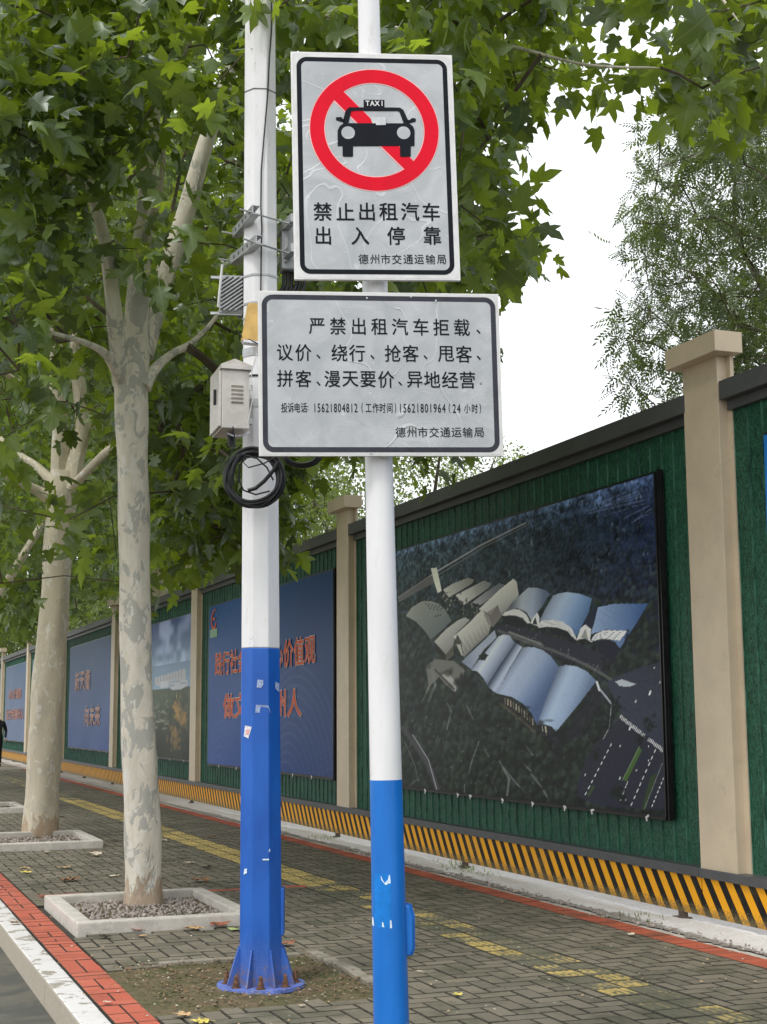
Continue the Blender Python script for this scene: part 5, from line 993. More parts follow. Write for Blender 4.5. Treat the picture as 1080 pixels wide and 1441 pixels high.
PLANE_D = np.array([316,2915,667,152,3282,893,380,3039,1494,28,3096,1471,482,3018,1363,321,2994,813,140,3042,1451,246,2991,852,232,3375,922,174,3408,1141,547,3128,1420,394,2852,1193,291,2913,1154,604,3234,808,63,2970,656,490,3119,1252,341,2916,430,222,2867,1215,439,3410,1127,292,3349,1461,164,3248,1366,345,3043,672,599,3279,1111,63,3269,1539,200,3211,1242,457,2893,1220,259,3227,589,134,2847,580,218,3004,1438,158,3370,516,530,3331,1074,355,3090,1124,381,3482,932,328,2870,765,281,2786,1014,271,2923,615,403,3256,740,453,3312,1027,465,3057,557,323,3024,1094,469,3008,755,425,3007,827,468,3279,953,212,2823,920,217,3273,421,201,2897,1434,154,3494,855,615,3034,645,494,3370,840,641,3059,1145,560,3369,910,250,3155,691,536,3068,944,483,2973,940,223,3319,798,268,3361,1217,245,3014,1240,306,2865,1040,578,2977,719,404,3070,534,161,3024,1506,646,3154,625,516,3009,493,275,3137,514,350,2885,1366,635,3170,1292,452,2979,421,581,3224,578,50,3371,1022,292,3012,523,464,3258,1494,104,3152,740,60,3128,1388,394,3236,928,117,2990,1360,488,3300,518,310,2914,997,176,3500,1085,460,3416,809,217,3429,692,337,3303,1286,391,3099,396,278,2941,1509,60,3047,1450,81,2875,1280,94,2894,683,288,3240,1130,144,3126,1534,86,3133,658,573,3053,848,389,2896,1035,97,3036,1524,540,3162,1332,565,3248,733,187,3356,1371,71,3282,798,319,3187,396,60,3051,773,554,3356,770,122,3406,1326,187,3428,1361,209,2907,996,67,3131,511,379,2999,950,426,2939,1100,616,2982,874,162,3462,608,320,2848,1299,335,2888,532,374,2900,1159,469,3110,1468,56,2823,970,416,3311,1151,286,3440,1272,63,2941,866,110,2983,532,340,3281,717,80,2911,1068,407,3105,472,434,3220,1571,509,2880,1146,176,3001,1385,192,3167,640,114,2951,1438,221,3179,1586,122,3159,542,241,2883,948,457,3215,897,82,3438,1363,82,3503,875,364,3411,470,118,2915,1143,94,3444,725,468,3114,450,496,2905,802,287,3324,1094,254,2922,802,100,3331,853,484,3378,1231,225,3363,1439,488,3304,621,531,3180,650,182,2862,848,626,3177,971,91,3392,914,412,3449,585,510,3194,1077,188,3061,1171,254,3416,1100,357,3331,1203,161,3144,372,503,3202,1418,454,2968,481,652,3057,990,411,2998,1186,368,3287,876,241,3031,726,385,2970,1282,355,3082,1348,123,3187,1325,298,3365,1336,586,3244,509,205,2966,781,221,3398,807,578,3096,550,137,3388,1256,90,3129,403,231,3389,412,229,3522,987,199,2943,1189,92,3223,1376,330,2878,854,381,3202,404,256,3226,457,338,3356,1006,216,3064,1533,503,3246,1219,403,3151,811,302,3315,862,335,3142,1191,284,3209,509,430,3221,695,282,3122,1292,353,3320,583,518,3260,444,453,3391,539,309,2978,577,357,3334,1102,171,3277,1207,372,3205,1570,172,3340,1085,59,3214,999,105,2894,814,134,3085,1192,382,3378,417,165,2934,854,445,3091,798,148,3411,927,218,3049,452,270,3498,809,331,3466,778,350,3184,474,90,3314,979,526,3435,953,79,2939,441,426,3156,1383,545,3292,780,196,3197,1507,161,2936,580,595,3172,709], float).reshape(-1, 3) / 100
PLANE_E = np.array([495,4074,876,114,4275,1005,116,3474,664,96,3848,561,163,3496,1553,170,3412,838,303,3741,1384,275,4328,1085,594,3742,1074,185,4037,866,97,3776,703,207,3904,1579,142,4003,808,493,4134,1056,275,3615,1560,208,4120,1433,138,3657,1599,258,3652,1116,239,3467,1105,141,4033,1189,352,4202,812,99,3554,890,347,3979,698,125,3778,1714,263,3980,641,400,3958,627,202,4036,1735,185,3868,428,543,3590,841,358,3981,1175,235,3883,1647,537,3835,588,180,3685,823,529,3583,652,479,4202,1087,155,4156,1331,81,3858,1301,303,4075,1527,536,3921,1368,444,3621,512,145,4127,1624,375,4012,783,332,3864,1747,494,3562,747,536,4042,559,259,3810,1705,467,3991,1399,549,3997,1489,358,3694,764,189,3608,1567,535,3980,1018,621,3662,688,134,3717,741,502,3482,1040,352,4091,1299,183,3595,845,314,3418,920,452,4184,626,599,3802,1203,269,4030,491,619,3796,1012,587,3600,1247,519,3865,484,172,3947,711,79,3609,976,136,4339,973,441,3934,960,488,3692,1428,441,3721,1238,176,4053,1273,356,3797,451,118,3763,1493,220,4088,426,200,3676,747,544,3670,565,293,4261,1338,296,4123,981,351,3817,580,342,3929,537,628,3889,1108,451,3907,448,194,3600,1110,279,3674,929,310,3701,1601,641,3813,705,87,3567,1392,639,4022,1221,256,4099,1179,209,3761,1554,608,4018,1330,374,3860,729,359,3512,880,418,3619,1251,355,3636,858,295,3567,511,427,4228,819,431,3585,429,430,3705,1650,363,3723,429,393,4087,595,228,4114,1100,558,4047,1087,48,3513,1518,183,4113,703,387,3757,633,545,4080,791,113,3994,479,406,3609,1381,408,3412,949,107,3911,468,160,3847,509,210,3582,513,179,3828,1365,678,3871,934,118,3615,688,251,3367,870,438,3915,1641,220,3418,1363,363,3844,1612,74,3716,1253,581,3568,748,325,3581,1119,296,4338,948,334,4011,1086,241,3964,532,343,4030,1589,545,4115,1184,417,4145,456,97,3985,650,177,3955,1448,239,4216,1232,602,3637,959,157,4094,814,484,3991,828,513,3653,697,491,3790,720,532,3682,949,501,4153,980,494,3830,882,368,3437,1229,554,3566,1094,284,3791,545,317,3625,793,199,4039,1046,159,4220,942,492,3915,1475,261,4060,688,145,3954,1686,119,4236,609,439,3661,1149,393,3776,1389,648,3631,1127,436,3838,1367,362,3837,1295,351,3678,1491,120,4281,1199,312,3411,1115,590,3891,1476,225,3465,518,384,4014,1373,519,3836,992,279,3874,1515,628,3876,747,425,3905,1108,469,3636,1084,58,3526,1175,400,4263,986,166,3707,551,341,4049,992,321,4096,739,548,3823,805,226,3507,600,409,4068,853,398,3588,763,484,3968,1139,276,4209,654,229,3896,729,515,3600,1003,320,4283,866,681,3887,822], float).reshape(-1, 3) / 100
PLANE_F = np.array([680,3024,718,1107,3306,1171,708,3604,1169,761,3626,1057,866,3321,579,1021,3187,1444,986,3678,1034,722,3311,1335,552,3246,1500,477,3303,836,571,3012,1020,823,3129,1590,635,3266,647,907,3564,1462,867,3148,1360,786,2931,1233,577,3203,727,797,2904,1096,850,3028,825,849,3512,1141,828,3487,681,527,3389,1284,1074,3288,1088,915,3151,649,651,3375,1665,711,3024,613,891,3460,1074,1134,3476,1260,664,3179,1344,940,3118,817,797,3654,1391,1014,3042,1275,629,3546,1435,1084,3362,1253,765,3555,1179,1143,3160,1111,767,3212,1574,424,3398,966,990,3186,788,680,3642,930,852,3411,1223,960,3216,1584,1079,3175,842,854,3355,1352,1022,3193,1526,1007,3302,805,1084,3565,969,607,3502,715,896,3545,1173,666,3368,1462,603,3318,702,957,3419,725,886,3233,851,624,3491,938,885,3468,1416,724,3320,543,568,3589,1234,1072,3251,993,727,3152,1310,856,3385,791,1047,3337,644,918,3220,643,641,3607,861,982,3363,718,593,3229,1050,988,3046,972,706,3342,759,758,3550,676,659,3180,1605,760,3570,1608,805,3275,593,787,3501,1166,717,3137,1031,1023,3237,1120,936,3024,1052,750,3706,1193,972,3214,1058,780,3441,1685,475,3470,1113,671,3141,1264,1024,3403,842,933,2976,1371,877,3646,1289,680,3139,1436,888,3430,1499,1106,3384,739,620,3102,1098,662,3338,1556,843,3217,1201,821,3575,1317,1031,3628,808,497,3445,1355,941,3379,779,1041,3407,916,832,3428,1562,1057,3271,858,641,3618,1229,650,3390,1379,580,3477,636,1099,3351,1505,991,3241,994,1106,3116,1125,665,3697,1100,926,3110,909,997,3217,885,1113,3427,1448,829,3415,561,744,3660,937,1114,3259,747,934,3129,1045,801,3119,652,763,3134,1642,809,3209,1628,571,3541,905,610,2963,1209,669,3438,1110,526,3527,1448,797,3135,711,645,3449,1226,1117,3365,815,1124,3530,830,884,3690,1220,810,3623,1447,560,3475,1107,851,3107,769,524,3607,881,1084,3530,1139,651,3560,535,818,3680,784,626,3437,1574,810,3517,846,746,3460,1055,847,3238,1304,700,3295,1668,716,3123,1563,796,3126,1201,614,3252,1228,780,2955,1159,388,3336,968,678,3624,689,425,3405,1035,401,3420,859,713,3328,706,907,3282,671,986,3365,1334,1008,3321,1596,1070,3193,1214,760,3477,1254,684,3426,720,808,3213,618,701,3446,1256,595,3644,941,773,3099,781,629,3635,1328,665,2972,956,662,3032,1492,1025,3448,1154,862,3381,687,1053,3339,533,1158,3478,858,674,3423,1466,768,3387,459,1099,3376,1322,561,3057,954,853,3678,1175,686,3245,1239,705,3262,830,993,3561,1064,470,3139,761,477,3508,861,1065,3184,1297,962,2954,978,1050,3130,941,954,3456,1425,804,3103,1469,557,3090,1214,1121,3418,1128,1174,3311,986,682,3198,1063,736,3296,793,1035,3393,1065,784,3476,1304,1004,3526,1188,638,3312,862,1184,3462,1050,1016,3230,1388,726,3630,822,1104,3408,958,759,3475,457,737,3139,505,1163,3309,1082,863,3149,1304,1040,3131,743,1109,3252,1348,1076,3408,658,400,3308,1275,591,3188,1150,827,3288,457,537,3151,1065,643,3027,1406,1034,3345,1102,508,3505,1160,852,3180,1482,1040,3242,1037,576,3581,820,735,3418,1505,968,3088,1335,648,3176,830,681,3286,530,581,3534,1127,989,3457,956,859,3709,823,950,3409,1139,515,3242,1142,524,3445,819,914,3165,934,467,3560,1120,924,3261,593,837,3239,1547,743,3343,1622,1022,3432,578,1121,3254,689,594,3250,1423,586,3529,1015,700,2992,1094,856,3118,1640,593,3034,1291,758,3212,1675,832,3222,481,627,3188,1259,495,3095,945,694,3243,1419,578,3008,1173,694,2972,1343,901,3290,1396,899,3111,1217,784,3062,504,435,3247,768,1142,3234,1276,944,3358,502,751,3019,1500,811,3132,1092,615,3637,1082,953,3453,637,896,3536,500,632,3057,1052,583,3005,879,848,3599,929,496,3404,699,640,3289,978], float).reshape(-1, 3) / 100
BUSHY_A = np.array([899,2422,597,1184,2427,558,1115,2532,345,1183,2575,479,779,2396,635,915,2400,660,1135,2252,266,989,2188,397,1218,2440,337,844,2441,543,833,2577,597,915,2387,337,1086,2464,760,1017,2526,278,1069,2134,445,1100,2481,396,1178,2496,553,1064,2493,623,873,2522,288,1057,2253,351,1041,2464,749,1030,2744,552,888,2427,648,1155,2438,484,833,2224,587,874,2241,501,1153,2334,503,874,2227,415,1226,2608,586,857,2539,562,768,2549,513,1082,2560,498,916,2489,735,987,2250,494,959,2466,333,1065,2202,493,1098,2270,472,914,2521,595,783,2333,425,1032,2304,384,935,2343,406,790,2307,521,798,2435,432,816,2421,393,1148,2480,290,1041,2054,433,844,2330,316,1153,2442,316,799,2530,424,973,2331,689,857,2439,499,864,2287,294,1097,2648,434,834,2155,525,797,2529,565,1010,2338,352,778,2331,589,1130,2402,660,1245,2502,494,850,2552,386,770,2357,504,887,2150,451,1018,2704,399,1202,2602,509,832,2529,527,1104,2458,337,822,2588,634,891,2536,362,1149,2309,603,1105,2409,693,936,2186,660,765,2380,458,983,2482,635,906,2657,470,1272,2548,408,1020,2251,568,1254,2474,553,1004,2565,457,881,2436,689,1106,2668,507,997,2675,365,1103,2629,693,1062,2320,297,985,2453,362,782,2581,551,1182,2418,650,909,2199,347,1148,2525,541,1118,2313,323,951,2136,417,953,2222,639,1192,2352,512,935,2337,578,1142,2612,680,987,2556,647,990,2538,398,1067,2366,261,1055,2575,323,919,2380,617,1005,2234,384,815,2393,463,1033,2629,346,1111,2681,396,1233,2497,343,1006,2116,482,908,2507,400,1250,2465,644,1056,2573,664,1060,2729,426,1109,2582,426,890,2649,579,1105,2421,618,1235,2431,524,1094,2516,477,790,2231,626,1003,2573,586,970,2648,329,773,2315,638,768,2272,473,839,2533,326,1019,2406,644,806,2163,448,1049,2538,410,1015,2236,276,920,2441,699,822,2278,351,1198,2614,444,1211,2575,329,1108,2459,461,1012,2552,514,955,2714,515,913,2234,591,909,2603,381,1072,2611,465,912,2283,621,956,2684,433,1010,2593,698,729,2478,525,846,2377,549,784,2434,526,994,2396,784,1149,2396,288,1102,2642,577,1148,2328,392,1023,2164,375,1191,2474,594,1131,2686,463,1010,2199,542,905,2239,457,1156,2353,625,1144,2279,315,1064,2359,358,810,2448,604,1059,2368,606,915,2491,687,1039,2543,620,1068,2740,519,1053,2605,573,816,2416,694,930,2096,510,1097,2392,279,1097,2513,619,932,2474,374,973,2630,287,898,2585,567,796,2192,472,1055,2511,546,1162,2573,550,970,2161,613,909,2253,262,896,2612,665,913,2173,413,1052,2320,617,881,2291,562,993,2465,675,835,2205,532,839,2173,591,853,2321,663,1029,2337,668,914,2466,540,918,2650,508,1037,2484,317,927,2133,625,903,2324,310,809,2574,349,1174,2449,282,810,2240,377,1013,2326,759,1098,2543,291,802,2379,525], float).reshape(-1, 3) / 100
BUSHY_B = np.array([773,3127,689,972,2903,899,786,3147,934,733,2957,437,969,2860,817,684,3168,720,690,3009,659,1017,3045,654,772,2896,474,940,3083,268,985,3009,437,879,3385,778,890,2996,291,967,2800,528,769,3201,487,816,3029,879,851,3261,647,943,3247,681,860,3296,529,922,3294,871,826,3226,839,981,3148,499,928,3368,836,935,3407,568,782,3093,846,1030,3286,616,920,2832,839,858,2831,566,913,3206,806,791,3239,372,783,3061,447,819,3130,402,943,3231,529,1056,3252,579,1016,2921,529,983,3219,856,1073,3249,723,1007,3188,767,924,2903,581,719,3039,728,739,2989,336,857,3085,420,843,2807,430,832,3013,976,1051,3175,784,818,3309,324,1035,3212,558,923,2862,675,836,3075,376,1037,3246,805,920,2876,477,1047,3204,692,897,3093,364,1028,3136,382,1054,3172,417,860,3174,729,760,3100,482,929,2968,849,833,3042,936,1033,2883,547,761,2946,824,823,3404,629,809,3239,777,979,3347,727,898,3330,413,1059,2943,548,868,2863,848,986,2835,638,888,3361,633,820,3156,748,965,3331,547,810,2974,632,825,3233,959,951,3255,757,840,3093,939,1015,3298,550,927,3176,449,908,2823,646,912,3158,349,895,3360,730,1022,2979,541,925,3058,930,1015,3138,812,1021,3079,556,882,2917,765,875,3284,838,753,3034,926,1073,3185,655,957,3180,628,998,3119,572,771,3244,610,734,2885,515,888,2902,670,882,3351,489,799,3263,739,911,3304,466,702,3045,567,942,3003,955,904,3066,411,958,2897,526,754,2950,490,842,3122,322,729,3187,416,718,3061,882,978,3261,381,834,3184,924,973,2871,700,928,2945,951,928,3429,661,983,3059,528,967,3238,803,763,2916,416,817,2944,345,909,3296,784,841,3195,448,738,3213,733,799,2956,695,684,3119,726,846,3280,932,999,3340,451,860,3079,858,826,3062,750,879,3393,458,1013,3274,869,960,2785,659,898,2932,702,735,2936,578,1091,2970,591,913,3178,871,1006,2917,593,854,3096,1007,742,2898,795,815,2924,941,974,3184,709,688,2958,537,740,3164,685,887,3360,568,838,3179,314,1000,2977,382,854,2879,436,935,3205,568,929,2832,562,967,2817,592,965,2995,753,983,2985,324,801,2891,515,803,3402,732,911,3269,278,1005,3094,392,871,3241,904,978,3154,917,710,3306,694,772,3275,413,778,3022,690,820,3206,540,808,2962,826,973,3272,634,1016,3308,505,838,2933,552,1026,2859,681,954,3215,400,980,3015,540,971,3117,312,963,3069,637,887,2934,531,886,3267,491,891,3221,691,1084,3087,752,778,3004,853,1004,3215,816,882,3143,986,982,3003,899,796,2908,901,744,3104,730,768,3076,899,824,3406,554,1081,3104,602,998,2922,780,782,3363,569,822,2818,623,1019,3183,344,820,3323,686,904,2949,451,774,3378,671,1076,3000,763,980,2880,641,925,3021,270,845,3346,867,1074,3225,469,798,3302,382], float).reshape(-1, 3) / 100
BUSHY_C = np.array([859,4223,495,942,4295,1218,978,4354,956,857,3988,1486,636,3867,792,876,3935,1126,887,4511,1140,1291,4276,948,1004,3810,656,1126,4358,1118,1017,4394,655,778,4256,748,980,4342,1262,1150,4323,990,1119,4379,922,806,4063,1199,1220,4217,618,854,4019,711,1164,4044,1266,965,4104,1497,775,4238,385,808,4292,550,933,4317,1057,991,4311,370,906,4178,410,911,4252,1172,1014,4148,389,1117,4337,556,638,4208,767,986,3898,1641,1028,4053,1735,1105,4053,1328,1023,4304,877,1109,4043,560,853,4006,1096,1244,3986,1119,1068,4426,841,873,3847,835,944,4144,1336,966,3906,603,1207,3753,881,1185,4093,695,1150,4108,1457,862,4144,1503,994,4449,1409,810,4173,305,930,4426,1172,867,4155,1412,939,4394,1444,976,3741,1119,1161,3882,791,1286,4189,1311,1044,4486,1079,1210,4111,499,1280,4238,712,1014,3729,881,1048,4240,384,1150,3986,536,719,4095,1289,1170,4241,392,643,4327,1039,1084,3688,1069,872,3831,1588,647,4261,1102,952,3787,863,734,4313,749,994,4237,1646,939,4215,757,764,3991,882,923,4125,1558,1243,3967,500,784,4423,811,888,3987,1332,1141,3859,1087,960,3806,492,1038,4381,1101,1193,4244,967,774,4487,839,663,4051,864,1011,4131,312,1162,3980,1055,1050,4152,1642,765,4225,1039,1316,4255,784,1022,4208,293,959,3947,1702,1081,4196,493,732,3782,1148,930,4350,1541,1186,4412,1068,766,3849,1157,835,4074,1305,1044,4233,593,1254,4103,1248,1173,4221,1058,1311,3935,1168,892,3718,1021,776,4023,1255,843,3812,1206,820,4128,1708,884,3903,981,755,3951,1234,1127,4284,1576,657,4268,679,1095,3992,1707,679,4223,890,916,4077,733,910,4234,655,855,4386,720,1207,4222,706,746,4085,462,1079,3733,1374,919,4229,1609,984,4201,424,1179,4294,680,878,3990,1255,1073,4284,945,1271,4142,578,1098,4157,1084,835,4471,1068,894,4240,1103,714,4141,1356,760,4129,582,1176,3848,1427,1170,3792,682,1236,3833,718,689,4234,1266,1023,4367,754,889,4056,1741,857,3775,1381,965,3839,1563,1031,3999,1218,965,3905,673,1075,3854,1396,1320,4156,1120,934,4159,1726,1316,4010,1127,943,4054,1420,851,3985,511,669,4029,1486,895,3855,696,864,4306,349,850,4239,1039,751,3820,855,1206,4141,1159,1244,4333,979,1348,4096,815,662,3868,1233,735,4352,1236,1106,4210,1190,1095,4042,254,846,4237,1540,859,4306,1009,599,4199,1066,1093,4141,545,992,4036,1319,773,4017,634,663,3949,576,1090,3820,443,899,4494,1316,1264,3833,1035,806,4303,1129,1038,3954,557,796,4014,762,1058,4187,1496,1092,4499,993,630,4144,936,687,3851,1148,796,4303,1540,1006,3919,1325,872,4447,1256,1142,4127,1281,775,3734,961,939,4225,1391,1157,3994,1662,1186,3745,1170,1093,3855,951,813,3953,339,786,4352,1451,1154,4463,1114,760,3876,1433,983,3762,1383,1251,4285,1131,1014,3979,1661,1083,4351,810,1113,4295,415,1031,4418,587,772,3884,738,687,4353,921,710,4005,551,1021,4404,1301,924,3826,1047,1289,4347,1115,1154,4307,477,647,3969,1127,1030,4133,596,818,3900,1622,1181,3896,1261,1217,3945,1026,797,4136,919,1001,4175,1431,937,3767,592,994,4261,550,1014,3913,988,1044,4270,1570,782,3811,630,720,4087,808,821,4316,749,1133,3966,1321,1116,4062,974,706,4305,1466,875,4108,511,803,4217,1356,770,3879,1309,907,3952,371,684,4028,1346,702,3873,1338,909,4066,1626,759,4130,1156,647,3904,1073,1198,3979,417,1115,4072,777,796,4235,1660,1277,4338,838,1040,4291,444,942,3940,464,1074,4141,826,1330,4082,1069,866,3789,588,1084,4434,1347,706,3850,909,810,3928,607,1129,3757,881,1067,4409,482,774,3916,848,908,4422,599,680,4091,1219,1199,4294,1442,861,3983,600,1045,4045,1491,843,4201,976,1108,4364,634,1061,3823,841,1290,3906,1071,675,4182,1476,1278,3876,804,751,4438,1002,1155,4068,1104,1073,3977,914,1126,4302,847,1090,4384,1407,1228,3982,659,1058,3708,932,931,4240,865,1054,4035,665,1006,4050,584,818,3952,452,705,3992,1187,798,4358,435,607,4020,735], float).reshape(-1, 3) / 100
BUSHY_D = np.array([703,5399,2029,1065,5625,511,835,5636,1036,1298,5194,446,1456,5447,2049,734,5808,1235,1068,5000,466,1109,5329,1961,1178,5824,603,951,5231,2157,1402,4947,1626,992,4882,971,876,5382,557,574,5419,1495,988,5568,716,555,5640,1102,735,5626,626,491,5460,1421,1290,5305,527,1387,5040,1196,1334,5714,1938,970,5860,1477,889,5726,1266,849,5816,1155,964,5486,937,1147,5156,2004,1086,5945,900,811,5466,1253,560,5390,1026,712,4975,925,842,5755,1534,746,5607,1525,1219,5908,1071,1385,5692,1447,1118,5546,1893,992,5625,1569,789,5786,643,1005,4873,1666,973,5155,1431,696,5323,1835,1366,5273,902,1245,5187,1598,635,5175,1879,988,4820,1106,1197,5693,1730,682,5361,870,1156,5762,1237,642,5183,1190,987,5650,1847,668,5513,1244,1256,5728,1478,1110,5281,1666,832,5090,1142,1064,5646,1105,703,5380,1327,817,5330,2241,704,5653,1231,1626,5295,980,1442,4952,1321,1226,4872,914,917,5609,1745,1378,5711,1688,1348,5841,802,728,5750,1025,544,5441,1644,1002,5225,842,1090,5740,1806,683,5025,1705,1600,5460,850,964,5243,309,704,5661,1786,1310,5745,1298,656,5200,1060,982,5334,1741,1151,5484,815,1456,5383,1815,838,5416,1723,949,5129,1662,826,5087,906,1156,5335,684,805,5310,409,1432,5581,844,774,5170,1513,1372,5161,1524,871,5521,1006,1257,5627,1562,990,5107,640,1151,5013,1042,672,5827,1374,1607,5339,1319,1168,5830,1351,1091,5793,478,1330,5786,1756,1061,5940,1552,1407,5215,1295,814,5348,835,638,5708,1470,918,5064,1993,1087,5177,1036,1317,5424,1523,969,5115,386,1529,5258,799,1276,5525,1290,678,5634,802,1441,5729,1204,1448,5307,1656,923,5406,456,1087,5507,2190,1287,5667,450,1650,5418,1187,1052,4963,1908,1296,5232,1391,1528,5186,928,1178,5314,2341,1159,5798,1998,1522,5693,1645,1247,5686,859,1481,5314,712,638,5260,588,1502,5499,1148,1213,5628,1268,861,5708,1815,1040,5758,906,1180,4832,1406,1600,5237,1275,1054,5489,280,831,5285,1329,592,5299,1501,575,5231,1751,969,5000,830,694,5475,1073,1443,5409,1400,1172,5095,1601,806,4878,1575,956,5209,1845,1110,5548,900,1136,5942,1159,925,5380,2027,1040,5379,2354,813,5602,1392,826,5261,285,1535,5518,1473,861,4862,1154,1118,5618,2111,695,5027,1216,1310,4899,1162,1064,5460,685,1023,5866,1638,1345,5097,559,1204,5654,1063,1365,5888,1355,677,5134,1592,919,5473,1905,699,5719,884,1333,5245,674,1395,5545,1543,1212,5540,645,841,5038,1311,878,5813,556,1270,5454,1724,1331,5056,1778,780,5693,1673,521,5182,1542,1540,5552,824,1023,5618,388,1017,5728,637,1056,5216,2082,1046,4956,1362,654,5421,1713,926,5774,833,909,5461,278,634,5567,1599,1473,5290,1879,870,5817,970,1145,5249,577,988,5283,630,1260,5080,1207,793,5523,580,1101,5610,644,1291,5604,2184,1147,5399,2127,1212,5323,796,1157,5783,1599,926,4936,1045,1021,5911,1024,1474,5625,1946,1349,5880,1022,1292,5689,704,745,5177,2026,1269,5336,2201,1367,5612,1888,657,5324,1642,1168,5655,1965,1229,5551,336,1280,5137,1079,1053,4877,1515,1457,5694,942,839,5417,385,1350,5605,1238,1032,4929,716,1325,5435,2207,563,5618,1265,1121,5966,1049,1568,5264,1644,1065,4847,894,1158,5212,334,1004,5062,1347,857,5050,643,1142,4950,762,1000,5547,1996,1450,5046,836,1474,5118,1744,928,5597,1133,1049,5832,1261,705,5432,469,837,5474,2263,997,4974,622,904,5750,1407,1248,5516,2014,1456,5573,1239,1329,5499,689,1455,5305,1142,700,5162,892,1374,5411,1168,734,5418,1546,546,5652,1610,1197,5347,1755,1134,5086,2173,1286,5185,864,1037,5192,1749,990,5843,1945,1172,5901,836,1244,5237,1294,1151,5143,685,766,5320,700,517,5432,1267,838,5845,1446,1365,5568,426,1341,5161,1916,1383,5269,1043,790,5388,1876,1605,5551,1668,798,5013,1874,1246,4920,1285,1400,5656,1578,1059,5545,1673,1139,5671,2261,702,5212,2126,1503,5720,1300,801,5206,1725,1444,5180,2065,1081,4946,1128,1005,5351,848,1020,5697,1957,654,5728,1626,1207,5018,701,1080,5693,789,1368,5212,1649,880,5240,1230,1470,5238,1454], float).reshape(-1, 3) / 100
BUSHY_E = np.array([315,7342,1681,1342,7190,2394,1260,7548,692,972,7050,526,666,7293,2010,396,6700,1713,1121,6353,1983,1375,6904,652,1172,6839,320,420,6876,1131,1232,7717,1777,1384,6826,1025,1468,6719,2394,1258,6597,1666,970,7663,799,1362,7072,880,1423,7231,993,1560,6738,1522,808,7396,1443,484,7125,2420,1157,6210,1603,852,7292,1075,1244,6765,510,1265,7220,2603,973,6817,1955,817,6893,809,290,6911,1906,899,6345,2213,458,6428,1860,1319,7003,1062,1253,7146,1769,1156,6641,393,595,6949,2567,1155,7165,858,1459,6690,1376,1562,7091,673,801,7691,841,1541,6698,1829,1368,7084,1386,680,6237,960,471,6720,587,749,6940,2715,1357,7048,550,815,7593,1739,800,7140,449,1446,7472,1690,870,7454,2207,962,7803,1217,536,7585,1618,921,7211,2824,578,6941,1726,1276,7801,1246,1546,6832,1973,382,7470,897,576,7296,586,337,7178,1040,1091,6259,1257,280,7147,2110,1588,6881,2346,477,6756,2206,507,7077,1840,539,6454,959,809,7227,1235,1318,6703,1578,1402,7014,1220,386,6577,1432,1437,7331,518,1154,6845,2832,1283,7247,504,1147,7268,2398,494,7515,1420,856,7089,2235,1210,6326,1508,918,6626,610,1131,6846,2248,1347,6381,1308,1154,7671,2097,1030,6986,777,1150,6973,519,847,6300,1285,1372,7426,1160,672,7428,1936,1515,6907,1352,1412,7074,1899,629,7108,1726,1569,7207,1673,268,7122,1152,613,7523,2423,1097,7536,1867,1242,6761,1937,333,6979,695,392,6608,1114,1379,6526,2204,767,6945,2369,850,6708,2408,219,6798,1155,1342,6898,1294,1186,6605,1393,678,6733,492,955,6660,1135,900,7618,986,1566,7324,1831,300,6930,1229,863,7370,2612,1070,7469,894,1166,6670,1177,1021,6993,342,1584,7250,2215,1023,6858,1057,1241,6780,751,1019,6518,1627,385,6636,900,1219,6974,2032,861,7178,2647,1065,7870,1536,673,7794,1790,517,7310,1706,432,7097,531,781,6522,1971,1080,7496,1483,1266,7515,1749,1646,6736,2074,1593,6871,2121,996,7470,2550,1518,7072,847,785,7176,1854,677,6850,1463,894,7399,1307,1113,7730,855,464,7342,1932,1509,7134,1569,805,6952,426,386,7222,1600,284,6839,1706,779,6751,1446,1348,6351,1631,676,6691,2025,863,6809,2091,1168,6497,1778,957,6480,915,402,7477,1199,598,6400,1573,1538,6678,898,1335,7571,2091,1358,6726,1782,1494,7365,978,665,7581,1754,519,7334,2440,1358,7210,778,1068,6361,2441,551,7166,2017,1252,7328,1085,361,6805,1576,878,6804,485,515,6861,2473,788,7456,857,1658,6935,983,1053,6849,2517,1299,7638,1242,842,6732,675,1106,6428,1135,915,6694,1803,288,7197,1803,1166,7354,2116,1056,6617,644,1180,6708,1550,975,6515,2593,451,7199,1302,1138,6476,608,1213,6410,2209,887,7311,1563,629,6637,1866,1289,7095,679,1403,6498,856,854,7577,1311,962,6952,2199,814,7689,1881,879,6568,1647,1556,6835,1641,954,7603,556,632,7641,2276,446,6576,1797,1709,7221,1697,1221,6506,1920,949,7081,1985,848,7249,784,1336,7411,1622,1236,7286,2252,1367,6829,2142,1308,7327,1807,1331,7590,989,925,6355,811,1212,6555,1056,773,6786,1053,1725,7156,1350,1512,6413,1261,1371,6998,321,1169,7113,381,1207,7452,385,1277,6658,884,1022,7661,2233,653,7502,921,744,6445,1274,574,7307,1357,1745,6904,1503,917,6907,572,764,7325,606,554,7641,1162,1149,6774,2653,747,6929,1815,234,6977,971,669,6456,2416,419,6930,799,1323,6466,1800,733,7538,2222,1242,6954,2387,634,6391,1950,879,6759,2601,1222,7255,268,1185,7547,2523,216,6682,1526,667,6840,815,1116,7022,2860,1058,6134,1444,942,6185,1608,386,7359,1074,444,6943,1988,656,7268,1617,654,6853,2376,1230,6721,2439,957,6337,1589,582,6449,2254,608,7491,2128,1718,6771,1449,1332,6947,1512,1413,7374,2477,859,7294,1825,1652,6986,1593,354,7320,2109,522,7085,671,405,7198,756,1038,6636,1957,1120,7734,1290,1456,7090,2534,1578,7068,2151,704,7375,2331,221,7022,1556,742,7148,587,1082,7003,2431,764,6925,1169], float).reshape(-1, 3) / 100
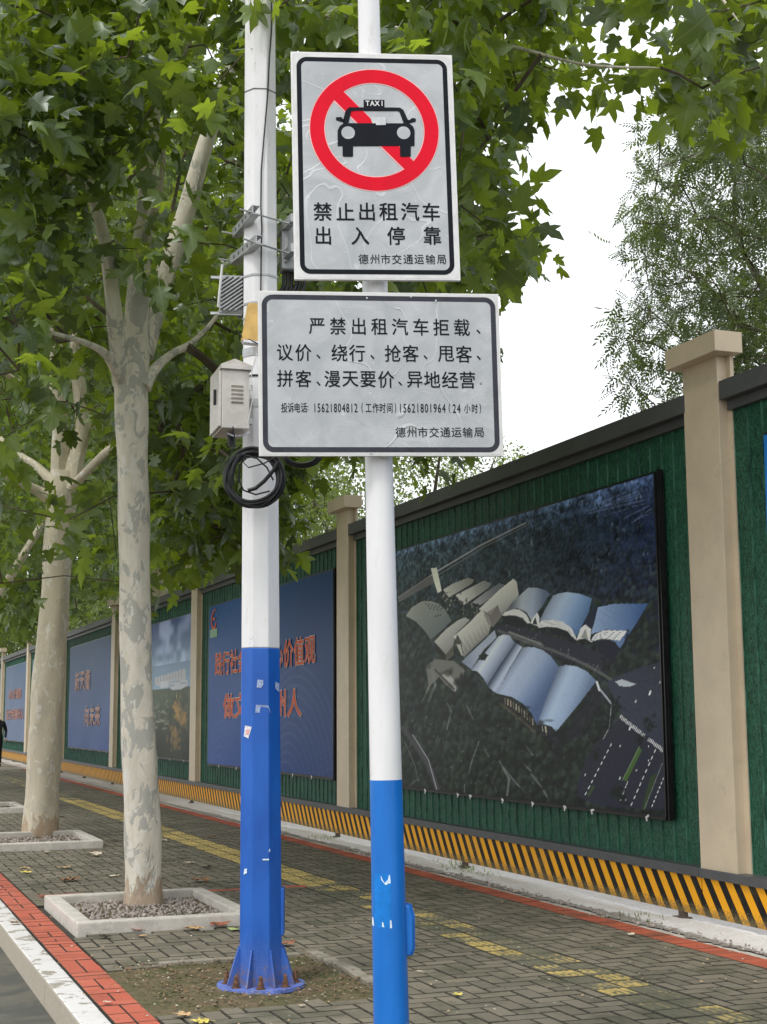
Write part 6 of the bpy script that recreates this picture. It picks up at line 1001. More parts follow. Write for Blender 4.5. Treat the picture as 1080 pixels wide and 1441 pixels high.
BUSHY_F = np.array([143,5796,2118,196,6620,475,137,6518,1737,89,5732,1892,188,6204,1764,315,6762,1209,212,5703,1316,121,6407,1133,168,6294,2185,145,6041,1926,157,6509,1233,387,6251,1285,206,6762,1842,357,6002,1581,160,6628,1149,250,5795,1664,187,5568,854,306,6564,1021,222,6049,1531,341,5715,1055,143,6348,919,295,6157,1828,276,5736,1856,187,6119,1261,140,5944,838,98,6016,1568,380,6042,1226,313,6108,995,336,5707,1517,326,6474,1762,379,6412,1530,364,6532,1272,366,5946,1056,130,5881,719,382,6337,920,224,5852,485,156,5780,1443,252,5794,892,320,6302,1915,357,6218,1132,159,6266,1404,222,6847,1429,362,6559,1661,276,5906,1299,147,6139,581,418,6088,1073,201,5655,1673,376,5998,906,182,6504,1938,126,5976,994,176,6172,881,256,6364,1612,175,5618,1179,383,6471,1120,161,6560,996,114,6079,1387,314,6479,820,404,6115,1356,101,5453,1611,326,6184,1533,142,6022,2216,259,5957,1148,258,6682,1516,121,5823,904,274,5929,1655,133,6313,1853,233,6607,1292,198,5824,1962,284,5882,1500,102,5560,1083,309,5799,734,216,5680,713,222,6404,1329,218,6384,1479,240,5965,2123,163,5562,1816,201,6390,663,184,6477,353,364,6181,855,246,5526,1252,263,6598,854,287,6207,660,292,6476,600,216,6222,1593,182,6293,502,162,6429,2303,174,5711,1045,223,6691,621,164,6879,1287,165,6072,704,162,6749,912,267,6024,470,294,5926,1837,58,5836,2289,186,5953,1449,156,6860,825,252,6598,1750,140,6260,2053,76,6083,2387,252,6410,2066,111,6672,1850,239,6257,384,170,6666,1645,347,6388,1375,284,5990,677,333,6594,1419,405,5995,1413,174,5604,1418,166,6073,1771,262,6538,2045,244,6641,1937,181,6867,1648,196,6861,1108,133,6502,1523,195,6269,1080,71,5929,2387,157,6718,1353,111,6414,2054,147,6568,718,147,5873,1795,112,5589,1554,201,5931,383,264,6201,2139,372,6271,1682,379,6343,1185,116,6086,1109,111,5910,1206,286,6038,1968,94,6606,1971,353,5754,1244,242,5851,1067,93,5442,1452,130,6626,2141,75,5693,2177,379,5969,1744,252,6485,1146,196,5905,609,240,6699,753,318,6620,1182,252,5562,1572,264,6026,811,186,5758,1189,168,6174,2246,130,6905,1770,83,6019,2089,103,6295,1608,134,6725,1527,313,6085,1446,73,5528,1948,176,6353,1730,161,6546,1401,153,5672,2036,144,5661,549,122,5504,754,355,6340,1049,172,6187,264,430,6269,1472,394,6115,1705,156,6468,856,316,6731,1391,312,6720,1040,335,6329,776,69,5457,1816,102,6550,2265,277,6105,1154,123,5764,1574,117,5452,929,378,6475,937,98,6785,2030,198,6505,2176,302,6334,574,191,6354,796,93,6405,2189,105,6175,1531,105,5418,1196,145,6089,431,181,5874,2227,321,6167,2013,378,5870,1378,176,6916,983,302,6576,718,131,5676,899,297,6096,591,418,6212,992,154,6299,2333,236,6304,1226,230,5546,998,84,6189,1919,255,6179,1373,80,5673,1756,107,6775,1752,153,6253,653,224,6408,1034,362,5737,1382,322,6472,1946,198,6089,2086,166,6107,1641,72,6358,2438,374,5848,947,99,6439,1851,106,5591,1289,124,6989,1455,89,5938,1697,169,5980,1315,380,6101,736,395,5883,1172,298,6716,1656,201,6046,312,240,5922,918,209,6157,1942,85,5862,2021,245,6404,1856,98,5850,1350,262,6272,889,165,6360,292,156,5426,1335,77,6150,2104,285,6153,453,173,6484,527,297,5900,2017,137,5787,592,266,6499,1541,155,6740,1215,144,5435,1067,159,6805,699,99,6211,2431,117,6858,1523,138,5774,378,282,5665,879,156,6715,1038], float).reshape(-1, 3) / 100
BUSHY_G = np.array([940,5072,564,988,4963,404,954,4943,248,932,4636,269,830,5159,621,955,4578,305,748,5011,531,878,4545,531,928,5538,373,739,5248,477,950,5299,450,931,5105,318,838,4723,484,805,4774,571,875,4844,341,947,5382,513,888,5604,446,912,5014,322,991,5408,414,745,4885,322,760,5239,399,943,4888,612,797,4464,317,854,4565,403,820,4963,238,847,5610,537,793,5302,323,912,5015,506,932,5350,377,969,4972,601,922,4593,450,1020,4880,451,941,4759,244,975,5114,395,934,4632,372,921,4747,494,970,5211,553,926,4935,337,807,5457,571,841,4835,639,1008,4908,526,812,4668,594,883,5206,328,755,4590,389,879,5108,599,885,5536,529,999,5185,417,986,4762,532,819,5165,497,918,4491,383,855,5528,352,773,5348,447,739,4989,406,958,4751,403,735,4755,459,851,5368,361,858,4690,645,881,5472,407,793,5560,486,1000,5124,534,882,5415,308,903,5669,474,921,5343,281,881,5200,678,885,4396,525,878,4707,261,808,4403,499,925,4614,565,870,4806,275,826,5164,225,799,5454,451,886,4711,550,886,4953,630,911,5526,277,970,5156,259,818,5317,539,762,4641,471,966,4718,316,898,5231,470,857,5290,464,797,4557,315,766,4841,605,836,5123,323,815,5078,254,835,4982,515,837,5231,245,932,4875,431,867,5289,383,1010,5228,488,831,5165,405,755,4966,587,792,5063,354,863,5644,367,896,4816,505,807,5066,513,863,5046,644,841,4900,585,922,5129,468,862,5380,440,749,5139,420,792,4756,306,1016,5110,467,844,4588,633,760,5196,306,792,5359,281,772,4813,266,892,5448,541,848,5392,579,864,5378,224,758,4860,486,999,5048,312,990,4990,536,841,4706,340,982,5292,343,972,4871,352,871,4393,338,792,5462,343,935,5175,611,856,5293,601,770,4514,397], float).reshape(-1, 3) / 100
BUSHY_H = np.array([732,8060,234,857,8000,747,1008,7366,479,906,8642,588,650,7468,524,795,8321,526,890,6515,683,938,8822,373,1036,7736,655,860,8860,552,774,7446,317,806,8818,469,839,6230,468,679,8654,524,727,8723,560,989,8188,495,997,8379,497,680,8019,349,973,8529,407,853,6696,578,868,6169,621,1005,7823,626,709,7856,721,624,7266,418,864,8694,321,773,8201,658,760,8489,420,839,6412,500,980,6672,302,856,8245,722,768,6522,236,976,6794,457,1018,6519,559,739,7601,552,822,8590,734,956,6483,449,814,7133,416,893,8464,377,958,8289,512,1040,7397,295,1077,7821,424,1013,7523,706,1056,7238,667,866,8438,220,864,7536,727,968,7039,436,782,7911,723,862,8201,380,777,8723,295,1019,7505,375,1035,7531,617,725,7093,639,792,7131,290,942,6963,301,826,6974,590,890,8248,268,1020,8322,574,849,7511,635,1010,7419,713,816,8589,455,689,7080,452,702,6769,297,792,7242,261,959,7632,592,932,6131,421,734,7242,629,926,8152,317,1009,8699,369,951,7816,537,666,8016,514,662,7598,658,941,7250,433,929,7892,712,690,6932,335,647,6992,410,718,8649,286,951,8761,636,813,8066,639,707,6852,252,918,6824,716,873,8820,659,842,7888,289,720,6674,449,692,8130,668,723,7522,737,830,6425,316,817,7776,659,724,6879,577,706,8174,336,826,6842,494,690,7886,633,935,7326,580,864,6601,328,927,7075,653,720,7403,392,770,7697,424,714,8597,392,919,7560,801,1055,7525,478,765,7752,590,770,7394,625,998,8025,668,639,7684,466,683,7672,291,651,7063,562,954,6368,332,686,6944,515,794,8660,543,716,8721,428,919,7101,309,657,8426,463,863,9023,494,1006,7954,415,828,7380,789,808,6591,602,781,6749,630,1080,7105,572,659,8247,423,710,8384,296,745,6511,605,763,7882,517,894,7660,310,771,8389,722,752,6815,364,821,9141,535,909,6993,523,693,6596,519,1025,6934,638,845,8128,222,861,6707,404,703,8277,559,694,7829,477,640,7730,361,807,8405,474,841,6981,360,993,6627,619,943,8930,371,914,8363,669,915,7688,716,934,6862,610], float).reshape(-1, 3) / 100
LOCUST = np.array([1027,1558,642,800,1146,717,880,1400,691,1075,1491,548,1137,1383,807,1204,1536,630,1098,1261,466,938,1182,366,1174,1484,479,946,1395,886,1219,1426,838,970,1540,737,1036,1441,612,877,1164,771,876,1156,791,1146,1525,688,1168,1377,865,901,1169,710,963,1415,677,842,1195,579,968,1080,748,914,1425,493,1122,1540,596,1229,1497,633,1140,1457,409,1330,1512,636,913,1165,690,834,1223,585,1024,1169,762,1072,1525,722,921,1303,733,1180,1480,650,978,1330,840,887,1251,774,997,1229,799,1013,1301,651,902,1199,618,927,1258,619,1000,1263,602,1061,1538,546,1163,1467,571,1218,1524,662,1121,1282,791,870,1401,715,1056,1506,630,1008,1144,630,866,1166,744,978,1392,498,1021,1253,392,929,1185,708,1131,1328,428,903,1289,553,1142,1381,438,1165,1393,749,848,1276,736,1296,1498,523,871,1036,722,1014,1239,453,1196,1516,783,1174,1374,843,846,1390,531,946,1077,577,1112,1304,852,991,1421,522,965,1347,614,1211,1390,915,1048,1378,809,1123,1553,670,1086,1291,831,798,1103,712,1046,1201,766,1173,1426,459,1184,1535,610,1062,1273,384,933,1093,734,1069,1283,727,930,1343,561,1206,1405,712,1220,1435,483,892,1339,543,985,1390,843,898,1097,716,1156,1300,911,871,1117,544,1149,1373,555,1100,1298,896,1045,1426,408,1027,1435,560,778,1288,562,922,1413,726,936,1205,827,983,1197,386,892,1218,594,917,1522,628,1195,1559,557,1066,1519,808,965,1086,715,937,1180,539,933,1466,758,1122,1421,786,1004,1409,836,1221,1476,484,991,1209,432,993,1220,593,1033,1300,432,870,1418,608,1125,1391,459,970,1413,572,1103,1340,728,1088,1453,688,915,1265,767,1170,1319,719,1138,1483,601,1162,1490,531,1140,1359,371,921,1144,628,1139,1381,602,1036,1493,784,1184,1443,454,953,1250,772,1047,1216,826,1022,1348,736,953,1160,553,1106,1452,632,1009,1373,556,1029,1415,424,1048,1186,816,1058,1379,896,896,1133,708,938,1531,668,1106,1265,896,824,1270,684,1166,1483,618,774,1260,547,1120,1306,896,817,1232,483,1197,1418,681,972,1311,714,1228,1426,775,1048,1384,662,984,1457,591,1113,1329,813,1251,1448,427,896,1305,478,1168,1473,692,1039,1166,716,1077,1231,514,970,1404,526,1029,1279,432,1150,1422,465,854,1367,733,1025,1432,383,978,1437,615,883,1231,821,840,1136,502,967,1299,550,992,1472,825,1072,1296,459,883,1295,706,1177,1400,446,844,1074,563,1160,1439,688,997,1267,437,917,1238,803,863,1077,572,963,1337,577,963,1323,533,1127,1509,523,944,1322,496,1024,1449,799,1122,1458,829,1085,1426,584,1259,1448,608,923,1254,364,928,1370,817,886,1058,767,992,1252,734,924,1182,514,1124,1554,530,948,1317,433,960,1157,817,1203,1436,880,866,1288,777,771,1235,524,765,1209,629,1041,1551,695,1137,1403,623,1074,1429,510,945,1180,473,1238,1474,659,1042,1430,848,854,1289,474,1079,1516,681,997,1431,453,913,1397,905,919,1323,811,1087,1523,794,996,1422,664,1021,1206,775,754,1197,697,788,1128,739,999,1210,785,900,1471,738,1223,1406,665,776,1196,594,930,1455,618,1026,1314,690,1049,1212,669,989,1129,820,1091,1298,643,1016,1363,805,1109,1459,586,1039,1362,442,827,1155,539,1040,1394,826,1058,1282,867,1161,1350,726,1020,1421,512,789,1169,718,1035,1361,919,988,1206,742,1034,1288,845,1146,1421,941,1231,1513,828,924,1127,413,1070,1396,760,954,1243,807,1108,1430,752,830,1193,687,962,1347,543,1165,1392,385,1128,1522,546,974,1411,902,855,1282,431,1033,1168,806,1251,1496,565,928,1501,787,1017,1197,455,895,1121,486,822,1307,708,1128,1418,526,1147,1517,557,1111,1277,491,907,1239,558,924,1429,671,886,1149,624,855,1086,720,1012,1235,594,962,1270,788,1018,1447,490,1130,1333,392,1052,1430,557,989,1272,365,1253,1500,802,906,1020,652,995,1216,844,927,1392,586,1129,1519,662,1014,1266,568,958,1270,523,835,1262,720,1036,1191,579,1176,1416,564,995,1456,525,1012,1565,672,998,1497,663,870,1242,555,1229,1451,596,1235,1453,769,1029,1269,403,1224,1517,683,1253,1501,524,1026,1177,488,1146,1440,791,887,1371,720,925,1282,610,1108,1429,465,1081,1513,705,996,1285,550,1175,1346,753,847,1216,437,952,1411,861,930,1366,577,943,1071,506,965,1137,802,1267,1477,532,1005,1207,525,1095,1355,490,973,1377,825,1048,1215,478,836,1191,644,986,1314,637,965,1475,668,944,1181,450,995,1284,405,831,1112,647,1139,1451,930,973,1109,505,950,1241,484,1068,1313,694,1056,1429,877,1101,1506,835,1192,1413,810,880,1353,845,936,1138,741,1204,1531,750,843,1406,560,935,1117,614,825,1147,599,1078,1256,716,1033,1386,685,1050,1487,427,1132,1420,884,1120,1377,825,1151,1459,861,1193,1414,597,1056,1259,798,794,1180,767,1210,1430,812,928,1347,886,1089,1384,519,931,1316,564,999,1388,774,1049,1472,640,1155,1410,527,1275,1468,832,1066,1445,386,1227,1423,803,1093,1364,779,1197,1373,949,1043,1453,893,1179,1325,772,1196,1387,866,1153,1507,513,1146,1342,530,906,1469,510,1097,1328,466,927,1174,388,964,1238,851,971,1194,638,818,1155,499,913,1413,750,908,1336,728,1144,1361,736,1138,1469,689,951,1471,824,1181,1441,881,925,1142,491,1075,1335,738,1115,1379,387,826,1136,726,999,1281,492,905,1168,438,1062,1519,510,969,1417,445,930,1186,640,1162,1543,512,946,1384,909,1214,1416,431,1140,1570,606,1088,1535,547,1101,1365,439,1065,1278,615,854,1153,780,1007,1289,673,832,1285,455,935,1240,863,1021,1367,380,885,1190,775,1076,1437,559,1248,1507,773,1267,1441,656,1220,1422,871,944,1376,717,995,1516,584,1120,1428,417,972,1158,752,1054,1241,638,968,1447,485,1168,1319,847,858,1310,432,1159,1427,812,960,1175,832,1057,1387,641,991,1339,877,978,1334,682,996,1479,543,852,1238,626,933,1468,847,971,1134,694,850,1334,563,972,1476,715,1194,1365,719,971,1194,532,1187,1482,788,833,1304,732,1034,1274,624,975,1171,490,1024,1536,549,1120,1309,586,1198,1556,684,887,1383,790,970,1274,746,1046,1254,846,850,1116,679,901,1214,556,1146,1430,505,946,1253,605,886,1143,540,1128,1455,582,985,1384,478,796,1141,575,945,1208,432,938,1122,710,853,1251,494,917,1229,735,1215,1545,688,828,1130,700,844,1156,637,1163,1561,683,1182,1435,852,960,1319,692,888,1275,669,1083,1376,542,1010,1311,832,935,1253,754,1218,1401,522,1115,1467,786,1008,1222,503,1126,1472,451,1242,1499,606,1093,1380,364,929,1144,553,952,1253,417,1174,1360,898,1002,1386,808,879,1246,599,884,1439,649,1036,1360,499,1149,1417,709,1002,1412,884,974,1325,729,906,1399,563,1248,1422,787,920,1284,842,946,1401,616,809,1157,652,866,1134,796,1101,1507,698,1079,1278,696,861,1344,462,1036,1422,768,1080,1431,437,832,1270,476,1228,1450,694,1130,1495,843,1069,1344,431,852,1256,772,899,1355,739,909,1438,707,1052,1262,661,1100,1302,439,913,1125,517,863,1320,491,1061,1286,845,1186,1393,663,1162,1551,770,921,1340,838,1180,1387,604,992,1139,528,1087,1254,426,1013,1392,439,829,1187,767,1147,1365,661,1070,1411,615,932,1260,533,1237,1406,895,871,1120,517,1085,1465,816,1051,1317,624,1159,1533,576,1079,1450,529,835,1283,542,851,1195,704,843,1278,588,1179,1400,361,1188,1469,430,1114,1268,743,1093,1332,623,881,1367,429,854,1357,602,951,1398,705,1029,1428,629,1126,1417,553,1196,1432,787,1143,1494,487,1049,1327,670,1109,1429,723,1053,1552,559,1075,1541,708,1194,1515,599,1025,1479,871,1113,1563,741,1057,1188,699,908,1188,533,1104,1576,650,1037,1224,530,1180,1507,472,855,1144,728,998,1354,390,1023,1347,642,1005,1435,413,1110,1270,805,870,1270,543,963,1198,733,874,1433,542,879,1045,568,853,1393,591,1236,1543,762,1085,1451,908,964,1169,536,1053,1274,691,862,1377,624,1086,1299,867,1020,1328,798,840,1094,521,1207,1414,888,845,1059,715,1015,1389,852,961,1509,526,954,1321,883,936,1168,828,927,1106,474,1121,1357,534,1197,1454,410,1003,1414,545,1148,1361,389,999,1333,791,1026,1530,520,879,1385,843,1251,1429,522,1109,1312,619,875,1258,525,1103,1530,732,996,1246,788,1032,1433,695,939,1329,389,1091,1402,598,1068,1297,638,925,1259,818,936,1367,638,1059,1185,846,1023,1527,764,1066,1527,774,1112,1342,832,944,1365,685,886,1228,567,1220,1400,738,1309,1506,568,943,1204,781,946,1284,743,1130,1438,463,1186,1461,779,1017,1162,781,1048,1541,749,940,1266,462,869,1105,724,1213,1554,750,978,1307,777,1038,1193,655,1221,1549,559,1158,1511,620,1295,1491,727,912,1321,633,917,1313,439,884,1370,822,1048,1419,539,1013,1491,495,1186,1427,945,1001,1261,535,1072,1247,812,919,1430,740,815,1236,835,815,1156,739,932,1293,698,1219,1398,626,896,1422,668,959,1216,578,906,1257,539,1071,1501,651,1038,1239,589,1080,1471,840,1127,1421,493,1067,1328,574,1181,1399,737,957,1261,828,1187,1476,562,962,1484,525,783,1268,679,1140,1297,817,1054,1378,936,1036,1228,428,915,1074,624,999,1436,877,1104,1439,550,1001,1492,754,987,1444,468,1067,1272,415,1142,1313,836,1006,1161,466,1062,1239,402,1057,1322,880,986,1492,858,762,1166,638,1235,1466,517,1062,1287,787,1155,1428,904,951,1495,688,929,1267,688,974,1445,571], float).reshape(-1, 3) / 100

def leaf_tpl(kind):
    if kind == 'plane':
        h = [(0, 0), (.16, -.09), (.30, -.06), (.50, .02), (.40, .13), (.30, .22), (.46, .30), (.64, .50), (.47, .52), (.24, .50), (.27, .66), (.17, .80), (0, 1.05)]
    elif kind == 'plane_lo': h = [(0, 0), (.24, -.07), (.50, .04), (.30, .22), (.62, .50), (.24, .50), (0, 1.05)]
    else: h = [(0, 0), (.33, .45), (0, 1.0)]
    mid = [(0, 0), (0, .35), (0, .72)]
    pts = []; idx = {}
    def vid(p):
        k = (round(p[0], 3), round(p[1], 3))
        if k not in idx: idx[k] = len(pts); pts.append(p)
        return idx[k]
    F = []
    for sgn in (1, -1):
        hs = [(x * sgn, y) for x, y in h]; c = vid((0, .35 if kind != 'small' else .4))
        for a, b_ in zip(hs[:-1], hs[1:]):
            f = (c, vid(a), vid(b_)) if sgn > 0 else (c, vid(b_), vid(a)); F.append(f)
    P = np.array(pts, float); z = -.30 * np.abs(P[:, 0]) ** 1.3 - .18 * P[:, 1] ** 2 + .03 * np.sin(P[:, 0] * 9)
    V = np.stack([P[:, 0], P[:, 1], z], 1); att = np.stack([np.abs(P[:, 0]), P[:, 1], np.zeros(len(P))], 1)
    if kind == 'plane':   # leaf stalk
        k = len(V); V = np.vstack([V, [[-.012, 0, 0], [.012, 0, 0], [.012, -.42, .10], [-.012, -.42, .10]]]); att = np.vstack([att, [[.0, 0, 0]] * 4]); F += [(k, k + 1, k + 2), (k, k + 2, k + 3)]
    return V, np.array(F), att
def locust_tpl():
    V = []; F = []
    def lf(bx, by, ang, L, w):
        k = len(V); ca, sa = math.cos(ang), math.sin(ang)
        for x, y in ((0, 0), (w, L * .5), (0, L), (-w, L * .5)): V.append((bx + x * ca - y * sa, by + x * sa + y * ca, -.25 * abs(x * ca - y * sa)))
        F.extend([(k, k + 1, k + 2), (k, k + 2, k + 3)])
    for i in range(6):
        y = .12 + i * .15; lf(.0, y, -1.15, .26, .055); lf(.0, y + .03, 1.15, .26, .055)
    lf(0, 1.0, 0, .26, .055); k = len(V); V += [(-.006, 0, 0), (.006, 0, 0), (.003, 1.0, 0), (-.003, 1.0, 0)]; F += [(k, k + 1, k + 2), (k, k + 2, k + 3)]
    V = np.array(V); V[:, 2] -= .25 * V[:, 1] ** 2; att = np.stack([np.full(len(V), .5), V[:, 1], np.zeros(len(V))], 1); return V, np.array(F), att
TPL = {k: leaf_tpl(k) for k in ('plane', 'plane_lo', 'small')}; TPL['locust'] = locust_tpl()
def leaf_frames(P, out, droop=.55, wild=.75):
    n = len(P); t = out + rng.normal(size=(n, 3)) * .9; t[:, 2] -= droop; t /= np.linalg.norm(t, axis=1)[:, None]
    nn = rng.normal(size=(n, 3)) * wild + np.array([0, 0, 1.0]); nn -= (nn * t).sum(1)[:, None] * t; nn /= np.linalg.norm(nn, axis=1)[:, None]
    s = np.cross(t, nn); return np.stack([s, t, nn], 2)          # columns
def leaf_mesh(name, tpl, P, Fm, sc, rv, mat, origin):
    V, F, att = TPL[tpl]; n = len(P); Vn = np.repeat(V[None], n, 0)
    if n > 1: Vn[:, :, 2] = Vn[:, :, 2] * rng.uniform(.1, 2.6, (n, 1)) - rng.uniform(-.25, .45, (n, 1)) * Vn[:, :, 1] ** 2 + rng.normal(0, .18, (n, 1)) * Vn[:, :, 0] * Vn[:, :, 1]; Vn[:, :, 0] *= rng.uniform(.72, 1.12, (n, 1))
    W = np.einsum('nij,nkj->nki', Fm, Vn) * sc[:, None, None] + P[:, None, :] - np.array(origin)
    if n == 0: return None
    idx = (F[None] + (np.arange(n) * len(V))[:, None, None]).reshape(-1); me = bpy.data.meshes.new(name); me.vertices.add(n * len(V)); me.vertices.foreach_set('co', W.reshape(-1))
    me.loops.add(len(idx)); me.loops.foreach_set('vertex_index', idx); me.polygons.add(len(idx) // 3); me.polygons.foreach_set('loop_start', np.arange(0, len(idx), 3)); me.update(calc_edges=True)
    A = np.tile(att, (n, 1)); A[:, 2] = np.repeat(rv, len(V)); a = me.attributes.new('lv', 'FLOAT_VECTOR', 'POINT'); a.data.foreach_set('vector', A.reshape(-1)); me.materials.append(mat); return me
def limb(b, pts, seg=12):
    """pts: (px, py, depth, width px)"""
    P = [at_d(x, y, D) for x, y, D, w in pts]; r = [w / 2 / FOC * D for x, y, D, w in pts]
    # resample smoothly
    Q = []; Rr = []
    for i in range(len(P) - 1):
        for s in range(4):
            t_ = s / 4; p0, p1, p2, p3 = P[max(i - 1, 0)], P[i], P[i + 1], P[min(i + 2, len(P) - 1)]
            Q.append(.5 * ((2 * p1) + (p2 - p0) * t_ + (2 * p0 - 5 * p1 + 4 * p2 - p3) * t_ ** 2 + (3 * p1 - p0 - 3 * p2 + p3) * t_ ** 3)); Rr.append(r[i] * (1 - t_) + r[i + 1] * t_)
    Q.append(P[-1]); Rr.append(r[-1] * (.4 if r[-1] < .06 else 1)); ph = rnd.uniform(0, 6)
    b.tube(Q, Rr, seg, wob=lambda i, a: 1 + .05 * math.sin(a * 3 + i * .35 + ph) + .035 * math.sin(a * 5 - i * .6 + ph) + .03 * math.sin(i * 1.3 + ph)); return Q, Rr
def skeleton(blobs, nodes, nrad):
    """joins every leaf cluster to the nearest wood already there"""
    N = [np.array(p) for p in nodes]; par = [-1] * len(N); base = np.mean(N, 0); base[2] = min(p[2] for p in N) if N else 0
    order = np.argsort([min(np.linalg.norm(q - p) for q in nodes) for p in blobs]); wood = len(N); arr = np.array(N); cnt = {}
    for i in order:
        d = np.linalg.norm(arr - blobs[i], axis=1) + np.maximum(0, arr[:, 2] - blobs[i][2]) * .6; j = int(np.argmin(d)); par.append(j); arr = np.vstack([arr, blobs[i]])
    cnt = np.ones(len(arr))
    for i in range(len(arr) - 1, wood - 1, -1):
        if par[i] >= 0: cnt[par[i]] += cnt[i]
    b = MB()
    for i in range(wood, len(arr)):
        a, c = arr[par[i]], arr[i]; r1 = .0045 * cnt[i] ** .42; r0 = min(.0045 * (cnt[i] + 1) ** .42 * 1.15, .05); m = (a + c) / 2 + np.array([rnd.uniform(-1, 1), rnd.uniform(-1, 1), .6]) * np.linalg.norm(c - a) * .09
        b.tube([a, m, c], [r0, (r0 + r1) / 2, r1], 5, cap=False)
    return b
def foliage(t, blobs, per, rb, tpl, lo, hi, mat, nobj=0, origin=None, droop=.55, wild=.75, leafname='leaf', crown=None):
    k = rng.poisson(per, len(blobs)); P = np.repeat(blobs, k, 0); d = rng.normal(size=P.shape); d /= np.linalg.norm(d, axis=1)[:, None]; P = P + d * (rng.uniform(.05, 1, len(P)) ** .5)[:, None] * rb
    Fm = leaf_frames(P, d * .8, droop, wild); sc = rng.uniform(lo, hi, len(P)) * rng.uniform(.65, 1.12, len(P)); rv = rng.random(len(P)); o0 = world_loc(t)
    if nobj:
        x, y, D = to_px(P); vis = (x > -10) & (x < 1090) & (y > -10) & (y < 950) & (D > 5); keyv = np.where(vis, D, 1e6); sel = np.argsort(keyv)[:nobj]; m = np.zeros(len(P), bool); m[sel] = True
        V, F, att = TPL[tpl]; mes = []
        for q in range(14):
            one = leaf_mesh(leafname, tpl, np.zeros((1, 3)), np.eye(3)[None], np.ones(1), np.zeros(1), mat, (0, 0, 0))
            co = V.copy(); co[:, 2] *= rng.uniform(.2, 2.4); co[:, 2] -= rng.uniform(-.25, .45) * co[:, 1] ** 2; co[:, 2] += rng.uniform(-.1, .1) * np.sin(co[:, 1] * 4); co[:, 0] *= rng.uniform(.85, 1.12); one.vertices.foreach_set('co', co.reshape(-1)); one.update(); mes.append(one)
        for i in sel:
            o = bpy.data.objects.new(leafname, mes[rnd.randrange(14)]); put(o, t); A = np.eye(4); A[:3, :3] = Fm[i] * sc[i]; A[:3, 3] = P[i] - o0; o.matrix_local = Matrix(A.tolist())
        P, Fm, sc, rv = P[~m], Fm[~m], sc[~m], rv[~m]
    me = leaf_mesh('foliage', tpl, P, Fm, sc, rv, mat, o0); o = bpy.data.objects.new('foliage', me); put(o, t); o['kind'] = 'stuff'; return len(P)
def tree(name, label, base, group, trunk, limbs, blobs, per, rb, tpl, lo, hi, mat, nobj=0, bark='bark', droop=.55, wild=.75):
    t = thing(name, label, 'tree', base, group); nodes = []; nr = []
    if trunk:
        b = MB(); Q, r = limb(b, trunk, 26); b.build('trunk', M[bark], t, smooth=True); nodes += Q[-4:]
    for L in limbs:
        b = MB(); Q, r = limb(b, L, 14); b.build('limb', M[bark], t, smooth=True); nodes += Q[2:]
    if not nodes: nodes = [np.array(base) + (0, 0, 3)]
    b = skeleton(blobs, nodes, nr); o = b.build('twigs', M['twig'], t, smooth=True); o['kind'] = 'stuff'
    foliage(t, blobs, per, rb, tpl, lo, hi, mat, nobj, droop=droop, wild=wild); return t
PG = 'plane trees in a row along the kerb'
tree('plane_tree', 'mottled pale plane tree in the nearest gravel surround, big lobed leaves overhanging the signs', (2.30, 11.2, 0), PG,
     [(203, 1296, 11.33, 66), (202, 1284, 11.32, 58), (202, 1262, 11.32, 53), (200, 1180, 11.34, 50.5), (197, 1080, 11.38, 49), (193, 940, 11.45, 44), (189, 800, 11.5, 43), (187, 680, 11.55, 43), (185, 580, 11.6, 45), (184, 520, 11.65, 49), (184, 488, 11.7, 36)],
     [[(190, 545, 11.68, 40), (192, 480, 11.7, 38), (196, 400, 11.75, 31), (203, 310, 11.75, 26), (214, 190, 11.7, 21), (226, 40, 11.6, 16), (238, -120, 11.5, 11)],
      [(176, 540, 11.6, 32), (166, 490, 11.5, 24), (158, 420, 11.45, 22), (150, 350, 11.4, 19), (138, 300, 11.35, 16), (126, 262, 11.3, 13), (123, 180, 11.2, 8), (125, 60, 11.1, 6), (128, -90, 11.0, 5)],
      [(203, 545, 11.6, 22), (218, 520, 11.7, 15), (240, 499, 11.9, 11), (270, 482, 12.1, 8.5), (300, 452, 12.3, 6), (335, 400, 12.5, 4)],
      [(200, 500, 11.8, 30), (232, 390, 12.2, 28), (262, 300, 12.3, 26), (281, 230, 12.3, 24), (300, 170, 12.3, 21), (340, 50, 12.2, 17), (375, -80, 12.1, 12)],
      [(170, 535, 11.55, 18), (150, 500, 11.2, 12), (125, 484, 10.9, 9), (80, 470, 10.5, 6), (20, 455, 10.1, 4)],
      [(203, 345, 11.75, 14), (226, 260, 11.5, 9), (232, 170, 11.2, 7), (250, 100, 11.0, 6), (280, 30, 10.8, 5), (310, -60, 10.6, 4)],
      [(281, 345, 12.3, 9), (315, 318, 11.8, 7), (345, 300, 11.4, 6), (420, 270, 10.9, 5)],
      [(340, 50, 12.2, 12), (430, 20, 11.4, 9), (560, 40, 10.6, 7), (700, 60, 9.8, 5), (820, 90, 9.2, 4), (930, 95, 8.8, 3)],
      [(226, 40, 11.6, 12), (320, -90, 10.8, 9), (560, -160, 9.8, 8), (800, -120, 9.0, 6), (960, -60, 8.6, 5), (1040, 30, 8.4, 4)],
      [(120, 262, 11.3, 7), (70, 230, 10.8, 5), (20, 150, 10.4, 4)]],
     PLANE_A, 27, .42, 'plane', .13, .235, M['leaf'], 295)
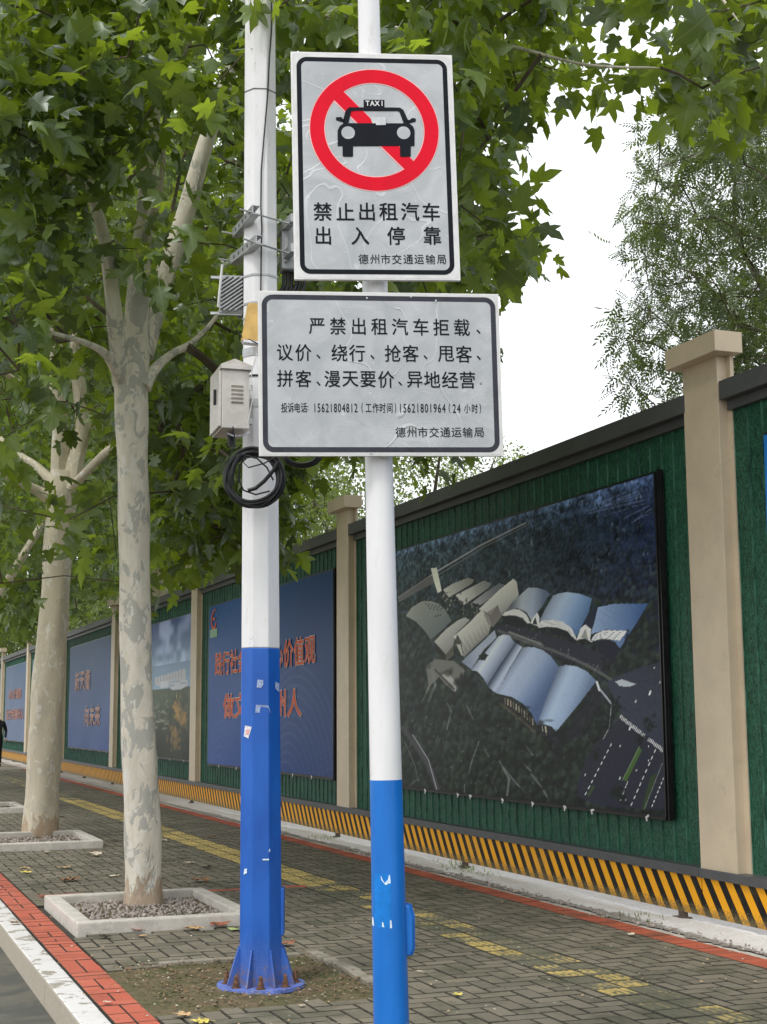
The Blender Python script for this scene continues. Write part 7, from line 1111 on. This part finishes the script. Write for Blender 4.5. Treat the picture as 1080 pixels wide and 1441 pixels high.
tree('plane_tree', 'stouter yellowish plane tree second along the kerb, forking low into spreading boughs', (2.38, 17.9, 0), PG,
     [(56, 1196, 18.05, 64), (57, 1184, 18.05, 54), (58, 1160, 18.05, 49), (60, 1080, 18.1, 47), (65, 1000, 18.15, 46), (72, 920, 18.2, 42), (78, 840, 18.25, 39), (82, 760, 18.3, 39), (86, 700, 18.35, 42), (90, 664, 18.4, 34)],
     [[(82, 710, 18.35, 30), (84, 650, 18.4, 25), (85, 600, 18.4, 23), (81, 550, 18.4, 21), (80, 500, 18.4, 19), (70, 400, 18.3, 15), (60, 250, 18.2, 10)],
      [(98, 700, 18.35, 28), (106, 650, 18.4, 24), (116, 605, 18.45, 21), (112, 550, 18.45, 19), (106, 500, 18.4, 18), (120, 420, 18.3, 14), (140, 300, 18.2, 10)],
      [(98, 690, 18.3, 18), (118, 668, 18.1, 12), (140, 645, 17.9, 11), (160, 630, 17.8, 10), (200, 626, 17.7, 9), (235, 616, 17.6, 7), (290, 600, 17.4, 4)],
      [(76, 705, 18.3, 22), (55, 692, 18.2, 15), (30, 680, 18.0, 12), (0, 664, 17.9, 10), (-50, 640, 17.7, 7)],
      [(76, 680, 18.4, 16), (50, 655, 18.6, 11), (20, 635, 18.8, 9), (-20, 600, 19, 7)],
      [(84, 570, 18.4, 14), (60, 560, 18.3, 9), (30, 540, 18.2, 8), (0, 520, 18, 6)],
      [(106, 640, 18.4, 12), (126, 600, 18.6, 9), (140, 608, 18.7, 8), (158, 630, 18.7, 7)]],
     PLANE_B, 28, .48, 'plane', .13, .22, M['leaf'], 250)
def simple_tree(label, base, h, r, blobs, per, rb, tpl, lo, hi, mat, nobj=0, group=PG, name='plane_tree', bark='bark', nl=5):
    b0 = np.array(base, float); x, y, D = to_px(b0 + (0, 0, 0)); pts = []
    def P2(p, rad): x, y, D = to_px(p); return (x[0], y[0], D[0], 2 * rad * FOC / D[0])
    tr = [P2(b0 + (0, 0, z), r * (1.25 if z < .2 else 1 - .06 * z)) for z in (-.05, .1, .5, 1.2, 2, h)]; L = []
    for k in range(nl):
        a = 2 * PI * k / nl + rnd.random(); q = b0 + (0, 0, h - .1); L.append([P2(q, r * .55), P2(q + (math.cos(a) * .5, math.sin(a) * .5, .8), r * .45), P2(q + (math.cos(a) * 1.2, math.sin(a) * 1.2, 2.0), r * .33), P2(q + (math.cos(a) * 1.9, math.sin(a) * 1.9, 3.6), r * .18)])
    return tree(name, label, base, group, tr, L, blobs, per, rb, tpl, lo, hi, mat, nobj, bark=bark)
simple_tree('plane tree third along the kerb, trunk outside the left edge, leaves hanging over the pavement', (2.30, 24.6, 0), 3.4, .15, PLANE_C, 34, .55, 'plane_lo', .15, .24, M['leaf_b'], 200)
simple_tree('plane tree fourth along the kerb, seen only as foliage beyond the stout trunk', (2.30, 31.3, 0), 3.4, .15, PLANE_D, 38, .65, 'plane_lo', .18, .28, M['leaf_b'], 0)
simple_tree('plane tree fifth along the kerb, farthest of the row', (2.30, 38.1, 0), 3.4, .15, PLANE_E, 40, .8, 'plane_lo', .2, .32, M['leaf_b'], 0)
tree('plane_tree', 'plane tree rising behind the hoarding with a pale forked trunk between near trunk and pole', (6.9, 33.0, 0), 'trees beyond the hoarding',
     [(226, 1000, 33.2, 26), (226, 900, 33.2, 24), (226, 800, 33.2, 21), (226, 760, 33.2, 20), (225, 735, 33.2, 22), (226, 715, 33.2, 18)],
     [[(222, 745, 33.2, 14), (216, 725, 33.2, 10), (206, 705, 33.2, 7), (190, 670, 33.0, 5)], [(228, 745, 33.2, 16), (234, 715, 33.2, 13), (238, 680, 33.2, 11), (250, 600, 33.2, 9), (260, 480, 33.2, 7)], [(226, 720, 33.2, 9), (222, 640, 33.3, 8), (215, 540, 33.3, 6)]],
     PLANE_F, 34, .6, 'plane_lo', .18, .27, M['leaf_b'], 0)
BG = 'trees beyond the hoarding'
for nm, base, bl, lab, per, lo, hi, rb in (('bushy_tree', (9.6, 24, 0), BUSHY_A, 'low fresh green tree behind the hoarding below the wide notice sign', 120, .055, .10, .42), ('bushy_tree', (8.8, 31, 0), BUSHY_B, 'feathery green tree just behind the hoarding, right of the pale forked trunk', 120, .06, .11, .46),
                                      ('bushy_tree', (9.2, 40, 0), BUSHY_C, 'taller bushy tree behind the hoarding, farther back than the forked trunk', 110, .10, .18, .75), ('bushy_tree', (9.6, 52, 0), BUSHY_D, 'big bushy tree behind the hoarding between the two near plane trunks', 110, .16, .28, 1.1),
                                      ('bushy_tree', (9.6, 68, 0), BUSHY_E, 'dark mass of a bushy tree at the far end of the hoarding', 110, .2, .36, 1.4), ('bushy_tree', (8.7, 50, 0), BUSHY_G, 'low bushy tree filling the gap over the far posters', 120, .12, .22, .8), ('bushy_tree', (8.6, 76, 0), BUSHY_H, 'long low bushy tree over the vanishing end of the hoarding', 110, .16, .28, 1.1), ('bushy_tree', (-1.5, 62, 0), BUSHY_F, 'bushy tree closing the far left of the street beyond the walker', 110, .2, .36, 1.4)):
    simple_tree(lab, base, 2.6, .13, bl, per, rb, 'small', lo, hi, M['leaf_bush'], 0, BG, nm, 'twig', 5)
t = simple_tree('airy feather-leaved tree against the white sky at the right edge, behind the hoarding', (11.4, 12.6, 0), 3.8, .14, LOCUST, 15, .25, 'locust', .17, .27, M['leaf_locust'], 300, BG, 'locust_tree', 'twig', 6)

# ------------------------------------------------------------------ fallen leaves
fm = {}
def fallen(px_, py_, size, colname, col, label, curl=.5, z=.012):
    if colname not in fm:
        fm[colname] = simple('fallen leaf ' + colname, col, .8, 0, .35, 40, .3, 200)
    V, F, att = TPL['plane']; V = V.copy(); V[:, 2] = V[:, 2] * -curl * rng.uniform(.6, 1.4) + rng.uniform(0, .12, len(V)); V[:, 2] -= V[:, 2].min()
    c = on_z(px_, py_, z); a = rnd.uniform(0, 6.28); Rm = np.array([[math.cos(a), -math.sin(a), 0], [math.sin(a), math.cos(a), 0], [0, 0, 1]]); Q = ((V - (0, .45, 0)) * size) @ Rm.T + c
    b = MB(); b.add(Q, [tuple(f) for f in F]); o = b.build('fallen_leaf', fm[colname], origin=c); tag(o, label, 'leaf', 'fallen leaves on the paving')
TAN, BRN, RED, DRK, GRN, YEL, PAL = (.50, .33, .17), (.22, .12, .06), (.33, .12, .06), (.04, .03, .025), (.34, .42, .16), (.60, .50, .12), (.58, .50, .38)
for a in ((271, 1308, .13, 'tan', TAN, 'tan fallen leaf on the paving under the front of the nearest tree surround'), (200, 1318, .07, 'tan', TAN, 'small tan fallen leaf at the foot of the nearest surround, right of the dark one'),
          (191, 1310, .08, 'red', RED, 'reddish curled leaf touching the foot of the nearest tree surround'), (146, 1320, .08, 'dark', DRK, 'blackish curled leaf near the corner of the nearest tree surround'),
          (310, 1303, .14, 'red', RED, 'reddish brown leaf just left of the octagonal pole base, beside the green one'), (331, 1309, .10, 'green', GRN, 'pale green leaf against the left side of the octagonal pole'),
          (405, 1330, .10, 'red', RED, 'reddish leaf just right of the octagonal pole above the dirt patch'), (254, 1430, .09, 'tan', TAN, 'light tan leaf at the bottom edge near the red brick row'),
          (281, 1438, .09, 'yellow', YEL, 'yellow leaf cut by the bottom edge of the view'), (425, 1416, .04, 'pale', PAL, 'tiny pale leaf on the paving between the two poles'),
          (135, 1204, .17, 'pale', PAL, 'large pale tan leaf in front of the second tree surround'), (66, 1200, .08, 'pale', PAL, 'small pale leaf right in front of the second tree surround'),
          (92, 1222, .13, 'tan', TAN, 'flat tan leaf midway between the two tree surrounds'), (100, 1239, .18, 'brown', BRN, 'brown ragged leaf lying midway between the surrounds, nearer the kerb'), (34, 1224, .10, 'tan', TAN, 'tan leaf beside the red brick row far left'),
          (161, 1233, .10, 'pale', PAL, 'pale leaf close to the left side of the nearest trunk'), (37, 1228, .10, 'yellow', YEL, 'yellowish leaf beside the red bricks at the far left'),
          (125, 1203, .06, 'dark', DRK, 'dark curled leaf beside the large pale leaf near the second surround'), (163, 1183, .09, 'dark', DRK, 'black leaf on the paving just left of the nearest trunk'), (229, 1183, .09, 'pale', PAL, 'pale leaf just right of the nearest trunk'),
          (280, 1240, .16, 'brown', BRN, 'brown leaf heap-like beside the far corner of the nearest surround'), (267, 1215, .10, 'pale', PAL, 'pale leaf between the nearest surround and the yellow strip'), (85, 1150, .10, 'dark', DRK, 'dark leaf right of the stouter trunk'),
          (293, 1221, .09, 'dark', DRK, 'dark leaf left of the octagonal pole near the yellow strip'), (300, 1179, .12, 'brown', BRN, 'brown leaf at the far edge of the yellow strip left of the pole'), (590, 1368, .04, 'pale', PAL, 'pale fleck of leaf right of the round pole'),
          (644, 1400, .05, 'yellow', YEL, 'small yellow leaf on the grey paving right of the round pole'), (890, 1316, .06, 'pale', PAL, 'small pale leaf on the grey paving near the striped board'), (672, 1237, .09, 'tan', TAN, 'tan leaf by the dull red brick row behind the round pole'),
          (20, 1300, .08, 'brown', BRN, 'small brown leaf lying on the white kerb'), (150, 1412, .05, 'pale', PAL, 'pale twig-like leaf on the red bricks near the bottom')):
    fallen(*a)
# scattered crumbs, chips and leaf fragments
b = MB()
for _ in range(2600):
    q = rng.random()
    if q < .22: x, y = rng.uniform(1.6, 2.9), rng.uniform(7.3, 9.0)
    elif q < .6: x, y = rng.uniform(1.36, 3.4), rng.uniform(11.8, 21)
    else: x, y = rng.uniform(1.3, 5.4), 6.8 + rng.exponential(5)
    s = rng.uniform(.003, .012); a = rng.uniform(0, 6.28); c = np.array([x, y, .012 + rng.uniform(0, .004)]); u_ = np.array([math.cos(a), math.sin(a), rng.uniform(-.2, .2)]) * s; v_ = np.array([-math.sin(a), math.cos(a), rng.uniform(-.3, .3)]) * s * rng.uniform(.4, 1)
    b.add([c - u_, c + v_, c + u_, c - v_ * .8 + (0, 0, s * .4)], [(0, 3, 2, 1)], int(rng.integers(0, 3)))
o = b.build('leaf_litter', [simple('litter tan', (.42, .30, .18), .9), simple('litter brown', (.14, .075, .04), .9), simple('litter pale', (.42, .39, .32), .9)]); tag(o, 'fine crumbs and leaf fragments strewn over the paving', 'litter', kind='stuff')
b = MB()
for _ in range(1500):
    x, y = rng.uniform(PATCH[0], PATCH[1] + .1), rng.uniform(PATCH[2], PATCH[3]); s = rng.uniform(.004, .017); a = rng.uniform(0, 6.28); c = np.array([x, y, .020 + rng.uniform(0, .006)]); u_ = np.array([math.cos(a), math.sin(a), rng.uniform(-.4, .4)]) * s; v_ = np.array([-math.sin(a), math.cos(a), rng.uniform(-.5, .5)]) * s * rng.uniform(.3, 1)
    if np.hypot(x - PB[0], y - PB[1]) < .26: continue
    b.add([c - u_, c + v_, c + u_, c - v_ * .8], [(0, 3, 2, 1)], int(rng.integers(0, 2)))
o = b.build('dead_leaves', [simple('patch litter brown', (.16, .10, .055), .9), simple('patch litter tan', (.19, .14, .085), .9)]); tag(o, 'brown leaf crumbs over the bare soil round the octagonal pole', 'litter', kind='stuff')
stones(300, 5.46, 5.62, 6.5, 16, .012, .006, .022, 'edge_rubble', M['gravel'], None)
# small weeds at the hoarding foot
b = MB()
for cx_, cy_ in ((5.72, 12.4), (5.80, 12.9), (5.7, 16.9), (5.9, 13.4), (5.6, 9.3)):
    for _ in range(36):
        x, y = cx_ + rng.normal() * .09, cy_ + rng.normal() * .14; h = rng.uniform(.02, .06); a = rng.uniform(0, 6.28); d_ = np.array([math.cos(a), math.sin(a), 0]); p = np.array([x, y, .02]); b.add([p - d_ * .006, p + d_ * .006, p + np.array([rng.normal() * .015, rng.normal() * .015, h])], [(0, 1, 2)])
o = b.build('weeds', M['leaf_bush']); tag(o, 'small weeds in the white strip under the striped board', 'weed', kind='stuff')

# ------------------------------------------------------------------ walker at the left edge
G = on_z(-5.0, 1079); F0 = G + 0
pt = thing('person', 'person in black clothes walking away at the far left edge beside the hoarding', 'person', F0)
def skin(name, nodes, edges, mat, parent, root=0, sub=2):
    me = bpy.data.meshes.new(name); me.from_pydata([tuple(np.array(p[:3])) for p in nodes], edges, []); o = bpy.data.objects.new(name, me); put(o, parent); o.modifiers.new('skin', 'SKIN')
    for i, p in enumerate(nodes): o.data.skin_vertices[0].data[i].radius = (p[3], p[4] if len(p) > 4 else p[3]); o.data.skin_vertices[0].data[i].use_root = i == root
    s = o.modifiers.new('sub', 'SUBSURF'); s.levels = s.render_levels = sub; me.materials.append(mat)
    for f in me.polygons: f.use_smooth = True
    return o
nodes = [(0, 0, .95, .15, .11), (0, 0, 1.15, .14, .10), (0, 0, 1.38, .18, .11), (0, 0, 1.48, .08, .07), (0, .02, 1.56, .055), (0, .03, 1.66, .085, .10), (0, .03, 1.74, .06),
         (.19, 0, 1.40, .065), (.27, .04, 1.14, .05), (.24, -.12, .92, .036), (-.19, 0, 1.40, .065), (-.27, -.04, 1.14, .05), (-.25, .12, .93, .036),
         (.10, 0, .88, .095), (.11, .14, .50, .062), (.11, .02, .10, .042), (-.10, 0, .88, .095), (-.11, -.02, .49, .062), (-.11, -.22, .13, .042)]
skin('body', nodes, [(0, 1), (1, 2), (2, 3), (3, 4), (4, 5), (5, 6), (2, 7), (7, 8), (8, 9), (2, 10), (10, 11), (11, 12), (0, 13), (13, 14), (14, 15), (0, 16), (16, 17), (17, 18)], M['cloth'], pt)
for sx, y, z in ((1, .02, 0), (-1, -.22, .03)): skin('shoe', [(sx * .11, y - .05, z + .05, .045), (sx * .11, y + .06, z + .045, .045, .04), (sx * .11, y + .17, z + .035, .035, .03)], [(0, 1), (1, 2)], M['shoe'], pt)
skin('hair', [(0, .01, 1.68, .088, .10), (0, .02, 1.75, .07)], [(0, 1)], M['shoe'], pt)
for sx, y in ((.24, -.13), (-.25, .13)):
    skin('hand', [(sx, y, .90, .028), (sx, y + .01, .84, .030, .018), (sx, y + .02, .78, .012)], [(0, 1), (1, 2)], M['skin'], pt, sub=1)
